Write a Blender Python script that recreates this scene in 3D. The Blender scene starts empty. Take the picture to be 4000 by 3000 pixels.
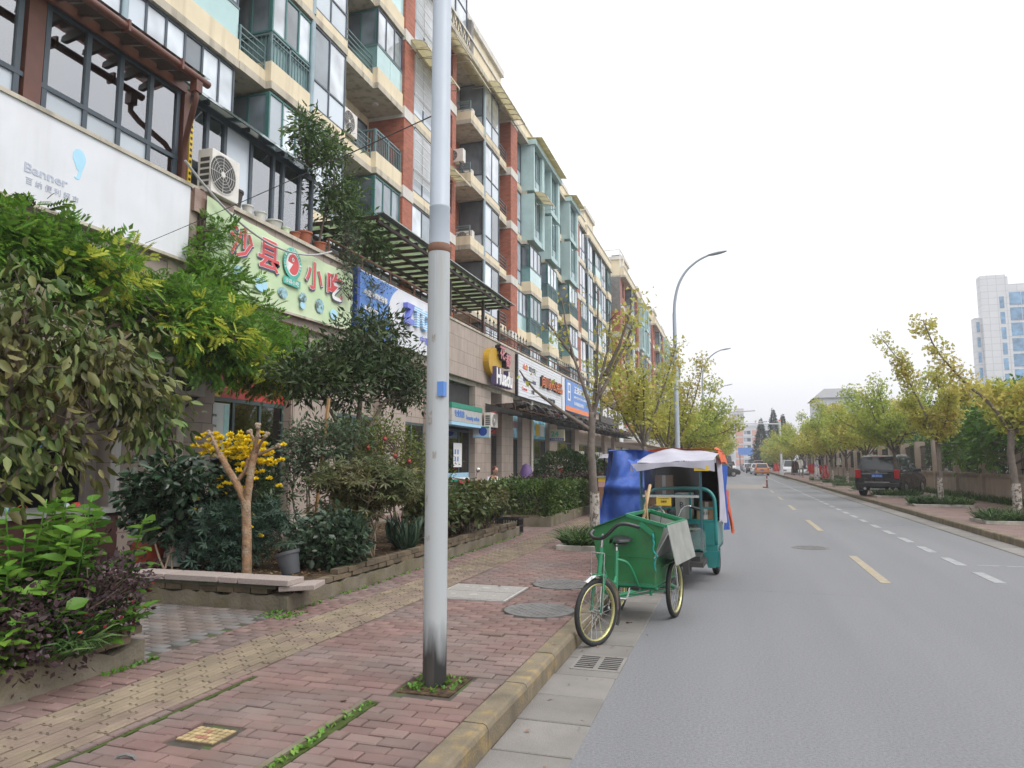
import bpy, math, random
import numpy as np
from mathutils import Vector, Matrix
R=math.radians; PI=math.pi
random.seed(7); RNG=np.random.default_rng(11)
C=bpy.context.scene.collection
S=bpy.context.scene
# ---------------------------------------------------------------- camera, sky, sun, exposure
cam_d=bpy.data.cameras.new('camera'); cam=bpy.data.objects.new('camera',cam_d); C.objects.link(cam); S.camera=cam
cam_d.sensor_width=36; cam_d.lens=25.2; cam_d.clip_start=.05; cam_d.clip_end=3000
cam.location=(0,0,1.6); cam.rotation_euler=(R(90+6.277),0,R(17.256))
W=bpy.data.worlds.new('World'); S.world=W; W.use_nodes=True
SUN_EL,SUN_AZ=R(52),R(70)      # overcast: a very soft sun high over the right-hand side of the street
def world():
    nt=W.node_tree; n=nt.nodes; l=nt.links; bg=n['Background']
    sky=n.new('ShaderNodeTexSky'); sky.sky_type='NISHITA'; sky.sun_disc=False
    sky.sun_elevation=SUN_EL; sky.sun_rotation=SUN_AZ; sky.dust_density=4; sky.air_density=1
    hs=n.new('ShaderNodeHueSaturation'); hs.inputs['Saturation'].default_value=.25
    l.new(sky.outputs[0],hs.inputs['Color'])
    tc=n.new('ShaderNodeTexCoord'); mp=n.new('ShaderNodeMapping'); mp.inputs['Scale'].default_value=(1,1,4)
    nz=n.new('ShaderNodeTexNoise'); nz.inputs['Scale'].default_value=1.6; nz.inputs['Detail'].default_value=4
    l.new(tc.outputs['Generated'],mp.inputs[0]); l.new(mp.outputs[0],nz.inputs['Vector'])
    cr=n.new('ShaderNodeValToRGB'); cr.color_ramp.elements[0].position=.3; cr.color_ramp.elements[0].color=(.95,.955,.975,1)
    cr.color_ramp.elements[1].position=.7; cr.color_ramp.elements[1].color=(1.03,1.03,1.03,1); l.new(nz.outputs[0],cr.inputs[0])
    # overcast luminance: dimmer toward the horizon, brighter overhead
    sp=n.new('ShaderNodeSeparateXYZ'); l.new(tc.outputs['Generated'],sp.inputs[0]); gr=n.new('ShaderNodeValToRGB'); e=gr.color_ramp.elements
    e[0].position=0; e[0].color=(7.9,7.8,8.1,1); e[1].position=.75; e[1].color=(15.5,15.6,15.8,1); q=gr.color_ramp.elements.new(.28); q.color=(10.6,10.7,11,1); l.new(sp.outputs[2],gr.inputs[0])
    ml=n.new('ShaderNodeMix'); ml.data_type='RGBA'; ml.blend_type='MULTIPLY'; ml.inputs[0].default_value=1; l.new(gr.outputs[0],ml.inputs[6]); l.new(cr.outputs[0],ml.inputs[7]); cr=ml
    mx=n.new('ShaderNodeMix'); mx.data_type='RGBA'; mx.inputs[0].default_value=.88
    l.new(hs.outputs[0],mx.inputs[6]); l.new(ml.outputs[2],mx.inputs[7])
    l.new(mx.outputs[2],bg.inputs['Color']); bg.inputs['Strength'].default_value=.09
world()
sd=bpy.data.lights.new('sun','SUN'); sd.energy=1.3; sd.angle=R(35); sd.color=(1,.97,.92)
sun=bpy.data.objects.new('sun',sd); C.objects.link(sun); sun.location=(20,10,60)
dv=Vector((math.cos(SUN_EL)*math.sin(SUN_AZ),math.cos(SUN_EL)*math.cos(SUN_AZ)*-1,math.sin(SUN_EL)))
sun.rotation_euler=dv.to_track_quat('Z','Y').to_euler()
S.view_settings.view_transform='Standard'; S.view_settings.look='None'; S.view_settings.exposure=.55; S.view_settings.gamma=1
S.view_settings.use_curve_mapping=False
S.cycles.max_bounces=6; S.cycles.diffuse_bounces=3; S.cycles.glossy_bounces=3; S.cycles.transmission_bounces=4; S.cycles.volume_bounces=0; S.cycles.transparent_max_bounces=10
S.render.resolution_x=1024; S.render.resolution_y=768

# ---------------------------------------------------------------- helpers
OFF={}
def props(o,label=None,cat=None,group=None,kind=None):
    if label: o['label']=label
    if cat: o['category']=cat
    if group: o['group']=group
    if kind: o['kind']=kind
    return o
def T(name,label,cat,loc=(0,0,0),rz=0,group=None,local=False):
    o=bpy.data.objects.new(name,None); C.objects.link(o); o.location=loc; o.rotation_euler=(0,0,rz); o.empty_display_size=.2
    OFF[o]=Vector((0,0,0)) if local else Vector(loc)
    return props(o,label,cat,group)
def copy_tree(o,parent=None):
    c=o.copy(); C.objects.link(c); c.parent=parent; OFF[c]=OFF.get(o,Vector())
    for ch in o.children: copy_tree(ch,c)
    return c
def linkobj(name,me,m,parent,loc):
    o=bpy.data.objects.new(name,me); C.objects.link(o)
    if m is not None and not me.materials: me.materials.append(m)
    loc=Vector(loc)
    if parent is not None:
        o.parent=parent; o.location=loc-OFF[parent]
    else: o.location=loc
    OFF[o]=loc
    return o
def npmesh(name,v,f,smooth=False):
    """v Nx3 array, f list of faces or int array (MxK)"""
    me=bpy.data.meshes.new(name)
    if isinstance(f,np.ndarray):
        v=np.asarray(v,dtype=np.float32); m,k=f.shape
        me.vertices.add(len(v)); me.vertices.foreach_set('co',v.ravel())
        me.loops.add(m*k); me.loops.foreach_set('vertex_index',f.astype(np.int32).ravel())
        me.polygons.add(m); me.polygons.foreach_set('loop_start',np.arange(0,m*k,k,dtype=np.int32))
        me.update(calc_edges=True)
    else:
        me.from_pydata([tuple(map(float,p)) for p in v],[],f); me.update()
    if smooth: me.polygons.foreach_set('use_smooth',np.ones(len(me.polygons),dtype=bool))
    return me
def npobj(name,v,f,m,parent=None,smooth=False,origin=None):
    v=np.asarray(v,dtype=np.float64)
    c=np.array(origin if origin is not None else [(v[:,0].min()+v[:,0].max())/2,(v[:,1].min()+v[:,1].max())/2,v[:,2].min()])
    return linkobj(name,npmesh(name,v-c,f,smooth),m,parent,c)
class MB:
    def __init__(s): s.v=[]; s.f=[]; s.M=None
    def add(s,vs,fs):
        b=len(s.v)
        if s.M is not None: vs=[tuple(s.M@Vector(p)) for p in vs]
        s.v+=[tuple(p) for p in vs]; s.f+=[tuple(b+i for i in q) for q in fs]; return s
    def box(s,x0,x1,y0,y1,z0,z1):
        return s.add([(x0,y0,z0),(x1,y0,z0),(x1,y1,z0),(x0,y1,z0),(x0,y0,z1),(x1,y0,z1),(x1,y1,z1),(x0,y1,z1)],
            [(3,2,1,0),(4,5,6,7),(0,1,5,4),(1,2,6,5),(2,3,7,6),(3,0,4,7)])
    def cbox(s,cx,cy,cz,sx,sy,sz,rz=0,rx=0,ry=0):
        m=Matrix.Translation((cx,cy,cz))@Matrix.Rotation(rz,4,'Z')@Matrix.Rotation(ry,4,'Y')@Matrix.Rotation(rx,4,'X')
        vs=[tuple(m@Vector((a*sx/2,b*sy/2,c*sz/2))) for c in(-1,1) for a,b in((-1,-1),(1,-1),(1,1),(-1,1))]
        return s.add(vs,[(3,2,1,0),(4,5,6,7),(0,1,5,4),(1,2,6,5),(2,3,7,6),(3,0,4,7)])
    def bar(s,p,q,w,h=None):
        """square bar from p to q"""
        p=Vector(p);q=Vector(q);d=(q-p); L=d.length
        if L<1e-6: return s
        d/=L; h=h or w
        u=d.cross(Vector((0,0,1))); u=Vector((1,0,0)) if u.length<1e-3 else u.normalized(); t=u.cross(d)
        vs=[tuple(a+u*(i*w/2)+t*(j*h/2)) for a in(p,q) for i,j in((-1,-1),(1,-1),(1,1),(-1,1))]
        return s.add(vs,[(3,2,1,0),(4,5,6,7),(0,1,5,4),(1,2,6,5),(2,3,7,6),(3,0,4,7)])
    def tube(s,pts,r,n=8,cap=True):
        pts=[Vector(p) for p in pts]; k=len(pts); rr=r if hasattr(r,'__len__') else [r]*k
        vs=[];fs=[];pu=None
        for i,p in enumerate(pts):
            d=(pts[min(i+1,k-1)]-pts[max(i-1,0)])
            d=d.normalized() if d.length>1e-9 else Vector((0,0,1))
            if pu is None: pu=d.orthogonal().normalized()
            u=(pu-d*pu.dot(d)); u=u.normalized() if u.length>1e-6 else d.orthogonal().normalized(); pu=u; w=d.cross(u)
            for j in range(n):
                a=2*PI*j/n; vs.append(tuple(p+(u*math.cos(a)+w*math.sin(a))*rr[i]))
        for i in range(k-1):
            for j in range(n):
                fs.append((i*n+j,i*n+(j+1)%n,(i+1)*n+(j+1)%n,(i+1)*n+j))
        if cap: fs.append(tuple(range(n-1,-1,-1))); fs.append(tuple(range((k-1)*n,k*n)))
        return s.add(vs,fs)
    def lathe(s,prof,c=(0,0,0),n=16,cap=True):
        vs=[];fs=[];k=len(prof)
        for r,z in prof:
            for j in range(n):
                a=2*PI*j/n; vs.append((c[0]+r*math.cos(a),c[1]+r*math.sin(a),c[2]+z))
        for i in range(k-1):
            for j in range(n): fs.append((i*n+j,i*n+(j+1)%n,(i+1)*n+(j+1)%n,(i+1)*n+j))
        if cap: fs.append(tuple(range(n-1,-1,-1))); fs.append(tuple(range((k-1)*n,k*n)))
        return s.add(vs,fs)
    def prism(s,poly,a,b,axis='x'):
        """poly list of 2d pts; extruded along axis from a to b"""
        n=len(poly)
        def P(t,u,v): return (t,u,v) if axis=='x' else (u,t,v) if axis=='y' else (u,v,t)
        vs=[P(a,*p) for p in poly]+[P(b,*p) for p in poly]
        fs=[tuple(range(n)),tuple(range(2*n-1,n-1,-1))]+[(i,i+n,(i+1)%n+n,(i+1)%n) for i in range(n)]
        return s.add(vs,fs)
    def quad(s,*p): return s.add(p,[tuple(range(len(p)))])
    def grid(s,fn,nu,nv):
        vs=[fn(i/nu,j/nv) for j in range(nv+1) for i in range(nu+1)]
        fs=[(j*(nu+1)+i,j*(nu+1)+i+1,(j+1)*(nu+1)+i+1,(j+1)*(nu+1)+i) for j in range(nv) for i in range(nu)]
        return s.add(vs,fs)
    def sphere(s,c,r,n=12,m=8,sz=(1,1,1)):
        prof=[(max(1e-4,math.sin(PI*i/m))*r,-math.cos(PI*i/m)*r) for i in range(m+1)]
        b=len(s.v); s.lathe(prof,(0,0,0),n,cap=False)
        Mx=s.M
        for i in range(b,len(s.v)):
            p=s.v[i]
            if Mx is None: s.v[i]=(c[0]+p[0]*sz[0],c[1]+p[1]*sz[1],c[2]+p[2]*sz[2])
        return s
    def build(s,name,m,parent=None,smooth=False,kind=None,bevel=0):
        v=np.array(s.v); c=np.array([(v[:,0].min()+v[:,0].max())/2,(v[:,1].min()+v[:,1].max())/2,v[:,2].min()])
        me=bpy.data.meshes.new(name); me.from_pydata([tuple(p) for p in (v-c)],[],s.f); me.update()
        import bmesh
        bm=bmesh.new(); bm.from_mesh(me); bmesh.ops.recalc_face_normals(bm,faces=bm.faces); bm.to_mesh(me); bm.free()
        if smooth:
            me.polygons.foreach_set('use_smooth',np.ones(len(me.polygons),dtype=bool))
            if smooth!='all': me.set_sharp_from_angle(angle=R(40))
        o=linkobj(name,me,m,parent,c)
        if bevel:
            b=o.modifiers.new('bevel','BEVEL'); b.width=bevel; b.segments=2; b.limit_method='ANGLE'; b.angle_limit=R(40)
        if kind: o['kind']=kind
        return o
def box(name,m,parent,*a,bevel=0,kind=None): return MB().box(*a).build(name,m,parent,bevel=bevel,kind=kind)
# ---------------------------------------------------------------- materials
def lin(h):
    h=h.lstrip('#'); c=[int(h[i:i+2],16)/255 for i in(0,2,4)]
    return tuple((x/12.92 if x<=.04045 else ((x+.055)/1.055)**2.4) for x in c)
MATS={}
def mat(name,col,rough=.6,metal=0,var=.12,scale=6,bump=0,bscale=60,spec=.5,isl=0,objv=0,streak=0,streakcol=(.08,.07,.06),
        trans=0,coat=0,hue=0,col2=None,c2scale=2,c2pos=(.45,.6),alpha=1,emit=0,stretch=(1,1,1),moss=None):
    """procedural principled material: base colour broken by noise, per-leaf/per-piece variation, streaks and bump"""
    if name in MATS: return MATS[name]
    m=bpy.data.materials.new(name); m.use_nodes=True; nt=m.node_tree; n=nt.nodes; l=nt.links
    b=n['Principled BSDF']; b.inputs['Roughness'].default_value=rough; b.inputs['Metallic'].default_value=metal
    b.inputs['Specular IOR Level'].default_value=spec; b.inputs['Coat Weight'].default_value=coat
    geo=n.new('ShaderNodeNewGeometry')
    def noise(sc,det=4,st=None):
        z=n.new('ShaderNodeTexNoise'); z.inputs['Scale'].default_value=sc; z.inputs['Detail'].default_value=det
        if st:
            mp=n.new('ShaderNodeMapping'); mp.inputs['Scale'].default_value=st; l.new(geo.outputs['Position'],mp.inputs[0]); l.new(mp.outputs[0],z.inputs['Vector'])
        else: l.new(geo.outputs['Position'],z.inputs['Vector'])
        return z.outputs[0]
    def ramp(src,p0,p1,c0=(0,0,0,1),c1=(1,1,1,1)):
        r=n.new('ShaderNodeValToRGB'); e=r.color_ramp.elements; e[0].position=p0;e[1].position=p1;e[0].color=c0;e[1].color=c1
        l.new(src,r.inputs[0]); return r.outputs[0]
    def mix(fac,a,bb,mode='MIX'):
        x=n.new('ShaderNodeMix'); x.data_type='RGBA'; x.blend_type=mode
        if isinstance(fac,(int,float)): x.inputs[0].default_value=fac
        else: l.new(fac,x.inputs[0])
        for i,v in((6,a),(7,bb)):
            if isinstance(v,tuple): x.inputs[i].default_value=(*v[:3],1)
            else: l.new(v,x.inputs[i])
        return x.outputs[2]
    cur=tuple(col)
    if col2 is not None: cur=mix(ramp(noise(c2scale,5,stretch if stretch!=(1,1,1) else None),*c2pos),cur,tuple(col2))
    hs=None
    if isl or objv or hue:
        hs=n.new('ShaderNodeHueSaturation')
        if isinstance(cur,tuple): hs.inputs['Color'].default_value=(*cur,1)
        else: l.new(cur,hs.inputs['Color'])
        if objv: src=n.new('ShaderNodeObjectInfo').outputs['Random']
        else: src=geo.outputs['Random Per Island']
        amt=objv or isl
        mr=n.new('ShaderNodeMapRange'); mr.inputs[3].default_value=1-amt; mr.inputs[4].default_value=1+amt; l.new(src,mr.inputs[0]); l.new(mr.outputs[0],hs.inputs['Value'])
        if hue:
            wn=n.new('ShaderNodeTexWhiteNoise'); wn.noise_dimensions='1D'; l.new(src,wn.inputs['W'])
            m2=n.new('ShaderNodeMapRange'); m2.inputs[3].default_value=.5-hue; m2.inputs[4].default_value=.5+hue; l.new(wn.outputs['Value'],m2.inputs[0]); l.new(m2.outputs[0],hs.inputs['Hue'])
        cur=hs.outputs[0]
    if var: 
        v=ramp(noise(scale,6),.25,.75,(1-var,)*3+(1,),(1+var,)*3+(1,)); cur=mix(1.0,cur,v,'MULTIPLY')
    if streak:
        s=ramp(noise(3.5,5,(1,1,.12)),.5,.72); x=n.new('ShaderNodeMath'); x.operation='MULTIPLY'; x.inputs[1].default_value=streak; l.new(s,x.inputs[0])
        cur=mix(x.outputs[0],cur,tuple(streakcol))
    if moss: cur=mix(ramp(noise(5,6),.52,.62),cur,tuple(moss))
    if isinstance(cur,tuple): b.inputs['Base Color'].default_value=(*cur,1)
    else: l.new(cur,b.inputs['Base Color'])
    if rough>.15 and var:
        rr=n.new('ShaderNodeMapRange'); rr.inputs[3].default_value=max(.05,rough-.12); rr.inputs[4].default_value=min(1,rough+.12); l.new(noise(scale*1.7,3),rr.inputs[0]); l.new(rr.outputs[0],b.inputs['Roughness'])
    if bump:
        bp=n.new('ShaderNodeBump'); bp.inputs['Strength'].default_value=bump; bp.inputs['Distance'].default_value=.02; l.new(noise(bscale,5),bp.inputs['Height']); l.new(bp.outputs[0],b.inputs['Normal'])
    if trans:   # thin leaf / sheet translucency
        out=n['Material Output']; tr=n.new('ShaderNodeBsdfTranslucent'); ms=n.new('ShaderNodeMixShader'); ms.inputs[0].default_value=trans
        if isinstance(cur,tuple): tr.inputs[0].default_value=(*cur,1)
        else: l.new(cur,tr.inputs[0])
        l.new(b.outputs[0],ms.inputs[1]); l.new(tr.outputs[0],ms.inputs[2]); l.new(ms.outputs[0],out.inputs[0])
    if alpha<1:
        out=n['Material Output']; tp=n.new('ShaderNodeBsdfTransparent'); ms=n.new('ShaderNodeMixShader'); ms.inputs[0].default_value=alpha
        l.new(tp.outputs[0],ms.inputs[1]); l.new(b.outputs[0],ms.inputs[2]); l.new(ms.outputs[0],out.inputs[0])
    MATS[name]=m; m['d']=1
    return m
def glassmat(name,tint=(.8,.88,.88),refl=.1,rough=.02):
    """thin pane: see-through tint plus a fresnel reflection"""
    if name in MATS: return MATS[name]
    m=bpy.data.materials.new(name); m.use_nodes=True; nt=m.node_tree; n=nt.nodes; l=nt.links; n.remove(n['Principled BSDF'])
    tp=n.new('ShaderNodeBsdfTransparent'); tp.inputs[0].default_value=(*tint,1)
    gl=n.new('ShaderNodeBsdfGlossy'); gl.inputs['Roughness'].default_value=rough; gl.inputs[0].default_value=(.95,.97,1,1)
    fr=n.new('ShaderNodeFresnel'); fr.inputs[0].default_value=1.5
    ad=n.new('ShaderNodeMath'); ad.operation='ADD'; ad.use_clamp=True; ad.inputs[1].default_value=refl; l.new(fr.outputs[0],ad.inputs[0])
    ms=n.new('ShaderNodeMixShader'); l.new(ad.outputs[0],ms.inputs[0]); l.new(tp.outputs[0],ms.inputs[1]); l.new(gl.outputs[0],ms.inputs[2]); l.new(ms.outputs[0],n['Material Output'].inputs[0])
    MATS[name]=m; return m
def windowmat(name,base=(.16,.2,.23),lo=.5,hi=1.6):
    """apartment window: dim room or curtain behind a glossy pane; varies from pane to pane"""
    if name in MATS: return MATS[name]
    m=bpy.data.materials.new(name); m.use_nodes=True; nt=m.node_tree; n=nt.nodes; l=nt.links; b=n['Principled BSDF']
    oi=n.new('ShaderNodeObjectInfo'); geo=n.new('ShaderNodeNewGeometry')
    mr=n.new('ShaderNodeMapRange'); mr.inputs[3].default_value=lo; mr.inputs[4].default_value=hi; l.new(oi.outputs['Random'],mr.inputs[0])
    nz=n.new('ShaderNodeTexNoise'); nz.inputs['Scale'].default_value=1.1; nz.inputs['Detail'].default_value=2; l.new(geo.outputs['Position'],nz.inputs['Vector'])
    mu=n.new('ShaderNodeMath'); mu.operation='MULTIPLY'; l.new(mr.outputs[0],mu.inputs[0]); l.new(nz.outputs[0],mu.inputs[1])
    m2=n.new('ShaderNodeMath'); m2.operation='MULTIPLY'; m2.inputs[1].default_value=2.; l.new(mu.outputs[0],m2.inputs[0])
    mx=n.new('ShaderNodeMix'); mx.data_type='RGBA'; mx.blend_type='MULTIPLY'; mx.inputs[0].default_value=1; mx.inputs[6].default_value=(*base,1); l.new(m2.outputs[0],mx.inputs[7])
    l.new(mx.outputs[2],b.inputs['Base Color']); b.inputs['Roughness'].default_value=.04; b.inputs['Specular IOR Level'].default_value=.9; b.inputs['Coat Weight'].default_value=.6; b.inputs['Coat Roughness'].default_value=.02
    MATS[name]=m; return m
def tilemat(name,col,mortar,bw,bh,var=.15,msize=.012,axes='yz',rough=.7,offset=.5,noise=.1,streak=.0,bump=.3,bright=1):
    """running-bond pattern for surfaces whose pieces are too far off or too small to build"""
    if name in MATS: return MATS[name]
    m=bpy.data.materials.new(name); m.use_nodes=True; nt=m.node_tree; n=nt.nodes; l=nt.links; b=n['Principled BSDF']; b.inputs['Roughness'].default_value=rough
    geo=n.new('ShaderNodeNewGeometry'); sp=n.new('ShaderNodeSeparateXYZ'); l.new(geo.outputs['Position'],sp.inputs[0]); cb=n.new('ShaderNodeCombineXYZ')
    if axes=='yz':
        ad=n.new('ShaderNodeMath'); l.new(sp.outputs[0],ad.inputs[0]); l.new(sp.outputs[1],ad.inputs[1]); l.new(ad.outputs[0],cb.inputs[0]); l.new(sp.outputs[2],cb.inputs[1])
    else: l.new(sp.outputs[0],cb.inputs[0]); l.new(sp.outputs[1],cb.inputs[1])
    br=n.new('ShaderNodeTexBrick'); l.new(cb.outputs[0],br.inputs['Vector']); br.offset=offset
    br.inputs['Scale'].default_value=1; br.inputs['Brick Width'].default_value=bw; br.inputs['Row Height'].default_value=bh; br.inputs['Mortar Size'].default_value=msize; br.inputs['Mortar Smooth'].default_value=.1
    c=np.array(col); br.inputs['Color1'].default_value=(*(c*(1+var)),1); br.inputs['Color2'].default_value=(*(c*(1-var)),1); br.inputs['Mortar'].default_value=(*mortar,1)
    nz=n.new('ShaderNodeTexNoise'); nz.inputs['Scale'].default_value=1.5; nz.inputs['Detail'].default_value=6; l.new(geo.outputs['Position'],nz.inputs['Vector'])
    rp=n.new('ShaderNodeMapRange'); rp.inputs[3].default_value=1-noise*2; rp.inputs[4].default_value=1+noise*2; l.new(nz.outputs[0],rp.inputs[0])
    mx=n.new('ShaderNodeMix'); mx.data_type='RGBA'; mx.blend_type='MULTIPLY'; mx.inputs[0].default_value=1; l.new(br.outputs['Color'],mx.inputs[6]); l.new(rp.outputs[0],mx.inputs[7])
    l.new(mx.outputs[2],b.inputs['Base Color'])
    bp=n.new('ShaderNodeBump'); bp.inputs['Strength'].default_value=bump; bp.inputs['Distance'].default_value=.01; bp.invert=True; l.new(br.outputs['Fac'],bp.inputs['Height']); l.new(bp.outputs[0],b.inputs['Normal'])
    MATS[name]=m; return m
# ---------------------------------------------------------------- lettering (default font with its built-in CJK fallback)
TXS=None
def text(name,s,m,parent,origin,u,v,height,width=None,depth=.01,align='CENTER',bold=0):
    """flat or raised lettering; origin = centre of the line, u = reading direction, v = up direction of the letters"""
    cu=bpy.data.curves.new(name,'FONT'); cu.body=s; cu.align_x='CENTER'; cu.align_y='CENTER'; cu.size=1; cu.extrude=0; cu.resolution_u=2; cu.offset=bold
    global TXS
    if TXS is None: TXS=bpy.data.scenes.new('lettering_scratch')
    o=bpy.data.objects.new(name,cu); TXS.collection.objects.link(o); vl=TXS.view_layers[0]; vl.update(); dg=vl.depsgraph
    me=bpy.data.meshes.new_from_object(o.evaluated_get(dg)); bpy.data.objects.remove(o)
    n=len(me.vertices); co=np.empty(n*3,dtype=np.float32); me.vertices.foreach_get('co',co); co=co.reshape(-1,3)
    if n==0: return None
    faces=[tuple(p.vertices) for p in me.polygons]; bpy.data.meshes.remove(me)
    mn=co.min(0);mxx=co.max(0); ce=(mn+mxx)/2; sc=height/max(1e-6,(mxx-mn)[1]); sx=(width/(mxx-mn)[0]) if width else sc
    u=Vector(u).normalized(); v=Vector(v).normalized(); w=u.cross(v)
    a=(co[:,0]-ce[0])*sx; b=(co[:,1]-ce[1])*sc
    P=np.array(origin)+np.outer(a,np.array(u))+np.outer(b,np.array(v)); D=np.array(w)*depth
    # front sheet at +depth, with side walls made from boundary edges
    cnt={}
    for f in faces:
        for i in range(len(f)):
            e=(f[i],f[(i+1)%len(f)]); cnt[e]=1
    fs=list(faces); V=np.vstack([P+D,P])
    for (i,j) in list(cnt):
        if (j,i) not in cnt: fs.append((i,i+n,j+n,j))
    return npobj(name,V,fs,m,parent)
# ================================================================ THE SETTING
M={}
M['asphalt']=mat('asphalt',(.21,.212,.222),rough=.85,var=.2,scale=55,bump=.6,bscale=140,spec=.3,col2=(.182,.184,.194),c2scale=1.3,c2pos=(.3,.75),stretch=(1,.07,1))
M['asphalt_old']=mat('asphalt_old',(.26,.235,.215),rough=.9,var=.12,scale=1.2,bump=.4,bscale=120,spec=.3)
M['concrete']=mat('concrete',(.2,.188,.176),rough=.85,var=.16,scale=3,bump=.35,bscale=90,spec=.3,objv=.12,streak=.35,streakcol=(.16,.15,.13))
M['concrete_wall']=mat('concrete_wall',(.19,.165,.125),rough=.9,var=.25,scale=4,bump=.5,bscale=35,spec=.2,streak=.55,streakcol=(.07,.065,.05),col2=(.16,.14,.09),c2scale=2.5)
M['kerb']=mat('kerb_stone',(.185,.152,.105),rough=.8,var=.2,scale=5,bump=.35,bscale=70,spec=.3,objv=.12,streak=.8,streakcol=(.1,.085,.065),col2=(.27,.2,.1),c2scale=6,c2pos=(.56,.68))
M['brick']=mat('paver_red',(.195,.126,.112),rough=.85,var=.15,scale=3,bump=.3,bscale=220,spec=.25,objv=.13,hue=.008,col2=(.185,.14,.128),c2scale=1.3)
M['brick_i']=mat('paver_red_i',(.195,.126,.112),rough=.85,var=.15,scale=3,bump=.3,bscale=220,spec=.25,isl=.13,hue=.008,col2=(.185,.14,.128),c2scale=1.3)
M['brick_grey']=mat('paver_grey',(.175,.14,.125),rough=.85,var=.2,scale=3,bump=.3,bscale=220,spec=.25,isl=.16,hue=.008,col2=(.155,.15,.145),c2scale=1.5)
M['tactile']=mat('paver_tactile',(.22,.178,.125),rough=.85,var=.18,scale=4,bump=.3,bscale=220,spec=.25,objv=.12,col2=(.19,.145,.115),c2scale=2.5)
M['tactile_i']=mat('paver_tactile_i',(.22,.178,.125),rough=.85,var=.18,scale=4,bump=.3,bscale=220,spec=.25,isl=.12,col2=(.19,.145,.115),c2scale=2.5)
M['joint']=mat('joint_sand',(.06,.05,.042),rough=.95,var=.3,scale=9,bump=.3,moss=(.06,.085,.025))
M['soil']=mat('soil',(.06,.042,.028),rough=.95,var=.4,scale=12,bump=.9,bscale=40,spec=.1,col2=(.11,.075,.045),c2scale=14)
M['moss']=mat('moss',(.07,.095,.03),rough=.95,var=.35,scale=30,bump=.8,bscale=120,spec=.1)
M['paint_yellow']=mat('paint_yellow',(.32,.265,.18),rough=.8,var=.2,scale=10,col2=(.26,.24,.21),c2scale=9,c2pos=(.5,.62))
M['paint_white']=mat('paint_white',(.285,.288,.295),rough=.8,var=.2,scale=10,col2=(.22,.225,.235),c2scale=7,c2pos=(.5,.62))
M['iron']=mat('cast_iron',(.17,.165,.16),rough=.65,var=.25,scale=9,bump=.4,bscale=140,metal=.3)
M['granite']=mat('granite_slab',(.36,.3,.275),rough=.7,var=.2,scale=60,bump=.2,bscale=150,objv=.08)
M['pave_r']=tilemat('paving_far',(.19,.118,.104),(.1,.08,.07),.2,.1,axes='xy',msize=.006,noise=.18)
def st(o): o['kind']='structure'; return o
st(box('ground',mat('ground',(.16,.15,.12),rough=.95,var=.3,scale=.2,bump=.3,bscale=4),None,-700,700,-120,1300,-.4,-.06))
LK,RK=-1.37,5.12
st(box('road',M['asphalt'],None,LK-.2,RK+.2,-12,700,-.3,0))
st(box('patched_road_strip',M['asphalt_old'],None,-1.3,1.75,47,56,-.1,.004))
# worn markings lie on the road
def mark(name,m,x0,x1,y0,y1,z=.004): return st(MB().box(x0,x1,y0,y1,-.05,z).build(name,m))
for y0,y1 in ((-3,2.6),(10.85,13.8),(18.6,22.0),(26.5,29.5),(33.5,36.5),(41.2,44.5),(52,58)): mark('centre_line',M['paint_yellow'],1.8,1.93,y0,y1)
y=11.3
while y<60:
    mark('parking_bay_dash',M['paint_white'],3.25,3.4,y,y+1.0); y+=1.72 if y<40 else 1.9
mark('lane_line',M['paint_white'],3.2,3.32,60,140)
for yy in (13.1,20.9,28.7): mark('parking_bay_line',M['paint_white'],3.55,4.65,yy,yy+.07)
# gutter slabs
gut=st(box('gutter',M['joint'],None,LK-.05,-.905,-4,60,-.2,.001))
gsl=[]
def chamfer_mesh(name,lx,ly,h,c):
    v=[];f=[]
    for z,i in((-h,0),(-c,0),(0,c)):
        v+=[(-lx/2+i,-ly/2+i,z),(lx/2-i,-ly/2+i,z),(lx/2-i,ly/2-i,z),(-lx/2+i,ly/2-i,z)]
    for k in(0,4):
        for j in range(4): f.append((k+j,k+(j+1)%4,k+4+(j+1)%4,k+4+j))
    f.append((8,9,10,11)); return npmesh(name,np.array(v),f)
gm=chamfer_mesh('gutter_slab',.47,.485,.06,.006); gm.materials.append(M['concrete'])
y=-2.
while y<46:
    o=linkobj('gutter_slab',gm,None,gut,(-1.135+random.uniform(-.006,.006),y+.25,.008+random.uniform(-.003,.004))); o.rotation_euler=(random.uniform(-.006,.006),random.uniform(-.008,.008),random.uniform(-.01,.01)); y+=.5
gr=st(box('gutter_verge',M['joint'],None,4.62,RK+.05,2,140,-.2,.001))
gm2=chamfer_mesh('gutter_slab',.46,.985,.06,.006); gm2.materials.append(M['concrete'])
y=10.
while y<75:
    o=linkobj('gutter_slab',gm2,None,gr,(4.88,y+.5,.008+random.uniform(-.002,.003))); y+=1.
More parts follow.
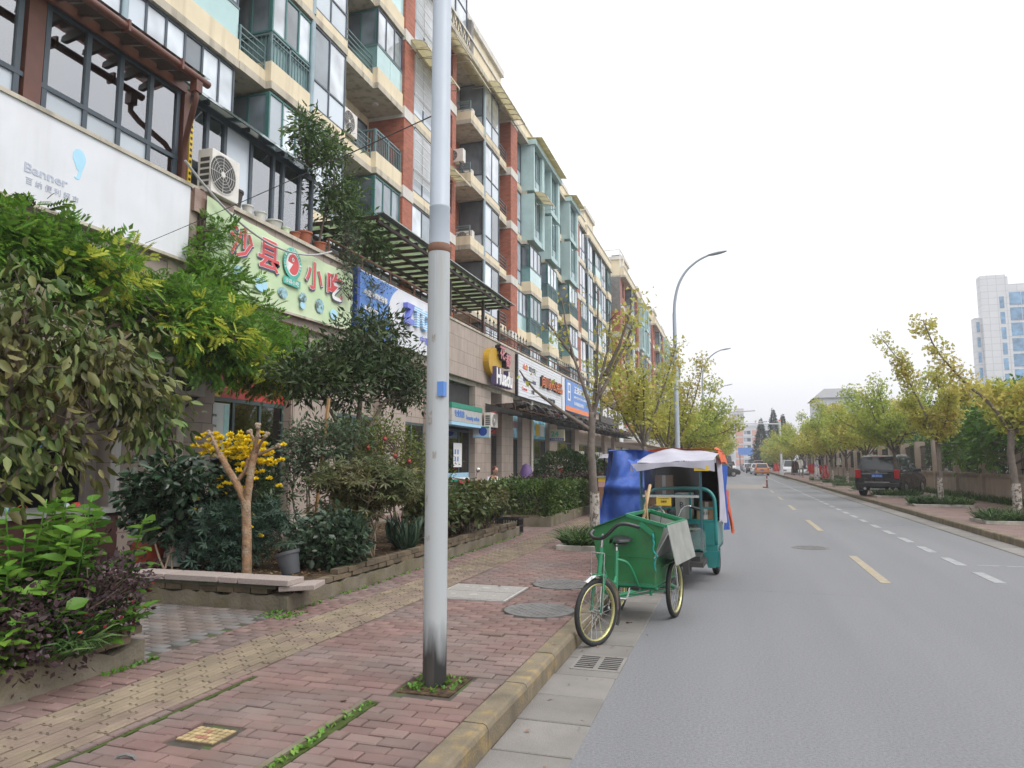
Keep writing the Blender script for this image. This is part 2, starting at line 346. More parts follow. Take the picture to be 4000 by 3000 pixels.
# left pavement: base, kerb stones, bricks
pv=st(MB().box(-9.6,LK-.14,-8,14.3,-.3,.137).box(-9.6,LK-.14,14.3,260,-.3,.137).build('pavement',M['joint']))
st(MB().box(-4.24,LK-.13,24,260,.1,.152).build('pavement_far',M['pave_r']))
st(MB().box(-9.6,-4.26,14.4,260,.1,.15).build('forecourt',M['pave_r']))
st(MB().box(-9.6,-7.3,-8,14.4,.1,.15).build('forecourt_near',M['pave_r']))
kb=st(box('kerb',M['joint'],None,LK-.14,LK-.01,-6,200,-.3,.12))
km=bpy.data.meshes.new('kerb_stone')
def kerb_mesh(w,L,h):
    pts=[(-w/2,-.16),(w/2,-.16),(w/2,h-.03),(w/2-.012,h-.008),(w/2-.03,h),(-w/2,h)]
    m=MB().prism(pts,-L/2,L/2,'y'); me=bpy.data.meshes.new('kerb_stone'); me.from_pydata([(p[0],p[1],p[2]) for p in m.v],[],m.f); me.update()
    import bmesh; bm=bmesh.new(); bm.from_mesh(me); bmesh.ops.recalc_face_normals(bm,faces=bm.faces); bm.to_mesh(me); bm.free(); me.materials.append(M['kerb']); return me
km=kerb_mesh(.15,.772,.15)
for i in range(-7,80):
    o=linkobj('kerb_stone',km,None,kb,(LK-.075+random.uniform(-.004,.004),3.96-.39+i*.78,random.uniform(-.004,.004))); o.rotation_euler=(random.uniform(-.004,.004),random.uniform(-.015,.015),random.uniform(-.006,.006))
st(MB().box(LK-.15,LK,62.8,260,-.1,.15).build('kerb_far',M['kerb']))
BL,BW=.205,.105
bm_=chamfer_mesh('brick',BL-.01,BW-.011,.03,.007); bm_.materials.append(M['brick'])
tm=MB(); tm.box(-.046,.046,-.099,.099,-.03,-.006)
for xx in(-.024,.024): tm.prism([(xx-.014,-.006),(xx+.014,-.006),(xx+.008,0),(xx-.008,0)],-.092,.092,'y')
tmesh=npmesh('tactile_brick',np.array(tm.v),tm.f); tmesh.materials.append(M['tactile'])
def in_view(x,y,z):
    c=math.cos(R(17.256));s=math.sin(R(17.256)); dx=x*c+y*s; fy=-x*s+y*c; dz=z-1.6
    p=R(6.277); f=fy*math.cos(p)+dz*math.sin(p); u=-fy*math.sin(p)+dz*math.cos(p)
    return f>.3 and abs(dx/f)<.74 and -.56<u/f<.56
holes=[(-3.26,-2.36,7.36,8.3),(-2.13,-1.74,4.32,4.78),(-2.89,-2.62,3.25,3.47)]
rounds=[(-1.91,7.06,.36),(-2.05,8.62,.36)]
pcs=[];tps=[];ents=[]
def ok(x,y):
    if any(a-.05<x<b+.05 and c-.03<y<d+.03 for a,b,c,d in holes): return False
    if any((x-a)**2+(y-b)**2<(r+.03)**2 for a,b,r in rounds): return False
    if abs(x+3.19)<.03 and 2.4<y<4.35: return False
    return True
y=2.2;row=0
def cutout(segs,a,b):
    out=[]
    for p,q in segs:
        if b<=p or a>=q: out.append((p,q)); continue
        if a>p: out.append((p,a))
        if b<q: out.append((b,q))
    return out
while y<24:
    segs=[(-4.25,-3.865),(-3.265,-1.525)]
    if y<4.1: segs=cutout(segs,-2.24,-2.125)
    if y<4.35: segs=cutout(segs,-3.21,-3.17)
    for (p,q,c,d) in holes:
        if c-.03<y<d+.03: segs=cutout(segs,p-.01,q+.01)
    for (cx,cy,r_) in rounds:
        h2=(r_+.02)**2-(y-cy)**2
        if h2>0: segs=cutout(segs,cx-math.sqrt(h2),cx+math.sqrt(h2))
    ph=(BL/2 if row%2 else 0)
    for p,q in segs:
        k=math.floor((q+1.525+ph)/BL)+1
        e=-1.525-ph+k*BL
        while e>p:
            hi=min(e,q); lo=max(e-BL,p)
            if hi-lo>.03: pcs.append(((hi+lo)/2,y,round((hi-lo-.007)/(BL-.007),3)))
            e-=BL
    y+=BW;row+=1
y=2.2
while y<24:
    for i in range(6):
        x=-3.81+i*.097; yy=y+(.1 if i%2 else 0)
        if ok(x,yy): tps.append((x,yy))
    y+=.203
near=sorted([p for p in pcs if in_view(p[0],p[1],.15)],key=lambda p:p[0]**2+p[1]**2)[:300]; ns=set(near)
for x,y,s in near:
    o=linkobj('brick',bm_,None,pv,(x,y,.152+random.gauss(0,.0028))); o.scale=(s,1,1); o.rotation_euler=(random.gauss(0,.014),random.gauss(0,.01),random.gauss(0,.012))
def replicate(name,me,locs,m,parent,kind='stuff',sx=None):
    n=len(me.vertices); co=np.empty(n*3,np.float32); me.vertices.foreach_get('co',co); co=co.reshape(-1,3)
    fs=[tuple(p.vertices) for p in me.polygons]; k=len(fs[0])
    L=np.array(locs); N=len(L); th=RNG.normal(0,.01,N); sc=np.ones(N) if sx is None else np.array(sx)
    X=co[None,:,0]*sc[:,None]; Y=np.repeat(co[None,:,1],N,0); Z=np.repeat(co[None,:,2],N,0)+RNG.normal(0,.012,(N,1))*X+RNG.normal(0,.012,(N,1))*Y
    P=np.stack([X*np.cos(th)[:,None]-Y*np.sin(th)[:,None],X*np.sin(th)[:,None]+Y*np.cos(th)[:,None],Z],2)+L[:,None,:]
    F=(np.array(fs)[None]+(np.arange(N)*n)[:,None,None]).reshape(-1,k)
    o=npobj(name,P.reshape(-1,3),F,m,parent); o['kind']=kind; return o
rest=[p for p in pcs if p not in ns]
replicate('brick_paving',bm_,[(x,y,.152+random.gauss(0,.002)) for x,y,s in rest],M['brick_i'],pv,sx=[s for *_,s in rest])
tn=sorted([p for p in tps if in_view(*p,.15)],key=lambda p:p[0]**2+p[1]**2)[:200]; tset=set(tn)
for x,y in tn:
    o=linkobj('tactile_brick',tmesh,None,pv,(x,y,.155+random.gauss(0,.0018))); o.rotation_euler=(random.gauss(0,.008),random.gauss(0,.008),random.gauss(0,.008))
replicate('tactile_paving',tmesh,[(x,y,.155) for x,y in tps if (x,y) not in tset],M['tactile_i'],pv)
# greyish entry path between the two planters and in front of the shop
ent=[];row=0;y=4.46
while y<6.22:
    x=-4.27-(BL/2 if row%2 else 0)
    while x>-7.3: ent.append((x-BL/2,y+BW/2,.148)); x-=BL
    y+=BW;row+=1
y=14.35
while y<15.95:
    x=-4.27-(BL/2 if row%2 else 0)
    while x>-7: ent.append((x-BL/2,y+BW/2,.15)); x-=BL
    y+=BW;row+=1
replicate('entry_paving',bm_,ent,M['brick_grey'],pv)
MB().box(-3.205,-3.175,2.4,4.35,.1,.146).build('moss_joint',M['moss'],pv)
MB().box(-2.235,-2.2,2.4,4.1,.1,.158).build('edging_strip',M['concrete_wall'],pv)
MB().box(-2.195,-2.13,2.4,4.1,.1,.15).build('moss_strip',M['moss'],pv)
MB().box(-2.12,-1.76,4.34,4.76,.1,.146).build('soil_bed',M['soil'],pv)
# patterned yellow tile in the pavement
tl=box('patterned_tile',mat('tile_joint_dark',(.12,.09,.06),rough=.8,var=.1),pv,-2.875,-2.635,3.262,3.458,.1,.149); rt_=np.random.default_rng(4)
mat('tile_yellow',(.36,.27,.14),rough=.7,var=.15,scale=20,objv=.2); mat('tile_rust',(.26,.12,.08),rough=.7,var=.15,scale=20,objv=.2)
for i in range(6):
    for j in range(5):
        x,y=-2.855+i*.04,3.28+j*.038; q=(x+2.755)**2+(y-3.36)**2
        o=MB().cbox(x,y,.15,.036*rt_.uniform(.85,1),.034*rt_.uniform(.85,1),.008,rz=rt_.normal(0,.1)).build('mosaic_piece',MATS['tile_rust'] if .001<q<.0032 and rt_.random()<.6 else MATS['tile_yellow'],tl)
# right pavement
pr_=st(MB().box(RK+.13,9.4,4,240,-.3,.15).build('pavement_verge',M['pave_r']))
kr=st(box('kerb_verge',M['joint'],None,RK+.02,RK+.14,4,200,-.3,.12))
km2=kerb_mesh(.15,.592,.15)
for i in range(0,120):
    o=linkobj('kerb_stone',km2,None,kr,(RK+.075,9+i*.6,random.uniform(-.003,.003))); o.rotation_euler=(0,random.uniform(-.01,.01),PI+random.uniform(-.004,.004))
st(MB().box(RK,RK+.15,81,260,-.1,.15).build('kerb_verge_far',M['kerb']))
# ---------------------------------------------------------------- covers and drains
def cover(name,label,x,y,r,z,seg=28,grp=None):
    t=T(name,label,'manhole cover',(x,y,z),group=grp)
    MB().lathe([(r-.03,-.03),(r,-.03),(r,.004),(r-.015,.008),(r-.03,.004)],(x,y,z),seg).build('rim',M['iron'],t,smooth=True)
    m=MB().lathe([(.0005,-.02),(r-.034,-.02),(r-.034,.003),(.0005,.003)],(x,y,z),seg,cap=False); o=m.build('lid',M['iron'],t)
    b=MB()
    for i in range(-6,7):
        for j in range(-6,7):
            a,c=i*r/7.5,j*r/7.5
            if a*a+c*c<(r*.82)**2 and (i+j)%2==0: b.cbox(x+a,y+c,z+.005,r/11,r/11,.005,rz=.4)
    b.build('raised_pattern',M['iron'],t)
cover('manhole_cover','round iron manhole cover nearer the kerb by the bicycle wheel',-1.91,7.06,.35,.15,grp='pavement manhole covers')
cover('manhole_cover','round iron manhole cover behind the bicycle front wheel, farther from the camera',-2.05,8.62,.35,.15,grp='pavement manhole covers')
cover('manhole_cover','round manhole cover out in the asphalt lane',1.3,14.9,.34,.002)
hc=T('utility_hatch','large rectangular steel hatch of two panels in the brick pavement','hatch',(-2.81,7.83,.15))
MB().box(-3.25,-2.37,7.38,8.28,.1,.152).build('frame',mat('steel_grey',(.42,.4,.38),rough=.6,var=.15,scale=12,metal=.2),hc)
for y0 in(7.4,7.84):
    o=MB().box(-3.22,-2.4,y0,y0+.42,.1,.157).build('panel',mat('steel_hatch',(.33,.31,.29),rough=.6,var=.25,scale=60,bump=.6,bscale=90,metal=.2),hc)
    MB().lathe([(.0005,.157),(.05,.157),(.05,.16),(.0005,.16)],(-2.81,y0+.21,0),14,cap=False).build('emblem',MATS['steel_grey'],o)
    MB().lathe([(.0005,.157),(.03,.157),(.03,.16),(.0005,.16)],(-3.05,y0+.21,0),8,cap=False).build('lift_point',MATS['steel_grey'],o)
    MB().lathe([(.0005,.157),(.03,.157),(.03,.16),(.0005,.16)],(-2.57,y0+.21,0),8,cap=False).build('lift_point',MATS['steel_grey'],o)
dr=T('drain_grate','concrete drain grate with two rows of slots in the gutter','drain',(-1.1,5.85,0))
MB().box(-1.29,-.9,5.66,6.1,-.05,.012).build('frame',M['concrete'],dr)
for c in(-1.19,-1.0):
    for i in range(7): MB().cbox(c,5.72+i*.053,.0125,.15,.022,.004).build('slot',mat('slot_dark',(.02,.02,.02),rough=.9,var=0),dr)
# handle loops set into the pavement
for i,(x,y) in enumerate(((-2.92,2.98),(-2.62,2.86))):
    o=MB().tube([(x-.05,y-.02,.14),(x-.035,y-.012,.163),(x,y,.172),(x+.035,y+.012,.163),(x+.05,y+.02,.14)],.009,6).build('lifting_loop',M['iron'],None,smooth=True)
    props(o,['bent metal loop standing out of the bricks, farther left of the two','bent metal loop standing out of the bricks, nearer the kerb of the two'][i],'metal loop','metal loops in the pavement')

M['crack']=mat('crack_tar',(.06,.06,.062),rough=.9,var=.2)
def crack(pts,w=.012):
    rr_=np.random.default_rng(int(pts[0][0]*100+pts[0][1]*10)%997); P=[]
    for i in range(len(pts)-1):
        a,b=np.array(pts[i]),np.array(pts[i+1]); n=max(2,int(np.linalg.norm(b-a)/.12))
        for k in range(n): P.append(a+(b-a)*k/n+rr_.normal(0,.018,2))
    m=MB()
    for i in range(len(P)-1):
        d=P[i+1]-P[i]; d=d/np.linalg.norm(d); q=np.array([-d[1],d[0]])*w*rr_.uniform(.3,.8)
        m.add([(*(P[i]-q),.0035),(*(P[i]+q),.0035),(*(P[i+1]+q),.0035),(*(P[i+1]-q),.0035)],[(0,1,2,3)])
    st(m.build('road_crack',M['crack']))
crack([(-.85,9.6),(.4,9.75),(1.6,9.7)],.005); crack([(2.6,22.),(4.6,22.4)],.01); crack([(.2,27.),(1.4,27.2)],.01); crack([(1.2,24.5),(2.2,24.6)],.01)
# ================================================================ APARTMENT ROW
M['cream']=mat('cream_plaster',(.72,.63,.46),rough=.85,var=.1,scale=1.3,bump=.15,bscale=40,spec=.2,streak=.28,streakcol=(.22,.18,.13))
M['slab']=mat('slab_concrete',(.5,.46,.38),rough=.85,var=.15,scale=2,bump=.15,bscale=30,spec=.2,streak=.6,streakcol=(.13,.115,.09))
M['white_band']=mat('white_band',(.62,.6,.56),rough=.8,var=.1,scale=2,streak=.3,streakcol=(.25,.23,.2))
M['facebrick']=tilemat('face_brick',(.34,.105,.06),(.32,.14,.1),.25,.075,var=.22,msize=.006,noise=.15)
M['tealp']=mat('teal_plaster',(.42,.57,.57),rough=.75,var=.1,scale=2,streak=.2,streakcol=(.2,.25,.25))
M['tealf']=mat('teal_frame',(.055,.17,.16),rough=.45,var=.12,scale=6)
M['greyteal']=mat('grey_teal_rail',(.13,.2,.21),rough=.5,var=.15,scale=6)
M['greyf']=mat('grey_frame',(.055,.075,.095),rough=.4,var=.12,scale=6)
M['bluecol']=mat('blue_grey_column',(.3,.39,.44),rough=.6,var=.1,scale=3)
M['tglass']=mat('teal_glass_panel',(.4,.6,.6),rough=.12,var=.08,scale=2,coat=.5,objv=.12)
M['tglass2']=mat('teal_tin_panel',(.17,.3,.3),rough=.3,var=.15,scale=2,coat=.3,objv=.12)
M['frost']=mat('frosted_panel',(.5,.56,.62),rough=.2,var=.1,scale=1,coat=.4,objv=.2)
M['win']=windowmat('window_pane'); M['winlight']=windowmat('window_pane_light',(.5,.55,.6),.75,1.25); M['screen']=mat('insect_screen',(.1,.1,.1),rough=.6,var=.1)
M['soffit']=mat('soffit',(.55,.53,.49),rough=.85,var=.1,scale=2)
M['pipe']=mat('drain_pipe',(.6,.56,.46),rough=.6,var=.1,scale=3)
M['bars']=mat('white_bars',(.7,.7,.7),rough=.5,var=.1)
M['awn']=mat('awning_sheet',(.62,.56,.34),rough=.35,var=.15,scale=4,trans=.35)
M['greyplaster']=mat('cement_patch',(.22,.21,.2),rough=.9,var=.25,scale=2.5,bump=.2)
M['pinkp']=mat('faded_pink_plaster',(.5,.36,.33),rough=.85,var=.15,scale=2)
FL=2.94; ZB=5.2; X0=-11.; XW=-12.35
def win(par,x,y0,y1,z0,z1,n=3,fm='greyf',gm=None,fw=.055,low=0,side=None,d=.06):
    """a window: frame mesh with its panes as sub-parts; faces +x, or -y when side is (x0,x1) at y=y0"""
    f=MB(); gl=[]
    def bx(a0,a1,b0,b1,t=0):
        if side is None: return (x-d,x-t,a0,a1,b0,b1)
        return (a0,a1,y0+t,y0+d,b0,b1)
    A0,A1=(y0,y1) if side is None else side
    f.box(*bx(A0,A1,z0,z0+fw)); f.box(*bx(A0,A1,z1-fw,z1))
    cuts=[A0+(A1-A0)*i/n for i in range(n+1)]
    zs=[z0+fw]+([z0+low] if low else [])+[z1-fw]
    if low: f.box(*bx(A0,A1,z0+low-fw/2,z0+low+fw/2,.004))
    for i,c in enumerate(cuts): 
        c=min(max(c,A0+fw/2),A1-fw/2); f.box(*bx(c-fw/2,c+fw/2,z0+fw,z1-fw,.002))
    o=f.build('window',M[fm],par)
    for i in range(n):
        for k in range(len(zs)-1):
            a0,a1=cuts[i]+fw*.4,cuts[i+1]-fw*.4
            m=(M['frost'] if (low and k==0) else M[gm] if gm else random.choice([M['win'],M['winlight'],M['winlight'],M['win'],M['frost']]))
            b=bx(a0,a1,zs[k],zs[k+1]); 
            if side is None: MB().box(x-d*.6,x-d*.5,a0,a1,zs[k],zs[k+1]).build('pane',m,o)
            else: MB().box(a0,a1,y0+d*.5,y0+d*.6,zs[k],zs[k+1]).build('pane',m,o)
    return o
def rail_y(mb,x,y0,y1,z0,z1,sp=.13,w=.022):
    mb.box(x-.03,x+.03,y0,y1,z1-.05,z1); mb.box(x-.02,x+.02,y0,y1,z0,z0+.04); mb.box(x-.022,x+.022,y0,y1,z1-.17,z1-.14)
    n=max(2,int((y1-y0)/sp))
    for i in range(n+1):
        y=y0+(y1-y0)*i/n; ww=.03 if i in(0,n//2,n) else w/2
        mb.box(x-ww,x+ww,y-ww,y+ww,z0,z1-.05 if ww<.02 else z1)
def rail_x(mb,y,x0,x1,z0,z1,sp=.13,w=.022,hor=False):
    mb.box(x0,x1,y-.03,y+.03,z1-.05,z1)
    if hor:
        for i in range(4): mb.box(x0,x1,y-.015,y+.015,z0+(z1-z0)*i/4,z0+(z1-z0)*i/4+.03)
    else:
        mb.box(x0,x1,y-.02,y+.02,z0,z0+.04); n=max(2,int((x1-x0)/sp))
        for i in range(n+1): x=x0+(x1-x0)*i/n; mb.box(x-w/2,x+w/2,y-w/2,y+w/2,z0,z1-.05)
    for x in(x0+.02,x1-.02): mb.box(x-.025,x+.025,y-.025,y+.025,z0,z1)
def awning(par,y0,y1,z,x,proj=.75):
    f=MB(); s=MB(); n=max(2,int((y1-y0)/.55))
    def P(t,y): a=t*PI/2; return (x+proj*math.sin(a),y,z-.38*(1-math.cos(a)))
    for i in range(n+1):
        y=y0+(y1-y0)*i/n; pts=[P(k/5,y) for k in range(6)]
        for k in range(5): f.bar(pts[k],pts[k+1],.022)
        f.bar((x,y,z-.36),P(1,y),.022)
    for k in(0,3,5): f.bar(P(k/5,y0),P(k/5,y1),.022)
    s.grid(lambda u,v:(lambda p:(p[0],p[1],p[2]+.014))(P(v,y0+(y1-y0)*u)),n,5)
    o=s.build('awning',M['awn'],par,smooth=True); f.build('awning_frame',M['slab'],o)
def bay(par,t,y0,y1,z,k,opt={}):
    """one bay of one storey; z = underside of its slab"""
    zt=z+FL; x=opt.get('x',X0); xb=XW
    def sideparapets(m,za,zb_):
        box('side_parapet',m,par,xb,x-.125,y0+.001,y0+.12,za,zb_); box('side_parapet',m,par,xb,x-.125,y1-.12,y1-.001,za,zb_)
    if t in('glass','rail','open'):
        box('slab',M['slab'],par,xb,x+.03,y0,y1,z,z+.2)
        box('parapet',M['cream'],par,x-.12,x,y0,y1,z+.202,z+.74); sideparapets(M['cream'],z+.202,z+.74)
        if t=='glass':
            n=2
            for i in range(n):
                a,b=y0+(y1-y0)*i/n,y0+(y1-y0)*(i+1)/n; box('glass_panel',M['tglass'],par,x-.05,x-.035,a+.01,b-.01,z+.74,z+1.52)
            box('glass_panel',M['tglass2'],par,xb+.1,x-.06,y0+.03,y0+.045,z+.74,z+1.52); rl=MB().box(x-.07,x-.02,y0,y1,z+1.52,z+1.57).box(xb,x-.07,y0+.01,y0+.06,z+1.52,z+1.57); rl.build('hand_rail',M['greyteal'],par)
        else:
            r=MB(); rail_y(r,x-.06,y0+.04,y1-.04,z+.742,z+1.55); rail_x(r,y0+.06,xb+.05,x-.1,z+.742,z+1.55); r.build('railing',M['greyteal'],par)
            if t=='rail':
                box('infill_board',M['tglass2'],par,x-.13,x-.115,y0+.04,y1-.04,z+.76,z+1.5); box('infill_board',M['tglass2'],par,xb+.05,x-.14,y0+.12,y0+.135,z+.76,z+1.5)
        if t!='open':
            win(par,x-.03,y0+.02,y1-.02,z+1.58,zt-.06,n=3,fm=opt.get('fm','tealf' if t=='rail' else 'greyf'))
            win(par,0,y0+.03,y1,z+1.58,zt-.06,n=2,fm=opt.get('fm','tealf'),side=(xb+.05,x-.1),gm='win')
        else:
            win(par,xb+.06,y0+.2,y1-.2,z+.3,zt-.35,n=2,fm='greyf',gm='win')
            MB().lathe([(.001,-.06),(.1,-.06),(.13,-.02),(.13,0)],(x-.6,(y0+y1)/2,zt-.001),14).build('ceiling_lamp',M['soffit'],par,smooth=True)
    elif t in('tall','bar'):
        box('slab',M['slab'],par,xb,x+.02,y0,y1,z,z+.2); box('spandrel',M['cream'],par,x-.12,x,y0,y1,z+.202,z+.46)
        win(par,x-.01,y0+.02,y1-.02,z+.465,zt-.02,n=opt.get('n',2 if y1-y0<2.5 else 3),low=.82,gm=opt.get('gm'))
        win(par,0,y0+.01,y1,z+.465,zt-.02,n=1,low=.82,side=(xb+.05,x-.08),gm='win')
        if opt.get('col',1): MB().lathe([(.075,0),(.075,FL-.2)],(x-.02,y0+.02,z+.2),10).build('corner_column',M['bluecol'],par,smooth=True)
        if t=='bar' and k>=2:
            b=MB(); n=int((y1-y0)/.1)
            for i in range(n+1): yy=y0+.1+(y1-y0-.15)*i/n; b.bar((x+.07,yy,z+.9),(x+.07,yy,zt-.15),.018)
            for i in range(6): zz=z+.9+(FL-1.05)*i/5; b.bar((x+.075,y0+.1,zz),(x+.075,y1-.05,zz),.022)
            b.build('security_bars',M['bars'],par)
    elif t=='rec':
        box('slab',M['slab'],par,xb,x-.15,y0,y1,z,z+.2)
        box('recess_wall',M[opt.get('wall','cream')],par,xb,xb+.04,y0,y1,z+.2,zt)
        box('parapet',M['cream'],par,x-.3,x-.18,y0,y1,z+.2,z+.5)
        r=MB(); r.M=None
        for i in range(4): r.bar((x-.2,y0,z+.62+i*.17),(x-.2,y1,z+.62+i*.17),.03)
        for yy in(y0+.03,y1-.03): r.bar((x-.2,yy,z+.5),(x-.2,yy,z+1.15),.035)
        r.build('railing',M['greyteal'],par)
        win(par,xb+.12,y0+.25,y1-.2,z+1.0,zt-.3,n=2,gm='win')
        MB().tube([(xb+.25,y1-.2,z),(xb+.25,y1-.2,zt)],.055,8).build('drain_pipe',M['pipe'],par,smooth=True)
    elif t=='brick':
        xx=opt.get('bx',X0-.35); zz0,zz1=z+1.15,zt-.3; w0,w1=y0+(y1-y0)*.38,y0+(y1-y0)*.8
        b=MB().box(xb,xx,y0,w0,z,zt).box(xb,xx,w1,y1,z,zt).box(xb,xx,w0,w1,z,zz0).box(xb,xx,w0,w1,zz1,zt); b.build('brick_wall',M['facebrick'],par)
        box('string_course',M['white_band'],par,xx,xx+.03,y0,y1-.001,z-.1,z+.32)
        win(par,xx-.12,w0,w1,zz0,zz1,n=2,gm='win')
    elif t=='ledge':
        box('recess_wall',M[opt.get('wall','facebrick')],par,xb,xb+.04,y0,y1,z,zt)
        box('ledge_slab',M['slab'],par,xb+.04,x+.02,y0+.9,y1,z,z+.2); box('ledge_parapet',M['cream'],par,xb+.5,x,y0+.95,y1-.001,z+.2,z+.62)
        r=MB(); rail_x(r,y0+1.0,xb+.55,x-.04,z+.62,z+1.12,hor=True)
        r.build('railing',M['greyteal'],par); MB().tube([(xb+.2,y0+.7,z),(xb+.2,y0+.7,zt)],.06,8).build('drain_pipe',M['pipe'],par,smooth=True)
    elif t=='col':
        xx=x+.06
        box('brick_column',M['facebrick'],par,xb,xx,y0,y1,z+.3,zt-.12); box('column_band',M['white_band'],par,xb,xx+.03,y0-.02,y1+.02,zt-.12,zt+.3)
        if k==0: box('brick_column',M['facebrick'],par,xb,xx,y0,y1,z-1.,z+.3)
    elif t=='teal':
        xx=x+.45 if k>=3 else x
        box('slab',M['slab'],par,xb,x+.02,y0,y1,z,z+.2)
        if k>=3:
            b=MB().box(xb,xx,y0,y0+.22,z+.2,zt).box(xb,xx,y1-.5,y1,z+.2,zt).box(xb,xx-.04,y0+.22,y1-.5,z+.2,z+.5)
            b.build('teal_bay',M['tealp'],par); win(par,xx-.15,y0+.22,y1-.5,z+.5,zt,n=2,low=.7,gm='win',fm='tealf')
        else:
            box('spandrel',M['cream'],par,x-.12,x,y0,y1,z+.202,z+.5); win(par,x-.01,y0+.02,y1-.02,z+.5,zt-.02,n=4,low=.8)
def building(label,bays,nfl,opts={},roof=True,shade='cream'):
    y0=bays[0][1]; y1=bays[-1][2]; par=T('apartment_building',label,'building',(X0-4,(y0+y1)/2,0))
    zt=ZB+nfl*FL
    box('wall',M[shade],par,-22,XW,y0+.01,y1-.01,2,zt)
    for bt in bays:
        for k in range(nfl):
            t=bt[0]; o=dict(bt[3]) if len(bt)>3 else {}
            ov=opts.get((bt[1],k)); 
            if ov: t=ov[0]; o.update(ov[1] if len(ov)>1 else {})
            bay(par,t,bt[1],bt[2],ZB+k*FL,k,o)
    if roof:
        box('roof_slab',M['slab'],par,-22,X0+.15,y0,y1,zt,zt+.22); box('roof_parapet',M['cream'],par,X0-.2,X0,y0,y1,zt+.22,zt+1.0); box('coping',M['white_band'],par,X0-.26,X0+.06,y0-.02,y1+.02,zt+1.0,zt+1.12)
        box('roof_parapet',M['cream'],par,-22,X0-.21,y0,y0+.15,zt+.22,zt+1.0)
    return par
b1=[('tall',1.5,6.0,{'n':5,'x':-11.25}),('tall',6.0,10.4,{'n':5,'x':-11.25}),('glass',10.4,13.7,{'x':-11.2}),('rec',13.7,14.7),('rail',14.7,16.5),('tall',16.5,18.35),('rec',18.35,20.3),('glass',20.3,22.2),('col',22.2,23.0),
    ('bar',23.0,26.0),('brick',26.0,28.2),('ledge',28.2,31.0),('tall',31.0,33.3),('rec',33.3,35.0,{'wall':'facebrick'}),('col',35.0,36.2),('tall',36.2,38.2,{'col':0,'x':-11.3}),('teal',38.2,40.6),('tall',40.6,42.2,{'x':-11.35}),('teal',42.2,44.6),('rail',44.6,46.4,{'x':-11.1}),('rec',46.4,47.6,{'wall':'facebrick'}),('teal',47.6,50.4),('rec',50.4,51.6,{'wall':'facebrick'}),('col',51.6,52.8),('tall',52.8,55.2)]
ov={(10.4,0):('tall',{'n':4,'x':-11.25}),(10.4,1):('tall',{'n':6,'x':-11.25}),(20.3,2):('open',),(20.3,1):('rail',),(20.3,0):('rail',),(14.7,0):('tall',),(18.35,3):('rec',),(28.2,4):('ledge',{'wall':'pinkp'}),(44.6,3):('tall',),(38.2,0):('glass',{'x':-10.8}),(38.2,1):('rail',{'x':-10.75}),(38.2,2):('glass',{'x':-10.75}),(42.2,0):('rail',{'x':-10.7}),(42.2,1):('glass',{'x':-10.7}),(42.2,2):('rail',{'x':-10.75}),(47.6,0):('rail',{'x':-10.6}),(47.6,1):('glass',{'x':-10.6}),(47.6,2):('rail',{'x':-10.6}),(52.8,2):('rail',{'x':-10.85}),(36.2,1):('glass',{'x':-11.0}),(6.0,2):('glass',{'x':-11.2})}
B1=building('long cream and red brick apartment block with teal balconies above the shops',b1,5,ov)
awning(B1,28.3,31.2,ZB+5*FL-.1,X0-.5); awning(B1,31.1,35.2,ZB+5*FL+.1,X0+.05); awning(B1,22.6,25.8,ZB+4*FL+.1,X0+.02); awning(B1,26.2,28,ZB+5*FL-.25,X0-.3); awning(B1,38.3,40.4,ZB+4*FL+.1,X0+.45); awning(B1,26.2,28,ZB+3*FL-.2,X0-.3)
# penthouse pieces on the roof
zt=ZB+5*FL
def pent(par,y0,y1,x1,h,chim=True):
    box('penthouse',M['cream'],par,-20,x1,y0,y1,zt+.23,zt+h); box('penthouse_coping',M['white_band'],par,-20.1,x1+.15,y0-.15,y1+.15,zt+h,zt+h+.35)
    if chim:
        yy=y1-1.4; box('chimney',M['cream'],par,x1-1.4,x1-.6,yy-.4,yy+.4,zt+h+.35,zt+h+.8); box('chimney_cap',M['greyplaster'],par,x1-1.5,x1-.5,yy-.5,yy+.5,zt+h+1.05,zt+h+1.15)
        b=MB()
        for dx in(-1.35,-.65):
            for dy in(-.35,.35): b.box(x1+dx-.05,x1+dx+.05,yy+dy-.05,yy+dy+.05,zt+h+.8,zt+h+1.05)
        b.build('chimney_post',M['greyplaster'],par)
pent(B1,29.5,35,-11.5,2.5); pent(B1,47,52,-11.8,2.2); pent(B1,12,24,-12.5,2.9,False)
sr=MB(); 
for yy in np.linspace(23.5,29,5): sr.bar((X0-.2,yy,zt+1.1),(X0-.2,yy,zt+3.2),.07); sr.bar((X0-.2,yy,zt+3.2),(X0-2.6,yy,zt+3.5),.06)
sr.bar((X0-.2,23.5,zt+3.2),(X0-.2,29,zt+3.2),.08); sr.bar((X0-.2,23.5,zt+2.3),(X0-.2,29,zt+2.3),.06)
o=sr.build('rooftop_sunroom_frame',M['greyf'],B1)
for i in range(4):
    a=23.5+i*1.375; MB().box(X0-.22,X0-.2,a+.04,a+1.33,zt+1.15,zt+3.15).build('pane',M['winlight'],o)
gsheet=glassmat('clear_roof_glass',(.86,.93,.92),.05)
MB().quad((X0+.5,23.4,zt+3.3),(X0+.5,29.1,zt+3.3),(X0-2.6,29.1,zt+3.58),(X0-2.6,23.4,zt+3.58)).build('sunroom_roof',gsheet,B1)
lt=MB(); 
for i in range(11):
    a=23.5+i*.55; lt.bar((X0+.02,a,zt+.25),(X0+.02,min(29.,a+.55),zt+1.05),.025); lt.bar((X0+.02,a,zt+1.05),(X0+.02,min(29.,a+.55),zt+.25),.025); lt.bar((X0+.02,a,zt+.2),(X0+.02,a,zt+1.1),.03)
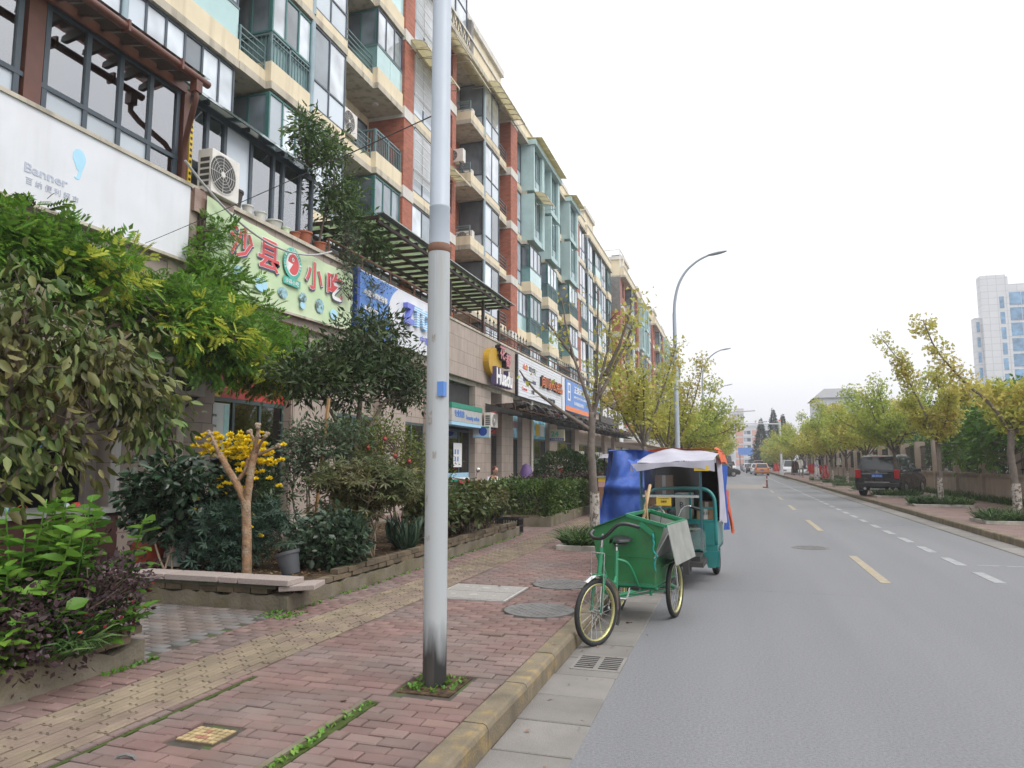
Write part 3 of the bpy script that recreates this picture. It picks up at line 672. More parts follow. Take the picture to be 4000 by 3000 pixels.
lt.bar((X0+.02,23.5,zt+1.1),(X0+.02,29,zt+1.1),.05); lt.build('lattice_railing',M['greyf'],B1)
MB().prism([(X0-2.2,zt+.2),(X0+.02,zt+.2),(X0+.02,zt+2.0),(X0-2.2,zt+2.6)],29.05,29.35,'y').build('gable_wall',M['greyplaster'],B1)
for yy0,yy1 in((38.2,44.6),(47.6,50.6)):
    box('teal_canopy',M['tealp'],B1,XW,X0+.6,yy0-.1,yy1+.1,zt-.05,zt+.25)
    for i in range(4):
        a=yy0+(yy1-yy0)*i/4; MB().cbox(X0+.35,a+(yy1-yy0)/8,zt+.42,1.2,(yy1-yy0)/4-.05,.03,ry=.12).build('canopy_sheet',M['awn'],B1)
def seq(y,pat):
    out=[]
    for t,w in pat: out.append((t,y,y+w)); y+=w
    return out
P2=[('tall',2.2),('rec',1.4),('glass',2.6),('tall',2.4),('rec',1.2),('rail',1.8)]
P3=[('brick',2.8),('ledge',2.8),('tall',2.2),('rec',1.5),('col',1.1),('teal',2.6),('rail',2.),('teal',2.6),('tall',2.2),('col',1.),('tall',2.6)]
B2=building('narrower cream apartment block with glass roof rooms behind the dark shop sign',seq(56.2,P2),5)
pent(B2,57,61,-11.4,2.6); 
X0,XW=-10.,-11.35
B3=building('red brick apartment block with a bare gable wall behind the ginkgo trees',seq(69.5,P3),5)
box('gable_brick',M['facebrick'],B3,-22,X0-.36,69.2,69.5,2,zt-3.4); box('gable_cement',M['greyplaster'],B3,-22,X0-.36,69.2,69.5,zt-3.4,zt); box('gable_band',M['white_band'],B3,-22,X0-.3,69.15,69.5,zt-FL*2-.2,zt-FL*2+.35)
pent(B3,73,77,-10.6,2.8); pent(B3,84,88,-10.6,2.2); 
gr=MB()
for a in(X0-2.4,X0-.4):
    for b_ in(69.8,72.2): gr.bar((a,b_,zt+.2),(a,b_,zt+2.9),.09)
for z_ in(zt+1.,zt+2.9):
    gr.bar((X0-2.4,69.8,z_),(X0-.4,69.8,z_),.08); gr.bar((X0-.4,69.8,z_),(X0-.4,72.2,z_),.08)
gr.build('white_roof_room_frame',M['bars'],B3); MB().box(X0-2.35,X0-.45,69.79,69.8,zt+.3,zt+1.).build('pane',M['tglass'],B3)
X0,XW=-9.7,-11.05
B4=building('distant brick and teal apartment block past the bare gable',seq(95.5,P3),5); pent(B4,99,103,-10.3,2.6); pent(B4,110,114,-10.3,2.2)
X0,XW=-9.9,-11.25
B5=building('farthest cream apartment block of the row, half hidden by street trees',seq(120.5,P2+P2),5); pent(B5,123,128,-10.5,2.4)
X0,XW=-11.,-12.35
# ---------------------------------------------------------------- air conditioners
M['acw']=mat('ac_white',(.66,.64,.6),rough=.45,var=.1,scale=5,streak=.15); M['acd']=mat('ac_dark',(.05,.05,.05),rough=.5,var=.1)
def ac(label,x,y,z,face='x',w=.82,h=.58,d=.3,brk=False):
    """face x: fan looks at +x ; face y: fan looks at -y"""
    t=T('air_conditioner',label,'air conditioner',(x,y,z),0 if face=='x' else -PI/2,group='outdoor air conditioning units',local=True)
    MB().box(-d/2,d/2,-w/2,w/2,0,h).build('casing',M['acw'],t,bevel=.012)
    cy=-w*.12; m=MB()
    m.M=Matrix.Translation((d/2,cy,h/2))@Matrix.Rotation(PI/2,4,'Y'); m.lathe([(.001,.004),(h*.42,.004)],(0,0,0),24,cap=False); o=m.build('fan_opening',M['acd'],t)
    m=MB(); m.M=Matrix.Translation((d/2+.008,cy,h/2))@Matrix.Rotation(PI/2,4,'Y')
    for k in range(1,7):
        r=h*.43*k/6; m.tube([(r*math.cos(a),r*math.sin(a),.006) for a in np.linspace(0,2*PI,21)],.0035 if k<6 else .008,4,cap=False)
    for a in np.linspace(0,2*PI,9)[:-1]: m.bar((0,0,.008),(h*.43*math.cos(a),h*.43*math.sin(a),.008),.006)
    m.lathe([(.001,.012),(.05,.012),(.05,.0)],(0,0,0),12); m.build('grille',M['acw'],t)
    g=MB()
    for i in range(5): g.box(-d/2+.06,d/2-.06,-w/2-.004,-w/2+.01,h*.15+i*h*.14,h*.15+i*h*.14+h*.09)
    g.build('side_vent',M['acd'],t)
    if brk:
        b=MB()
        for yy in(-w*.3,w*.3): b.bar((-d/2-.15,yy,-.03),(d/2,yy,-.03),.035); b.bar((d/2-.02,yy,-.03),(-d/2-.15,yy,-.3),.03)
        b.build('bracket',M['greyf'],t)
ac('air conditioner standing on the granite block beside the brown downpipe',-9.05,10.68,6.48,'x',.75,.82,.32)
ac('air conditioner on the side of the open balcony with the hanging mop',-11.2,18.75,ZB+2*FL+.62,'x',.8,.75,.3)
ac('air conditioner in the top brick ledge with a faded pink wall behind',-11.7,29.5+.75,ZB+4*FL+.64,'y')
ac('air conditioner with round fan on the lower brick ledge behind rails',-11.7,30.3,ZB+2*FL+.64,'y')
ac('air conditioner behind rails on the middle brick ledge',-11.75,30.3,ZB+3*FL+.64,'y')
ac('air conditioner bolted to the brick wall next to the middle ledge',-11.3,28.05,ZB+3*FL+.62,'y',brk=True)
ac('dim air conditioner on brackets on the tiled pillar by the grey downpipe',-9.0,9.95,2.75,'x',.8,.6,.32,brk=True)
ac('air conditioner above the round tree logo sign beside the red shop panel',-8.95,26.1,2.95,'x',.8,.55,.3,brk=True)
ac('air conditioner on the pale brick ledge of the far gable block',-10.7,73.6,ZB+3*FL+.64,'y')
ac('air conditioner low on the wall left of the round clipped bush',-9.05,43.2,1.7,'x',.8,.6,.3,brk=True)
ac('air conditioner low on the wall above the round clipped bush, second in its row',-9.05,48.2,1.7,'x',.8,.6,.3,brk=True)
ac('air conditioner low on the wall above the round clipped bush, third in its row',-9.05,49.6,1.7,'x',.8,.6,.3,brk=True)
# ================================================================ SHOP ROW BELOW THE FLATS
M['tile']=mat('granite_tile',(.37,.305,.26),rough=.6,var=.1,scale=2.5,bump=.1,bscale=150,objv=.07,streak=.25,streakcol=(.16,.13,.11))
M['tilejoint']=mat('tile_joint',(.1,.085,.075),rough=.9,var=.1)
M['granitewall']=tilemat('granite_cladding',(.37,.305,.26),(.15,.12,.1),.62,.5,var=.06,msize=.008,noise=.1)
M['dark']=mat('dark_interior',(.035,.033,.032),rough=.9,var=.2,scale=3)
M['shopf']=mat('shop_frame',(.06,.09,.09),rough=.4,var=.1)
M['brown']=mat('brown_paint',(.12,.045,.03),rough=.4,var=.15,scale=5)
M['brownd']=mat('brown_steel',(.055,.032,.026),rough=.5,var=.2,scale=5,streak=.2,streakcol=(.12,.1,.08))
M['steel']=mat('dark_steel',(.045,.045,.042),rough=.6,var=.2,scale=5)
M['rust']=mat('rusty_pipe',(.16,.08,.05),rough=.7,var=.3,scale=8)
M['glass']=glassmat('thin_glass',(.8,.86,.86),.3); M['shopglass']=glassmat('shop_glass',(.55,.6,.6),.07); M['roofglass']=glassmat('roof_glass',(.62,.7,.62),.03,.1)
M['signwhite']=mat('sign_white',(.68,.7,.74),rough=.5,var=.05,scale=2,streak=.14,streakcol=(.36,.3,.25))
M['signgreen']=mat('banner_green',(.57,.68,.45),rough=.7,var=.08,scale=1.5,col2=(.5,.64,.4),c2scale=.8)
M['red']=mat('sign_red',(.62,.08,.085),rough=.5,var=.06); M['navy']=mat('letter_shadow',(.09,.07,.16),rough=.6,var=.05)
M['white']=mat('white_print',(.8,.8,.8),rough=.5,var=.04); M['emerald']=mat('emblem_green',(.07,.42,.33),rough=.5,var=.06); M['lightblue']=mat('light_blue_print',(.35,.6,.78),rough=.5,var=.06)
M['palegrey']=mat('faded_lettering',(.46,.5,.6),rough=.6,var=.05); M['paleblue']=mat('faded_blue',(.4,.68,.85),rough=.6,var=.05)
M['blue']=mat('sign_blue',(.1,.24,.6),rough=.45,var=.08,scale=2,streak=.1); M['deepblue']=mat('deep_blue',(.02,.06,.28),rough=.45,var=.1)
M['orange']=mat('sign_orange',(.75,.22,.07),rough=.5,var=.05); M['yellow']=mat('sign_yellow',(.65,.45,.04),rough=.5,var=.08); M['black']=mat('black_print',(.02,.02,.025),rough=.5,var=.05)
M['sredpanel']=mat('red_panel',(.5,.05,.04),rough=.45,var=.12,scale=5); M['darksign']=mat('dark_sign_board',(.06,.05,.048),rough=.6,var=.12,scale=3)
M['cyan']=mat('cyan_poster',(.12,.45,.62),rough=.5,var=.2,scale=4,col2=(.4,.65,.75),c2scale=2)
SH=T('shop_row','ground floor shop row clad in beige granite tiles under the flats','shops',(-10.5,28,.15))
box('terrace_slab',M['slab'],SH,-12.9,-9.31,-2,58,4.6,5.19)
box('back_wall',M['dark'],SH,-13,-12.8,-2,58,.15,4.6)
MB().box(-12.8,-9.3,-2,58,.1,.2).build('shop_floor',mat('shop_floor',(.2,.19,.18),rough=.5,var=.1),SH)
fas=box('fascia',M['granitewall'],SH,-9.3,-9.12,-2,58,4.6,6.45); box('coping',M['slab'],SH,-9.36,-9.06,-2,58,6.45,6.53); box('soffit',M['slab'],SH,-9.8,-9.3,-2,58,4.45,4.6)
def tiles(par,x,y0,y1,z0,z1,w,h,off=True,t=.025,gap=.008,face='x',xs=None):
    z=z0;r=0; cache={}
    while z<z1-.03:
        zz=min(z+h,z1); a=(y0 if face=='x' else xs[0]); end=(y1 if face=='x' else xs[1]); first=w/2 if(off and r%2) else w
        while a<end-.02:
            b=min(a+first,end); first=w
            if b-a>.05:
                k=(round(b-a,3),round(zz-z,3))
                if k not in cache:
                    lx,lz=(b-a-gap)/2,(zz-z-gap)/2
                    m=MB().box(0,t,-lx,lx,-lz,lz) if face=='x' else MB().box(-lx,lx,-t,0,-lz,lz)
                    me=npmesh('tile',np.array(m.v),m.f); me.materials.append(M['tile']); cache[k]=me
                p=(x,(a+b)/2,(z+zz)/2) if face=='x' else ((a+b)/2,y0,(z+zz)/2)
                linkobj('tile',cache[k],None,par,p)
            a=b
        z+=h;r+=1
tiles(fas,-9.118,9.6,10.45,4.6,6.44,.42,.61); tiles(fas,-9.118,21.4,29.7,4.6,6.44,.62,.46)
pil=[(8.97,11.02),(13.5,15.3),(17.6,19.1),(20.9,21.9),(25.0,26.82),(28.2,29.8),(31.2,32.9),(36.2,37.9),(42.4,43.6),(47.5,48.6),(52.6,53.8),(57.,58.)]
for i,(a,b) in enumerate(pil):
    p=box('pillar',M['tilejoint'],SH,-9.8,-9.23,a,b,.15,4.45)
    if i in(0,4,5,6,7,8):
        tiles(p,-9.229,a,b,.16,4.44,.5,.36); tiles(p,0,a-.001,b,.16,4.44,.6,.36,face='y',xs=(-9.8,-9.235))
    else: box('cladding',M['granitewall'],SH,-9.229,-9.2,a,b,.16,4.44); box('cladding',M['granitewall'],SH,-9.8,-9.23,a-.03,a-.001,.16,4.44)
# shop fronts between pillars: frame, panes, transom panel
def front(a,b,head=2.75,n=3,panel=None,ptop=4.4,x=-9.45,gl='shopglass'):
    f=MB(); f.box(x-.05,x+.03,a,b,head,head+.08); f.box(x-.05,x+.03,a,b,.2,.28)
    for i in range(n+1):
        y=a+(b-a)*i/n; y=min(max(y,a+.035),b-.035); f.box(x-.045,x+.025,y-.035,y+.035,.28,head)
    o=f.build('shop_front',M['shopf'],SH)
    for i in range(n): MB().box(x-.01,x,a+(b-a)*i/n+.04,a+(b-a)*(i+1)/n-.04,.28,head).build('pane',M[gl],o)
    box('transom_panel',M[panel or 'granitewall'],SH,x-.03,x+.02,a,b,head+.082,ptop)
    return o
box('shutter_box',M['slab'],SH,-9.75,-9.5,3.,8.9,3.1,4.45)
MB().box(-9.62,-9.5,8.62,8.78,.2,3.2).build('door_post',mat('brown_grey_post',(.2,.17,.155),rough=.6,var=.1),SH); MB().box(-9.3,-9.2,8.87,8.96,.2,3.6).build('shutter_rail',mat('light_rail',(.5,.49,.47),rough=.5,var=.08),SH)
MB().tube([(-9.12,10.1,.2),(-9.12,10.1,4.5)],.06,10).build('downpipe',M['pipe'],SH,smooth=True)
MB().tube([(-9.12,32.5,.2),(-9.12,32.5,4.5)],.07,10).build('downpipe',M['pipe'],SH,smooth=True)
front(11.02,13.5,2.78,3,'sredpanel',4.2); front(15.3,17.6,2.75,2); front(19.1,20.9,2.75,2)
front(21.9,25.,2.7,3,'dark'); front(26.82,28.2,2.7,2,'sredpanel',3.7); front(29.8,31.2,2.65,2,'cyan',3.9); front(32.9,36.2,2.7,3,'cyan',3.7); front(37.9,42.4,2.7,3,'dark'); front(43.6,47.5,2.7,3); front(48.6,52.6,2.7,3); front(53.8,57,2.7,3)
# interior shelves give the glass something to show
for y0 in(12.2,22.6,29.9,33.4,38.5,44.5,49.5):
    s=MB()
    for i in range(5): s.box(-12.6,-12.2,y0,y0+2.2,.4+i*.5,.43+i*.5)
    o=s.build('shelving',M['white'],SH)
    for i in range(5):
        for j in range(7):
            c=random.choice(['red','yellow','lightblue','white','emerald','orange']); hh=random.uniform(.15,.4); MB().box(-12.5,-12.25,y0+.05+j*.31,y0+.25+j*.31,.432+i*.5,.432+i*.5+hh).build('stock',M[c],o)
# ---------------------------------------------------------------- far shop row past the gap
S2=T('shop_row','low pale shop row with grey fascia beyond the dark sign','shops',(-10.5,90,.15))
box('wall',M['granitewall'],S2,-13,-9.9,59,170,.1,6.3)
for i in range(22):
    y=60+i*5; 
    o=MB().box(-9.9,-9.82,y,y+3.6,.3,3.).build('window',M['shopf'],S2); MB().box(-9.82,-9.81,y+.1,y+1.75,.4,2.9).build('pane',M['win'],o); MB().box(-9.82,-9.81,y+1.85,y+3.5,.4,2.9).build('pane',M['win'],o)
box('fascia',mat('grey_fascia',(.38,.38,.37),rough=.6,var=.1),S2,-9.9,-9.4,59,170,3.6,6.0); box('canopy',M['slab'],S2,-9.4,-7.9,61,168,3.3,3.42)
# ---------------------------------------------------------------- signs
UY=(0,1,0);UZ=(0,0,1)
t=T('shop_sign','large white shop sign with faded grey lettering and a pale blue drop emblem','sign',(-9.05,6.5,5.1))
MB().box(-9.12,-9.0,2.4,9.93,5.1,6.42).build('board',M['signwhite'],t); MB().box(-9.13,-8.97,2.4,9.95,6.42,6.48).box(-9.13,-8.98,2.4,9.95,5.05,5.1).build('edge_trim',M['slab'],t)
text('lettering','Banner',M['palegrey'],t,(-8.998,7.22,5.56),UY,UZ,.135,.66,.004,bold=.02); text('lettering','百 纳 便 利 超 市',M['palegrey'],t,(-8.998,7.33,5.385),UY,UZ,.1,.82,.004)
dp=[(0,.22),(.06,.2),(.11,.13),(.115,.05),(.08,-.05),(.055,-.13),(.045,-.19),(.02,-.235),(-.03,-.24),(-.06,-.22),(-.02,-.2),(.0,-.16),(.005,-.1),(-.03,-.09),(-.06,-.02),(-.1,.05),(-.1,.13),(-.06,.2)]
MB().prism([(7.7+a,5.93+b) for a,b in dp],-9.0,-8.995,'x').build('drop_emblem',M['paleblue'],t)
# green cloth banner
t=T('shop_banner','pale green cloth shop banner with big red characters and a round emblem','banner',(-9.0,12.9,4.75))
def cloth(u,v):
    y=10.3+5.2*u; zt=6.40-.14*u-.12*math.sin(PI*u)*(1-u*.4); zb=4.72+.12*u; z=zb+(zt-zb)*v
    return (-8.98+.02*math.sin(u*19+v*2)+.012*math.sin(u*47)*v,y,z)
MB().grid(cloth,60,14).build('cloth',M['signgreen'],t,smooth='all'); MB().bar((-9.0,10.28,4.7),(-9.0,15.52,4.84),.05).build('bottom_batten',M['slab'],t); MB().bar((-9.05,10.25,4.7),(-9.05,10.25,6.5),.06).build('side_batten',M['brownd'],t)
for ch,(y0,z1,y1,z0) in zip('沙县小吃',((10.92,6.05,11.59,5.58),(11.75,6.09,12.46,5.51),(13.42,6.07,14.1,5.51),(14.31,6.07,14.95,5.45))):
    cy,cz=(y0+y1)/2,(z0+z1)/2; h=.66; w=.72
    text('character_shadow',ch,M['navy'],t,(-8.942,cy+.018,cz-.03),UY,UZ,h,w,.003,bold=.028); text('character_edge',ch,M['white'],t,(-8.938,cy,cz),UY,UZ,h,w,.003,bold=.026); text('character',ch,M['red'],t,(-8.933,cy,cz),UY,UZ,h-.03,w-.04,.003,bold=.012)
def disc(name,m,par,x,cy,cz,ry,rz,n=28,dx=.003,a0=0,a1=2*PI):
    return MB().prism([(cy+ry*math.cos(a),cz+rz*math.sin(a)) for a in np.linspace(a0,a1,n,endpoint=(a1-a0)<6)],x,x+dx,'x').build(name,m,par)
e=disc('emblem',M['emerald'],t,-8.942,12.93,5.85,.33,.34); disc('emblem_field',M['white'],e,-8.939,12.93,5.83,.235,.25); disc('emblem_figure',M['red'],e,-8.936,12.95,5.83,.2,.225); MB().prism([(12.93,5.83),(12.72,5.86),(12.78,5.64)],-8.934,-8.931,'x').build('emblem_cut',M['white'],e); disc('emblem_dot',M['white'],e,-8.933,12.93,5.93,.04,.045); disc('emblem_dot',M['emerald'],e,-8.930,12.93,5.93,.02,.025)
MB().box(-8.945,-8.94,12.62,13.24,5.36,5.52).build('plaque',M['emerald'],e); text('plaque_lettering','沙县小吃',M['white'],e,(-8.938,12.93,5.44),UY,UZ,.1,.5,.002,bold=.01)
for i,ch in enumerate('SHAXIAN DELICACIES'):
    a=R(205-i*13.5)
    if ch!=' ': text('emblem_letter',ch,M['white'],e,(-8.938,12.93+.285*math.cos(a),5.85+.295*math.sin(a)),(0,math.sin(a),-math.cos(a)),(0,math.cos(a),math.sin(a)),.06,.035,.002)
M['dishmix']=mat('dish_print',(.3,.5,.55),rough=.6,var=.3,scale=14,col2=(.1,.14,.12),c2scale=9,c2pos=(.48,.56))
for y,z,ry,rz,m in((11.2,5.2,.17,.15,'dishmix'),(11.9,5.14,.2,.14,'paleblue'),(12.62,5.14,.17,.12,'dishmix'),(13.36,5.2,.14,.11,'dishmix'),(13.36,5.03,.1,.08,'paleblue'),(14.02,5.15,.18,.17,'dishmix'),(14.62,5.08,.15,.12,'paleblue')): disc('printed_dish',M[m],t,-8.945,y,z,ry,rz,20,.004)
# blue and white courier sign
t=T('shop_sign','blue and white courier shop sign with raised striped letters beside the lamp post','sign',(-9.0,18.5,4.86))
MB().box(-9.12,-8.96,15.75,21.3,4.86,6.48).build('board',M['signwhite'],t); MB().box(-9.12,-8.9,15.62,15.75,4.8,6.5).build('side_panel',M['deepblue'],t)
pts=[(15.75,4.87),(15.75,6.47),(18.2,6.47)]+[(17.4+.85*(abs(s)**1.9),5.72+s*.8) for s in np.linspace(.93,-.93,15)]+[(18.1,4.87)]
pts=[(15.76,4.87),(17.66,4.87)]+[(19.2-1.78*math.cos(a),5.75+.98*math.sin(a)) for a in np.linspace(-.9,.82,16)]+[(17.98,6.47),(15.76,6.47)]
MB().prism(pts,-8.96,-8.952,'x').build('blue_field',M['blue'],t); MB().box(-8.97,-8.955,15.7,21.3,6.46,6.5).build('edge_trim',M['signwhite'],t)
text('lettering','中通大学城分部',M['white'],t,(-8.95,16.66,5.96),UY,UZ,.17,1.25,.03,bold=.02); text('lettering','联系电话:',M['white'],t,(-8.95,16.42,5.55),UY,UZ,.15,.72,.03,bold=.02)
M['stripe']=None
def stripemat():
    m=bpy.data.materials.new('striped_letters'); m.use_nodes=True; n=m.node_tree.nodes; l=m.node_tree.links; g=n.new('ShaderNodeNewGeometry'); sp=n.new('ShaderNodeSeparateXYZ'); l.new(g.outputs[0],sp.inputs[0])
    a=n.new('ShaderNodeMath'); a.operation='MULTIPLY'; a.inputs[1].default_value=14; l.new(sp.outputs[2],a.inputs[0]); b=n.new('ShaderNodeMath'); b.operation='FRACT'; l.new(a.outputs[0],b.inputs[0])
    r=n.new('ShaderNodeValToRGB'); r.color_ramp.interpolation='CONSTANT'; r.color_ramp.elements[0].color=(.2,.5,.8,1); r.color_ramp.elements[1].position=.55; r.color_ramp.elements[1].color=(.75,.8,.85,1); l.new(b.outputs[0],r.inputs[0]); l.new(r.outputs[0],n['Principled BSDF'].inputs['Base Color']); return m
M['stripe']=stripemat()
M['zblue']=mat('letter_blue',(.16,.2,.62),rough=.4,var=.05)
text('raised_letter','Z',M['zblue'],t,(-8.955,18.55,5.87),UY,UZ,.6,.55,.14,bold=.06); text('raised_letter','T',M['stripe'],t,(-8.955,19.15,5.9),UY,UZ,.6,.6,.1,bold=.06); text('raised_letter','O',M['stripe'],t,(-8.955,19.72,5.87),UY,UZ,.64,.62,.1,bold=.06)
text('lettering','中通快递',M['zblue'],t,(-8.955,20.2,5.3),UY,UZ,.22,1.4,.01,bold=.02)
# yellow round sign with raised letters
t=T('shop_sign','yellow disc shop sign with raised red characters and white latin letters','sign',(-9.0,26.8,4.5))
MB().prism([(26.3+.8*math.cos(a),5.5+.56*math.sin(a)) for a in np.linspace(0,2*PI,30)[:-1]],-9.1,-8.85,'x').build('disc',mat('dull_gold',(.5,.3,.02),rough=.5,var=.12),t)
for ch,y_,z_ in(('花',26.75,5.95),('都',27.5,5.72)): text('letter_backing',ch,M['black'],t,(-8.9,y_,z_),UY,UZ,.62,.74,.2,bold=.045); text('raised_lettering',ch,mat('pink_red',(.55,.2,.22),rough=.5,var=.06),t,(-8.695,y_,z_),UY,UZ,.54,.66,.012,bold=.015)
text('letter_backing','Huadu',M['navy'],t,(-8.9,27.0,4.95),UY,UZ,.72,2.1,.2,bold=.06); text('raised_lettering','Huadu',M['white'],t,(-8.695,27.0,4.95),UY,UZ,.64,2.0,.015,bold=.03)
# white slatted office supplies sign
t=T('shop_sign','white slatted office supplies sign with small brand marks and red-black raised characters','sign',(-9.0,33.8,4.5))
b=box('board',M['black'],t,-9.1,-8.98,29.75,37.9,4.5,6.35)
for i in range(14): MB().box(-8.98,-8.95,29.78,37.88,4.52+i*.131,4.52+i*.131+.118).build('slat',M['signwhite'],t)
text('lettering','deli',M['red'],t,(-8.948,30.8,5.9),UY,UZ,.26,.75,.012,bold=.04); text('lettering','得力文具',M['black'],t,(-8.948,32.0,5.9),UY,UZ,.24,1.1,.012); text('lettering','Lenovo联想',M['navy'],t,(-8.948,31.9,5.33),UY,UZ,.17,1.4,.012,bold=.02); text('lettering','hp',M['navy'],t,(-8.948,30.68,5.3),UY,UZ,.24,.4,.012,bold=.04)
text('lettering','Canon',M['red'],t,(-8.948,30.68,4.9),UY,UZ,.16,.8,.012,bold=.02); text('lettering','佳能',M['black'],t,(-8.948,32.1,4.87),UY,UZ,.17,.5,.012)
text('letter_backing','向川办公用品',M['black'],t,(-8.948,35.5,5.55),UY,UZ,.6,4.3,.1,bold=.025); text('raised_lettering','向川办公用品',M['orange'],t,(-8.845,35.58,5.55),UY,UZ,.57,4.25,.012,bold=.005)
text('lettering','惠普一级授权经销商',M['black'],t,(-8.948,35.3,4.77),UY,UZ,.2,2.2,.012)
# pharmacy sign
t=T('shop_sign','blue pharmacy sign with white characters and an orange bottom stripe','sign',(-9.0,42,4.5))
MB().box(-9.1,-8.9,38.7,45.3,4.5,6.25).build('board',M['blue'],t); MB().box(-8.9,-8.89,38.72,45.28,4.52,4.78).build('orange_stripe',M['orange'],t); MB().box(-9.05,-8.93,38.0,38.62,4.4,6.3).build('end_box',M['signwhite'],t)
text('lettering','正京元大药房',M['white'],t,(-8.898,43,5.85),UY,UZ,.45,4.2,.02,bold=.015); text('lettering','ZHENGJINGYUAN PHARMACY',M['white'],t,(-8.898,42.8,5.4),UY,UZ,.16,4.,.01); text('lettering','省市医保定点单位',M['white'],t,(-8.898,42.2,5.05),UY,UZ,.22,2.7,.01,bold=.01)
MB().box(-8.9,-8.89,39.2,39.9,5.1,6.1).build('pictogram',M['white'],t); MB().box(-8.889,-8.885,39.35,39.75,5.2,5.55).box(-8.889,-8.885,39.35,39.75,5.65,6.0).build('pictogram_cut',M['blue'],t)
t=T('shop_sign','small blue slatted sign with red and white lettering left of the dark sign','sign',(-9.0,47.5,5.1))
b=MB().box(-9.08,-8.98,45.5,49.7,5.05,6.35).build('board',mat('slat_blue',(.25,.42,.62),rough=.5,var=.08),t)
for i in range(8): MB().box(-8.98,-8.965,45.52,49.68,5.08+i*.16,5.08+i*.16+.13).build('slat',MATS['slat_blue'],t)
text('lettering','七彩阳光',M['white'],t,(-8.96,47.8,5.95),UY,UZ,.36,2.6,.03,bold=.03); text('lettering','Hair Salon',M['orange'],t,(-8.96,47.8,5.4),UY,UZ,.3,2.6,.02,bold=.02)
t=T('shop_sign','dark brown shop sign with tall white raised characters','sign',(-9.0,53.5,4.6))
MB().box(-9.12,-8.95,49.9,57.5,4.45,6.15).build('board',M['darksign'],t); text('raised_lettering','Am',M['white'],t,(-8.945,51.3,5.35),UY,UZ,.9,1.6,.05,bold=.03); text('raised_lettering','美甲彩妆',M['white'],t,(-8.945,54.9,5.3),UY,UZ,.75,4.2,.05,bold=.025)
t=T('shop_sign','plain white hanging sign board under the dark sign end','sign',(-9.0,58.2,3.6)); MB().box(-9.1,-8.9,57.6,60,3.3,5.0).build('board',M['signwhite'],t); MB().box(-9.12,-8.88,57.58,57.6,3.28,5.02).build('edge_trim',M['slab'],t)
t=T('shop_sign','grey fascia sign with red characters behind the ginkgo branches','sign',(-9.3,66,4)); MB().box(-9.39,-9.25,60.5,72,3.7,5.7).build('board',MATS['grey_fascia'],t)
text('lettering','平价超市',M['red'],t,(-9.24,67,4.75),UY,UZ,.9,6.5,.03,bold=.03)
t=T('shop_sign','grey and blue beauty salon sign box under the leaves','sign',(-8.9,23.4,2.8))
MB().box(-9.4,-8.88,21.9,24.85,2.98,3.42).build('box_body',mat('sign_silver',(.5,.5,.5),rough=.4,var=.1,metal=.2),t); MB().box(-9.4,-8.87,21.88,24.87,3.43,3.6).build('green_band',mat('sign_dkgreen',(.02,.24,.16),rough=.5,var=.06),t); MB().box(-9.4,-8.87,21.88,24.87,2.86,2.97).build('blue_band',M['lightblue'],t)
text('lettering','beauty salon',M['blue'],t,(-8.877,23.9,3.15),UY,UZ,.2,1.3,.01,bold=.02); text('lettering','专业美容',M['blue'],t,(-8.877,22.6,3.25),UY,UZ,.24,.9,.01,bold=.02)
t=T('hanging_sign','small grey box sign with a round dark blue tree emblem','sign',(-8.8,24.9,2.5))
bb=MB().box(-9.2,-8.55,24.75,24.93,2.5,2.95).build('box_body',MATS['sign_silver'],t,bevel=.02); MB().box(-9.19,-8.56,24.742,24.75,2.53,2.62).build('blue_band',M['lightblue'],t); MB().box(-9.19,-8.56,24.742,24.75,2.86,2.92).build('green_band',MATS['sign_dkgreen'],t)
m=MB(); m.M=Matrix.Translation((-8.8,24.746,2.74))@Matrix.Rotation(PI/2,4,'X'); m.lathe([(.12,0),(.16,0),(.16,.008),(.12,.008)],(0,0,0),24); m.build('ring_emblem',M['deepblue'],t)
m=MB(); m.M=Matrix.Translation((-8.8,24.746,2.74))@Matrix.Rotation(PI/2,4,'X'); m.lathe([(.001,.004),(.06,.004)],(0,.03,0),12,cap=False); m.box(-.012,.012,-.09,0,.0,.006); m.build('tree_emblem',M['deepblue'],t)
t=T('hanging_sign','cream box sign with green 24 by the pharmacy entrance','sign',(-8.7,36.0,2.7)); MB().box(-9.15,-8.35,35.92,36.1,2.7,3.3).build('box_body',mat('sign_cream',(.55,.5,.36),rough=.5,var=.06),t,bevel=.03)
text('lettering','24',M['emerald'],t,(-8.85,35.915,3.08),(1,0,0),UZ,.28,.42,.01,bold=.03); MB().box(-9.12,-8.38,35.905,35.918,2.74,2.86).build('lower_band',M['deepblue'],t); text('lettering','小时便民药店',M['white'],t,(-8.75,35.905,2.8),(1,0,0),UZ,.08,.62,.004)
t=T('wall_panel','yellow strip and red panel printed with 迎客 above the restaurant door','sign',(-9.430,12.2,2.9)); MB().box(-9.428,-9.410,11.04,11.42,2.86,4.1).build('yellow_strip',M['yellow'],t); MB().box(-9.428,-9.415,11.43,13.48,2.86,4.1).build('red_field',M['sredpanel'],t)
text('lettering','迎',M['red'],t,(-9.408,11.23,3.55),UY,UZ,.24,.24,.004,bold=.01); text('lettering','客',M['red'],t,(-9.408,11.23,3.15),UY,UZ,.24,.24,.004,bold=.01); MB().box(-9.415,-9.410,11.43,13.48,3.05,3.065).build('gold_line',M['yellow'],t)
t=T('poster','white and pale green menu poster on the restaurant window','poster',(-9.410,11.3,1.7)); MB().box(-9.418,-9.410,11.06,11.7,1.72,2.74).build('sheet',mat('poster_white',(.6,.66,.64),rough=.5,var=.1,scale=5),t); MB().box(-9.410,-9.407,11.55,11.69,1.75,2.72).build('green_edge',mat('poster_aqua',(.35,.62,.6),rough=.5,var=.15,scale=8),t)
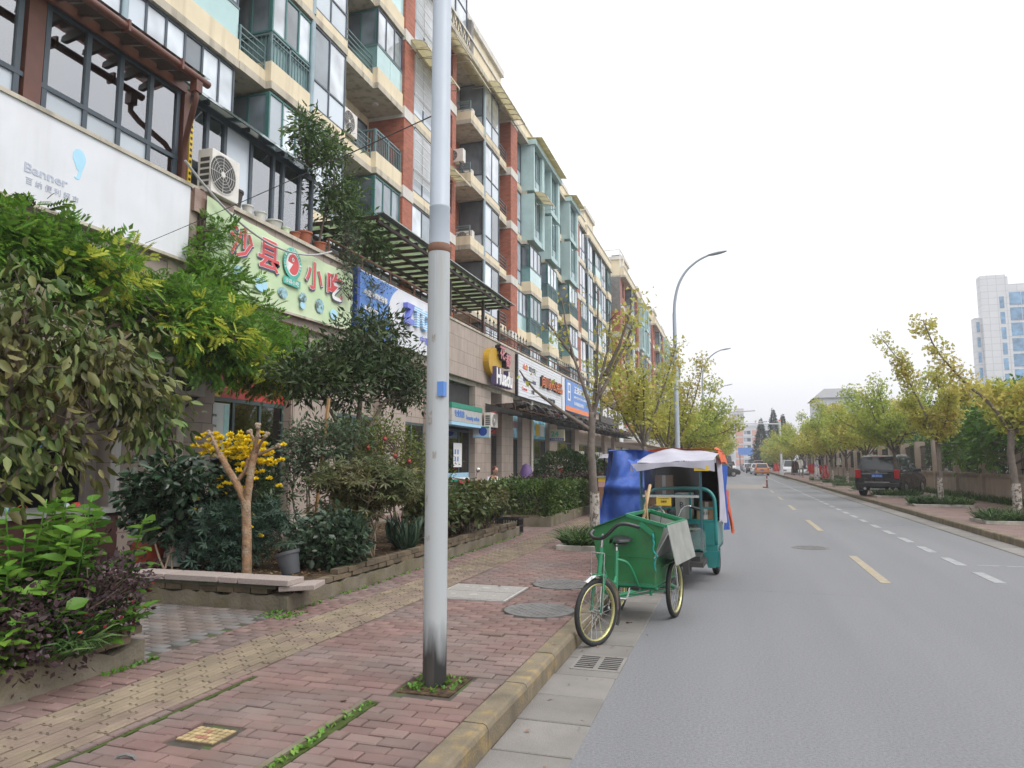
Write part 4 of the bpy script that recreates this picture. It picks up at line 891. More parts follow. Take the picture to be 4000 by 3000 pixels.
for k,(y,z) in enumerate(((11.25,2.5),(11.25,2.3),(11.25,2.05))): text('print','烧腊饭',M['black'],t,(-9.407,y,z),UY,UZ,.05,.2,.002)
t=T('house_number','small blue plate with the house number 51 on the tiled pillar','number plate',(-9.19,10.85,3.1)); MB().box(-9.203,-9.19,10.72,10.98,3.05,3.3).build('plate',mat('plate_blue',(.06,.1,.22),rough=.5,var=.1),t); text('lettering','51',M['white'],t,(-9.188,10.85,3.13),UY,UZ,.09,.12,.003)
for i,(a,b,z0,z1,m,txt,tm,lab) in enumerate(((27.0,28.1,2.85,3.6,'sredpanel','运动',M['yellow'],'red shop panel with yellow characters over a narrow door'),(29.9,31.1,2.8,3.8,'cyan','日用百货',M['red'],'light blue transom poster with red characters over a glass door'),(33.2,36.0,2.85,3.6,'cyan','',None,'blue advertising posters over the office supplies door'))):
    t=T('transom_poster',lab,'poster',(-9.410,(a+b)/2,z0)); MB().box(-9.427,-9.410,a,b,z0,z1).build('sheet',M[m],t)
    if txt: text('lettering',txt,tm,t,(-9.406,(a+b)/2,(z0+z1)/2),UY,UZ,.34,(b-a)*.85,.004,bold=.02)
    else:
        for q in range(3): MB().box(-9.409,-9.405,a+.1+q*.92,a+.8+q*.92,z0+.08,z1-.08).build('printed_figure',M[('lightblue','yellow','white')[q]],t)
t=T('window_notice','white notice with blue print on the salon window','poster',(-9.400,23.8,1.4)); MB().box(-9.410,-9.405,23.4,24.2,1.45,2.3).build('sheet',M['white'],t)
for r_ in range(2):
    for c_ in range(2): MB().box(-9.404,-9.400,23.5+c_*.25,23.62+c_*.25,1.65+r_*.25,1.82+r_*.25).build('print',M['blue'],t)
t=T('window_stripe','blue white and green stripe band across the salon window','sticker',(-9.400,23.4,.95)); MB().box(-9.410,-9.404,21.95,24.9,1.1,1.25).build('blue_stripe',M['lightblue'],t); MB().box(-9.410,-9.404,21.95,24.9,1.03,1.095).build('white_stripe',M['white'],t); MB().box(-9.410,-9.404,21.95,24.9,.95,1.025).build('green_stripe',MATS['sign_dkgreen'],t)
# stacked gift cartons by the pharmacy door
for i in range(4):
    z=.2+i*.42; t=T('gift_carton',('lowest','second','third','topmost')[i]+' red and white gift carton stacked beside the pharmacy door','carton',(-9.0,38.6,z),group='stacked gift cartons'); MB().box(-9.4,-8.9,38.1,39.2,z,z+.4).build('box_body',M['white'],t,bevel=.01); MB().box(-8.899,-8.894,38.11,39.19,z+.03,z+.26).build('red_print',M['sredpanel'],t); MB().box(-9.38,-8.92,38.092,38.099,z+.03,z+.26).build('red_print',M['sredpanel'],t)
# ---------------------------------------------------------------- steel and glass canopy over the shop doors
cn=T('door_canopy','dark steel cantilever canopy with overlapping glass sheets above the doors','canopy',(-9.2,40,3.5))
y=26.2;i=0
while y<57:
    MB().prism([(-9.2,3.62),(-7.75,3.42),(-7.75,3.5),(-9.2,3.9)],y-.05,y+.05,'y').build('beam',M['steel'],cn)
    o=MB().cbox(-8.4,y+.72,3.78,1.7,1.5,.015,ry=-.05,rx=-.12).build('glass_sheet',glassmat('canopy_glass',(.6,.66,.64),.12,.06),cn)
    b=MB()
    for xx in(-8.9,-8.45,-8.0):
        b.bar((xx,y,3.6),(xx,y,3.86),.03); b.bar((xx,y-.12,3.84),(xx,y+.12,3.84),.03)
    for xx in(-8.9,-8.3,-7.85): b.bar((xx,y,3.66),(xx,y+1.45,3.66),.045)
    b.build('purlin',M['rust'] if i<3 else M['steel'],cn); y+=1.45;i+=1
# ---------------------------------------------------------------- terrace: two sunrooms, pergola, rails
sr=T('sunroom','grey framed sunroom with brown rafters on the terrace above the white sign','sunroom',(-10,7,6.5))
ZS,ZR=6.53,8.27; f=MB(); cuts=[3.0,4.5,5.9,6.95]
f=MB(); f.box(-9.36,-9.28,2.9,9.9,ZR-.1,ZR); f.box(-9.36,-9.28,2.9,9.9,6.93,7.0); f.box(-9.35,-9.29,2.9,9.9,ZS,ZS+.05)
ms=[2.95,4.4,5.8,6.9,7.32,8.0,8.62,9.24,9.85]
for y in ms: f.box(-9.355,-9.285,y-.04,y+.04,ZS+.05,ZR-.1)
f.box(-11.,-9.36,9.82,9.9,ZR-.1,ZR); f.box(-11.,-9.36,9.82,9.9,6.93,7.0)
for x in(-10.4,-11.): f.box(x-.03,x+.03,9.825,9.895,ZS,ZR-.1)
fr=f.build('frame',M['greyf'],sr)
for i in range(len(ms)-1):
    if i==3: continue
    MB().box(-9.325,-9.318,ms[i]+.04,ms[i+1]-.04,7.0,ZR-.1).build('pane',M['glass'],fr); MB().box(-9.325,-9.318,ms[i]+.04,ms[i+1]-.04,ZS+.05,6.93).build('pane',M['frost'] if i!=7 else M['glass'],fr)
for x0,x1 in((-10.37,-9.37),(-11,-10.43)): MB().box(x0,x1,9.855,9.862,7.0,ZR-.1).build('pane',M['glass'],fr)
MB().box(-9.38,-9.26,6.99,7.25,ZS,ZR).build('brown_post',M['brown'],sr); MB().box(-9.33,-9.22,9.92,10.05,ZS,ZR).build('brown_post',M['brown'],sr)
y=3.1
while y<9.9:
    MB().prism([(-11.2,8.62),(-9.3,8.3),(-8.72,8.2),(-8.66,8.22),(-8.68,8.3),(-8.8,8.34),(-9.0,8.42),(-9.3,8.46),(-11.2,8.8)],y-.035,y+.035,'y').build('rafter',M['brownd'],sr); y+=.385
MB().box(-9.25,-9.2,2.9,9.95,8.2,8.36).build('wall_plate',M['brown'],sr)
MB().quad((-8.7,2.9,8.37),(-8.7,9.95,8.37),(-11.3,9.95,8.83),(-11.3,2.9,8.83)).build('glass_roof',M['roofglass'],sr)
MB().tube([(-8.6,2.5,8.16),(-8.6,9.78,8.16)],.065,12).build('gutter',M['brown'],sr,smooth=True)
for y in(3.5,5.0,6.5,8.0,9.1): MB().box(-8.68,-8.52,y-.02,y+.02,8.08,8.26).build('gutter_clip',M['brown'],sr)
MB().cbox(-8.62,9.52,8.0,.14,.14,.2).build('gutter_outlet',M['brown'],sr); MB().tube([(-8.62,9.52,7.9),(-8.62,9.52,7.78),(-8.75,9.6,7.6),(-9.1,9.85,7.25),(-9.17,9.92,7.1),(-9.17,9.92,6.4)],.05,10).build('downpipe',M['brown'],sr,smooth=True)
box('rear_wall',M['white_band'],sr,-11.2,-11.15,2.9,9.95,5.2,8.6)
for y in(4.,5.5,7.,8.5): MB().box(-11.1,-9.4,y,y+.1,8.05,8.2).build('tie_beam',M['bars'],sr)
MB().box(-11.12,-10.8,7.5,9.4,6.6,7.9).build('cupboard',M['white'],sr); MB().box(-11.1,-9.5,3,9.8,8.25,8.29).build('ceiling_panel',M['bars'],sr)
for k,c in enumerate(('blue','blue','red')): MB().tube([(-9.6,8.75+k*.22,6.6),(-9.55,8.78+k*.22,7.7)],.012,6).build('mop_handle',M['bars'],sr)
q=box('granite_block',mat('polished_granite',(.3,.2,.16),rough=.3,var=.3,scale=60,coat=.3),None,-9.3,-9.02,10.06,11.1,6.05,6.47); props(q,'polished granite block under the air conditioner between the signs','stone block')
p=T('folding_ruler','yellow and black perforated strip standing beside the downpipe','measuring strip',(-9.3,10.12,6.6)); MB().box(-9.28,-9.25,10.12,10.2,6.5,8.1).build('strip',M['yellow'],p)
for i in range(14): MB().box(-9.25,-9.246,10.135,10.185,6.55+i*.11,6.6+i*.11).build('slot',M['black'],p)
s2=T('sunroom','dark framed sunroom with a sloping glass eave behind the flower pots','sunroom',(-10,12.3,6.5))
f=MB(); f.box(-9.46,-9.36,10.15,14.3,8.22,8.34); f.box(-9.46,-9.36,10.15,14.3,ZS,ZS+.07); ms=[10.2,10.7,11.2,12.0,12.75,13.1,13.75,14.24]
for y in ms: f.box(-9.455,-9.365,y-.04,y+.04,ZS+.07,8.22)
f.box(-9.455,-9.365,10.2,11.2,7.0,7.07)
fr=f.build('frame',M['greyf'],s2)
for i in range(len(ms)-1):
    if ms[i+1]-ms[i]>.2 and i!=99: MB().box(-9.415,-9.408,ms[i]+.04,ms[i+1]-.04,ZS+.07,8.22).build('pane',M['glass'] if i!=2 else M['frost'],fr)
y=10.15
for i in range(6):
    w=.69; MB().add([(-9.0,y,8.2),(-9.0,y+w-.02,8.2),(-9.5,y+w-.02,8.62),(-9.5,y,8.62)],[(0,1,2,3)]).add([(-9.0,y,8.22),(-9.0,y+w-.02,8.22),(-9.5,y+w-.02,8.64),(-9.5,y,8.64)],[(0,1,2,3)]).build('eave_panel',mat('eave_glass',(.2,.25,.23),rough=.15,var=.1,coat=.5),s2); y+=w
for x in(-9.8,-10.3,-10.8,-11.2): MB().box(x-.04,x+.04,10.2,14.3,8.35,8.45).build('roof_beam',M['greyf'],s2)
for y in(10.8,12,13.2): MB().box(-11.3,-9.46,y-.035,y+.035,8.46,8.54).build('roof_beam',M['greyf'],s2)
MB().quad((-9.45,10.15,8.6),(-9.45,14.3,8.6),(-11.3,14.3,8.75),(-11.3,10.15,8.75)).build('glass_roof',M['roofglass'],s2); box('rear_wall',M['white_band'],s2,-11.2,-11.15,10.15,14.3,5.2,8.5); MB().box(-11.1,-10.4,10.3,14,5.2,7.2).build('planter_bench',M['dark'],s2)
M['pglass']=mat('milky_green_glass',(.5,.58,.42),rough=.3,var=.15,scale=4,trans=.75)
pg=T('pergola','dark brown steel pergola with glass panels over the terrace behind the lamp post','pergola',(-9.5,22,6.5))
for y in(22.05,25.4,27.3): MB().box(-9.1,-9.0,y-.05,y+.05,6.53,7.78).build('post',M['brownd'],pg)
for y in(17.0,20.0): MB().box(-10.9,-10.8,y-.05,y+.05,5.2,7.78).build('post',M['brownd'],pg)
for x in(-8.65,-9.5,-10.3,-10.95): MB().box(x-.04,x+.04,16.1,27.4,7.78,7.86).build('beam',M['brownd'],pg)
y=16.1
for i in range(20):
    MB().box(-10.95,-8.6,y-.04,y+.04,7.865,7.95).build('rafter',M['brownd'],pg)
    if i<19: MB().box(-10.95,-8.6,y+.05,y+.55,7.955,7.965).build('glass_panel',M['pglass'],pg)
    y+=.595
MB().box(-8.62,-8.4,16.,27.5,7.97,8.0).build('eave_strip',MATS['eave_glass'],pg)
rl=T('terrace_railing','rusty pipe and iron picket railing along the terrace edge','railing',(-9.2,35,6.5))
MB().tube([(-9.12,14.6,6.92),(-9.12,58,6.92)],.035,8).build('top_pipe',M['rust'],rl,smooth=True); MB().tube([(-9.12,14.6,6.62),(-9.12,58,6.62)],.02,6).build('lower_pipe',M['rust'],rl,smooth=True)
y=14.6
while y<58: MB().box(-9.14,-9.1,y-.02,y+.02,6.53,6.9).build('post',M['rust'],rl); y+=1.6
for (a,b) in((26.6,33.8),(40.,48.)):
    m=MB(); y=a
    while y<b:
        m.bar((-9.7,y,5.2),(-9.7,y,7.5),.025); m.lathe([(.001,0),(.05,.05),(.03,.1),(.001,.2)],(-9.7,y,7.5),6,cap=False); y+=.5
    m.bar((-9.7,a,7.35),(-9.7,b,7.35),.03); m.bar((-9.7,a,7.05),(-9.7,b,7.05),.025)
    y=a
    while y<b-.3: m.tube([(-9.7,y+.25+.1*math.cos(q),7.2+.1*math.sin(q)) for q in np.linspace(0,2*PI,10)],.01,4,cap=False); y+=.5
    m.build('ornamental_fence',M['steel'],rl)
# pots on the parapet in front of the dark sunroom
M['terra']=mat('terracotta',(.32,.1,.05),rough=.75,var=.15,scale=8); M['potwhite']=mat('glazed_white',(.55,.55,.5),rough=.35,var=.12,scale=8); M['potdark']=mat('dark_pot',(.045,.035,.03),rough=.6,var=.2)
def pot(label,x,y,z,r,h,m,name='flower_pot',group=None,soil=True,tilt=None,square=False,rim=None):
    t=T(name,label,'pot',(x,y,z),group=group,local=True)
    MB().lathe([(r*.72,0),(r*.95,h*.86),(r*1.06,h*.86),(r*1.06,h),(r*.92,h),(r*.9,h*.86)],(0,0,0),18,cap=False).lathe([(.001,.004),(r*.72,.004)],(0,0,0),18,cap=False).build('pot_body',m,t,smooth=True)
    if soil: MB().lathe([(.001,h*.84),(r*.91,h*.84)],(0,0,0),18,cap=False).build('soil',M['soil'],t)
    if tilt: t.rotation_euler=tilt
    return t
PP=[]
for lab,y,r,h,m in (('dark banded tub beside the air conditioner',11.32,.16,.36,'potdark'),('white flower pot with orange leaves, first right of the dark tub',11.72,.11,.2,'potwhite'),('white flower pot with bushy fern, second right of the dark tub',12.12,.12,.2,'potwhite'),('wide pale bowl on the parapet',12.6,.17,.17,'potwhite'),('small lime green pot on the parapet',13.0,.1,.15,'signgreen'),('small red pot on the parapet',13.35,.12,.16,'terra'),('large orange clay pot on the parapet end',13.72,.17,.28,'terra'),('brown clay pot under the rusty rail end',14.35,.15,.22,'terra')):
    PP.append((y,6.53+h*.86,r)); pot(lab,-9.2,y,6.53,r,h,M[m],group='pots on the terrace parapet')
# overhead cables
M['cable']=mat('cable',(.05,.05,.055),rough=.5,var=.1); M['cablew']=mat('cable_pale',(.4,.4,.4),rough=.5,var=.1)
def cable(label,p,q,sag,r=.012,m='cable'):
    pts=[Vector(p).lerp(Vector(q),i/24)-Vector((0,0,sag*4*(i/24)*(1-i/24))) for i in range(25)]
    props(MB().tube(pts,r,6).build('cable',M[m],None,smooth=True),label,'cable')
cable('thick pale cable sagging across the green banner',(-8.85,9.6,6.75),(-8.85,14.3,6.5),.62,.022,'cablew'); cable('thin dark wire crossing the green banner to the lamp post',(-8.8,8.8,5.05),(-1.95,4.6,4.15),.02,.005)
cable('pale wire running down through the vine',(-8.4,5.3,4.5),(-7.6,11.5,3.1),.05,.008,'cablew')
# ================================================================ FOLIAGE ENGINE
def tri(v,f): return np.array(v,float),np.array(f)
L_DIA=tri([(0,0,0),(.45,.3,.07),(1,0,-.04),(.45,-.3,.07)],[(0,1,2),(0,2,3)])
L_NAR=tri([(0,0,0),(.45,.17,.04),(1,0,-.06),(.45,-.17,.04)],[(0,1,2),(0,2,3)])
L_OVA=tri([(0,0,0),(.28,.25,.06),(.66,.22,.04),(1,0,-.12),(.66,-.22,.04),(.28,-.25,.06)],[(0,1,2),(0,2,3),(0,3,4),(0,4,5)])
L_OVN=tri([(0,0,0),(.28,.19,.05),(.62,.18,.03),(1,0,-.14),(.62,-.18,.03),(.28,-.19,.05)],[(0,1,2),(0,2,3),(0,3,4),(0,4,5)])
L_FAN=tri([(0,0,0),(.3,.03,0),(.85,.55,.08),(1,.04,0),(1,-.04,0),(.85,-.55,.08),(.3,-.03,0)],[(0,1,6),(1,2,3),(1,4,5),(1,5,6)])
def _palm():
    v=[];f=[]
    for k,a in enumerate((-95,-48,0,48,95)):
        c,s=math.cos(R(a)),math.sin(R(a)); b=len(v); Ln=(1,.95,.85)[abs(k-2)] if k!=2 else 1.05
        for (x,y,z) in((0,0,0),(.45,.12,.02),(1,0,-.12),(.45,-.12,.02)): v.append((Ln*(x*c-y*s),Ln*(x*s+y*c),z))
        f+=[(b,b+1,b+2),(b,b+2,b+3)]
    return tri(v,f)
L_PALM=_palm()
def _pinn(n=5):
    v=[];f=[]
    for i in range(n):
        t=.25+.7*i/n
        for s in(-1,1):
            b=len(v); v+=[(t,0,-.12*t*t),(t+.17,s*.13,-.12*t*t+.03),(t+.27,s*.34,-.12*t*t-.04),(t+.05,s*.2,-.12*t*t)]; f+=[(b,b+1,b+2),(b,b+2,b+3)]
    b=len(v); v+=[(.93,0,-.1),(1.05,.09,-.1),(1.27,0,-.2),(1.05,-.09,-.1)]; f+=[(b,b+1,b+2),(b,b+2,b+3)]
    return tri(v,f)
L_PIN=_pinn()
L_BROAD=tri([(0,0,0),(.22,.3,.07),(.55,.34,.05),(.8,.17,-.02),(1,0,-.14),(.8,-.17,-.02),(.55,-.34,.05),(.22,-.3,.07)],[(0,1,2),(0,2,3),(0,3,4),(0,4,5),(0,5,6),(0,6,7)])
L_BLADE=tri([(0,.03,0),(0,-.03,0),(.4,.028,.17),(.4,-.028,.17),(.75,.02,.1),(.75,-.02,.1),(1,0,-.16)],[(0,1,2),(1,3,2),(2,3,4),(3,5,4),(4,5,6)])
def leaves(name,P,D,size,tm,m,parent,up=.6,rnd=.7,rng=RNG,origin=None):
    """one mesh of many small leaf faces: P positions, D growth directions, size per leaf"""
    P=np.asarray(P);N=len(P);D=np.asarray(D); D=D/np.maximum(1e-6,np.linalg.norm(D,axis=1,keepdims=True))
    n=np.array([0,0,up])+rng.normal(0,rnd,(N,3)); n-=D*np.sum(n*D,1,keepdims=True); n/=np.maximum(1e-6,np.linalg.norm(n,axis=1,keepdims=True)); b=np.cross(n,D)
    v,f=tm; s=np.asarray(size).reshape(-1,1,1)*np.ones((N,1,1))
    V=P[:,None,:]+s*(v[None,:,0:1]*D[:,None,:]+v[None,:,1:2]*b[:,None,:]+v[None,:,2:3]*n[:,None,:])
    F=(f[None]+(np.arange(N)*len(v))[:,None,None]).reshape(-1,3)
    return npobj(name,V.reshape(-1,3),F,m,parent,origin=origin)
def subclumps(cl,rng=RNG,shell=.55):
    """cl: (cx,cy,cz,rx,ry,rz,n) main masses -> n small clump centres in each, mostly toward the outside"""
    out=[]
    for cx,cy,cz,rx,ry,rz,n in cl:
        d=rng.normal(0,1,(n,3)); d/=np.linalg.norm(d,axis=1,keepdims=True); r=(shell+(1-shell)*rng.random((n,1)))*(.75+.35*rng.random((n,1)))
        out.append(np.array([cx,cy,cz])+d*r*np.array([rx,ry,rz]))
    return np.vstack(out)
def around(C_,n,sr,rng=RNG,flat=.8,weights=None):
    """n leaf points gathered round the clump centres C_, with outward directions"""
    idx=rng.integers(0,len(C_),n); off=rng.normal(0,1,(n,3))*np.array([1,1,flat])*sr
    k=np.linalg.norm(off,axis=1,keepdims=True); off=np.where(k>2.0*sr,off*2.0*sr/k,off)
    return C_[idx]+off,off
def limb(mb,pts,r0,r1,n=7,wob=0,sub=5):
    P=[Vector(p) for p in pts]; Q=[]
    for i in range(len(P)-1):
        a=P[max(i-1,0)];b=P[i];c=P[i+1];d=P[min(i+2,len(P)-1)]
        for k in range(sub):
            t=k/sub; q=.5*((2*b)+(c-a)*t+(2*a-5*b+4*c-d)*t*t+(3*b-a-3*c+d)*t**3); Q.append(q+Vector((random.gauss(0,wob),random.gauss(0,wob),0)))
    Q.append(P[-1]); m=len(Q); mb.tube(Q,[r0+(r1-r0)*(i/(m-1))**.8 for i in range(m)],n); return Q
def twigs(mb,Q,C_,r=.008,n=4,rng=RNG,frac=1.):
    A=np.array([tuple(q) for q in Q])
    for c in C_:
        if rng.random()>frac: continue
        d=np.linalg.norm(A-c,axis=1)+np.maximum(0,A[:,2]-c[2]+.05)*3; p=A[int(np.argmin(d))]
        if np.linalg.norm(p-c)<.03: continue
        mid=(p+c)/2+rng.normal(0,.12,3)*np.linalg.norm(p-c)*.5; L=np.linalg.norm(p-c)
        mb.tube([p,mid,c],[min(.03,r*(1+L)),r*.8,r*.35],n,cap=False)
def plant(name,label,cat,base,limbs,cl,nleaf,size,tm,lm,bm='bark',sr=.16,group=None,up=.6,rnd=.7,down=0.,shell=.55,twr=.008,flat=.8,jit=.35,local=False,extra=None,seed=None,frac=1.,along=None):
    rng=np.random.default_rng(seed if seed is not None else abs(hash(label))%100000) if False else np.random.default_rng(seed or sum(map(ord,label)))
    t=T(name,label,cat,base,group=group,local=local); mb=MB(); Q=[]
    for pts,r0,r1 in limbs: Q+=limb(mb,pts,r0,r1,wob=.004)
    C_=subclumps(cl,rng,shell) if cl else np.zeros((0,3))
    if along is not None: C_=np.vstack([C_,along(rng)]) if len(C_) else along(rng)
    if Q: twigs(mb,Q,C_,twr,rng=rng,frac=frac)
    if mb.v: mb.build('trunk' if cat=='tree' else 'stem',M[bm],t,smooth='all')
    P,off=around(C_,nleaf,sr,rng,flat); D=off+rng.normal(0,sr*.6,off.shape)+np.array([0,0,-down*sr])
    leaves('crown' if cat=='tree' else 'foliage',P,D,size*(1+rng.normal(0,jit,nleaf).clip(-.6,.6)),tm,M[lm],t,up,rnd,rng)
    return t
def leafmat(name,col,col2=None,isl=.35,hue=.025,rough=.45,trans=.3,spec=.4,c2scale=1.2,c2pos=(.42,.62)):
    M[name]=mat(name,col,rough=rough,var=.0,isl=isl,hue=hue,trans=trans,spec=spec,col2=col2,c2scale=c2scale,c2pos=c2pos); return M[name]
M['bark']=mat('bark',(.13,.1,.075),rough=.9,var=.3,scale=12,bump=.5,bscale=50); M['barkpale']=mat('bark_pale',(.27,.21,.15),rough=.85,var=.25,scale=10,bump=.4,bscale=60)
M['barkgrey']=mat('bark_grey',(.15,.125,.105),rough=.9,var=.3,scale=10,bump=.6,bscale=45); M['barkred']=mat('bark_tan',(.25,.145,.075),rough=.8,var=.35,scale=14,bump=.9,bscale=45,col2=(.3,.22,.15),c2scale=5)
M['whitewash']=mat('whitewashed_bark',(.42,.38,.34),rough=.9,var=.25,scale=14,bump=.6,bscale=45,col2=(.14,.11,.09),c2scale=16,c2pos=(.5,.58))
leafmat('lf_bigleaf',(.085,.14,.03),(.15,.13,.045),isl=.5,hue=.035,trans=.18,rough=.5); leafmat('lf_vine',(.16,.31,.035),(.08,.17,.025),isl=.4,hue=.02,trans=.4); leafmat('lf_vinebright',(.45,.5,.06),None,isl=.25,hue=.015,trans=.4)
leafmat('lf_dark',(.032,.06,.02),(.055,.085,.025),isl=.4,hue=.02,trans=.2); leafmat('lf_terrace',(.065,.12,.03),(.1,.16,.04),isl=.4,trans=.25); leafmat('lf_camellia',(.022,.05,.022),None,isl=.4,rough=.25,trans=.12,spec=.6)
leafmat('lf_bright',(.1,.22,.03),(.15,.3,.04),isl=.3,hue=.015,trans=.35); leafmat('lf_purple',(.055,.033,.04),(.08,.04,.045),isl=.45,hue=.03,trans=.2); leafmat('lf_redtint',(.35,.03,.03),None,isl=.3,trans=.3)
leafmat('lf_ivy',(.035,.075,.05),(.05,.09,.05),isl=.4,trans=.2); leafmat('lf_round',(.03,.058,.032),(.045,.075,.04),isl=.45,rough=.35,trans=.15); leafmat('lf_maple',(.11,.14,.055),(.15,.14,.06),isl=.35,hue=.03,trans=.35)
leafmat('lf_pom',(.1,.145,.025),(.16,.16,.03),isl=.35,trans=.35); leafmat('lf_olive',(.075,.115,.06),(.1,.14,.07),isl=.35,trans=.3); leafmat('lf_photinia',(.065,.1,.028),(.11,.1,.03),isl=.4,hue=.03,trans=.25)
leafmat('lf_hedge',(.05,.095,.02),(.1,.15,.03),isl=.45,trans=.25,c2scale=3); leafmat('lf_purplehedge',(.07,.035,.035),(.05,.06,.03),isl=.4,trans=.2); leafmat('lf_ginkgo',(.43,.45,.09),(.48,.42,.1),isl=.3,hue=.02,trans=.45,c2scale=.8); leafmat('lf_ginkgogreen',(.32,.4,.08),(.42,.43,.09),isl=.3,hue=.02,trans=.45,c2scale=.8)
leafmat('lf_wallvine',(.08,.17,.025),(.13,.24,.035),isl=.35,trans=.35); leafmat('lf_grass',(.055,.11,.03),(.09,.15,.035),isl=.4,trans=.25); leafmat('lf_conifer',(.03,.055,.045),(.04,.07,.05),isl=.35,trans=.1); leafmat('petal',(.85,.64,.015),(.88,.7,.03),isl=.15,hue=.01,trans=.3,rough=.6); leafmat('lf_litter',(.16,.09,.045),(.22,.15,.07),isl=.5,hue=.03,trans=.1)
# ---------------------------------------------------------------- planters
pw=T('planter','long raised planter with crumbling rendered brick walls and granite slabs','planter',(-5.5,10.2,.15))
def rendered(par,pts_top,x,y0,y1,face='x',th=.12):
    """a rendered wall whose top edge is broken: pts along the wall and their heights"""
    n=len(pts_top); f=MB(); 
    for i in range(n-1):
        a=y0+(y1-y0)*i/(n-1); b=y0+(y1-y0)*(i+1)/(n-1); za,zb=pts_top[i],pts_top[i+1]
        if face=='x': vs=[(x-th,a,.1),(x,a,.1),(x,b,.1),(x-th,b,.1),(x-th,a,za),(x,a,za),(x,b,zb),(x-th,b,zb)]
        else: vs=[(a,x,.1),(b,x,.1),(b,x+th,.1),(a,x+th,.1),(a,x,za),(b,x,zb),(b,x+th,zb),(a,x+th,za)]
        f.add(vs,[(3,2,1,0),(4,5,6,7),(0,1,5,4),(1,2,6,5),(2,3,7,6),(3,0,4,7)])
    return f.build('wall',M['concrete_wall'],par)
rr=lambda n,lo,hi,s: list(np.random.default_rng(s).uniform(lo,hi,n))
rendered(pw,rr(70,.27,.315,1),-4.25,6.25,14.2); rendered(pw,rr(40,.26,.31,2),6.25,-6.9,-4.37,'y')
M['oldbrick']=mat('old_brick',(.125,.095,.06),rough=.9,var=.3,scale=7,bump=.5,bscale=40,objv=.3,streak=.3)
def courses(par,x,y0,y1,z,n,face='x'):
    for r_ in range(n):
        a=y0+(.11 if r_%2 else 0); 
        while a<y1-.1:
            L=random.uniform(.19,.23); b=min(a+L,y1); w=.1+random.uniform(-.012,.012); zz=z+r_*.058+random.uniform(-.004,.004)
            bb=(x-.11,x-.11+w,a+.006,b-.006,zz,zz+.052) if face=='x' else (a+.006,b-.006,x+.11-w,x+.11,zz,zz+.052)
            MB().box(*bb).build('brick',M['oldbrick'],par); a=b
courses(pw,-4.25,6.5,14.1,.31,1); courses(pw,-4.252,7.2,14.1,.368,1); courses(pw,6.25,-6.8,-4.4,.3,1,'y')
MB().box(-6.9,-4.4,6.262,6.37,.352,.395).build('mossy_course',mat('mossy_render',(.1,.1,.07),rough=.95,var=.3,scale=8,bump=.4,moss=(.07,.1,.02)),pw)
for a,b in((-6.9,-5.72),(-5.7,-5.06),(-5.03,-4.82),(-4.8,-4.22)): MB().box(a,b,6.2,6.48,.398,.455).build('granite_slab',M['granite'],pw,bevel=.006)
MB().cbox(-4.2,6.42,.375,.36,.34,.05,rz=.25,ry=-.06).build('granite_slab',M['granite'],pw,bevel=.006)
MB().box(-7.0,-4.36,6.36,14.1,.1,.36).build('soil_bed',M['soil'],pw); MB().box(-7.15,-7.0,6.2,14.2,.1,.4).build('rear_kerb',M['concrete_wall'],pw)
p2=T('planter','raised planter at the left edge holding the big-leaf tree, its wall end broken','planter',(-5.5,2,.15))
rendered(p2,rr(40,.33,.37,3)+[.3,.25,.28,.3],-4.22,-1.5,4.43); MB().box(-6.6,-4.34,4.34,4.44,.1,.3).build('end_wall',M['concrete_wall'],p2); courses(p2,-4.22,3.5,4.4,.3,2); MB().box(-6.6,-4.33,-1.5,4.34,.1,.32).build('soil_bed',M['soil'],p2)
p3=T('planter','far raised planter with a clipped box hedge past the grey side path','planter',(-5.4,20,.15))
rendered(p3,rr(50,.36,.4,4),-4.05,16.0,24.5); rendered(p3,rr(24,.34,.39,5),16.0,-6.8,-4.17,'y'); MB().box(-6.8,-4.16,16.12,24.5,.1,.36).build('soil_bed',M['soil'],p3); courses(p3,16.,-6.,-4.3,.35,1,'y')
# dead leaves and weeds
def scatter(label,name,n,fn,size,tm,m,cat,up=2.,rnd=.5,dirup=0.):
    P=np.array([fn() for _ in range(n)]); a=RNG.uniform(0,2*PI,n); D=np.stack([np.cos(a),np.sin(a),np.full(n,dirup)+RNG.normal(0,.1,n)],1)
    o=leaves(name,P,D,size*(1+RNG.normal(0,.3,n).clip(-.6,.8)),tm,M[m],None,up,rnd); props(o,label,cat,kind='stuff'); return o
U=random.uniform
scatter('dry fallen leaves lying on the planter soil','leaf_litter',1500,lambda:(U(-6.9,-4.45),U(6.5,14),.37+U(0,.02)),.05,L_OVA,'lf_litter','leaves'); scatter('dry leaves scattered over the pavement and gutter','fallen_leaves',70,lambda:(U(-4.2,-.6),U(2.6,12),.165) if random.random()<.7 else (U(-1.3,-.9),U(3,9),.02),.035,L_OVA,'lf_litter','leaves')
def weedline():
    q=random.random()
    if q<.45: return (-4.22+U(0,.06),U(6.3,14.2),.15)
    if q<.6: return (U(-4.4,-4.0),U(5.9,6.25),.15)
    if q<.8: return (-1.94+U(-.16,.16)+.0,4.55+U(-.18,.18),.15)
    if q<.9: return (-4.19+U(0,.05),U(4.0,4.5),.15)
    return (-2.165+U(-.02,.02),U(2.5,4.1),.15)
scatter('small green weeds along wall foots and paving joints','weeds',900,weedline,.035,L_DIA,'lf_bright','weeds',up=1.,rnd=.6,dirup=.7)
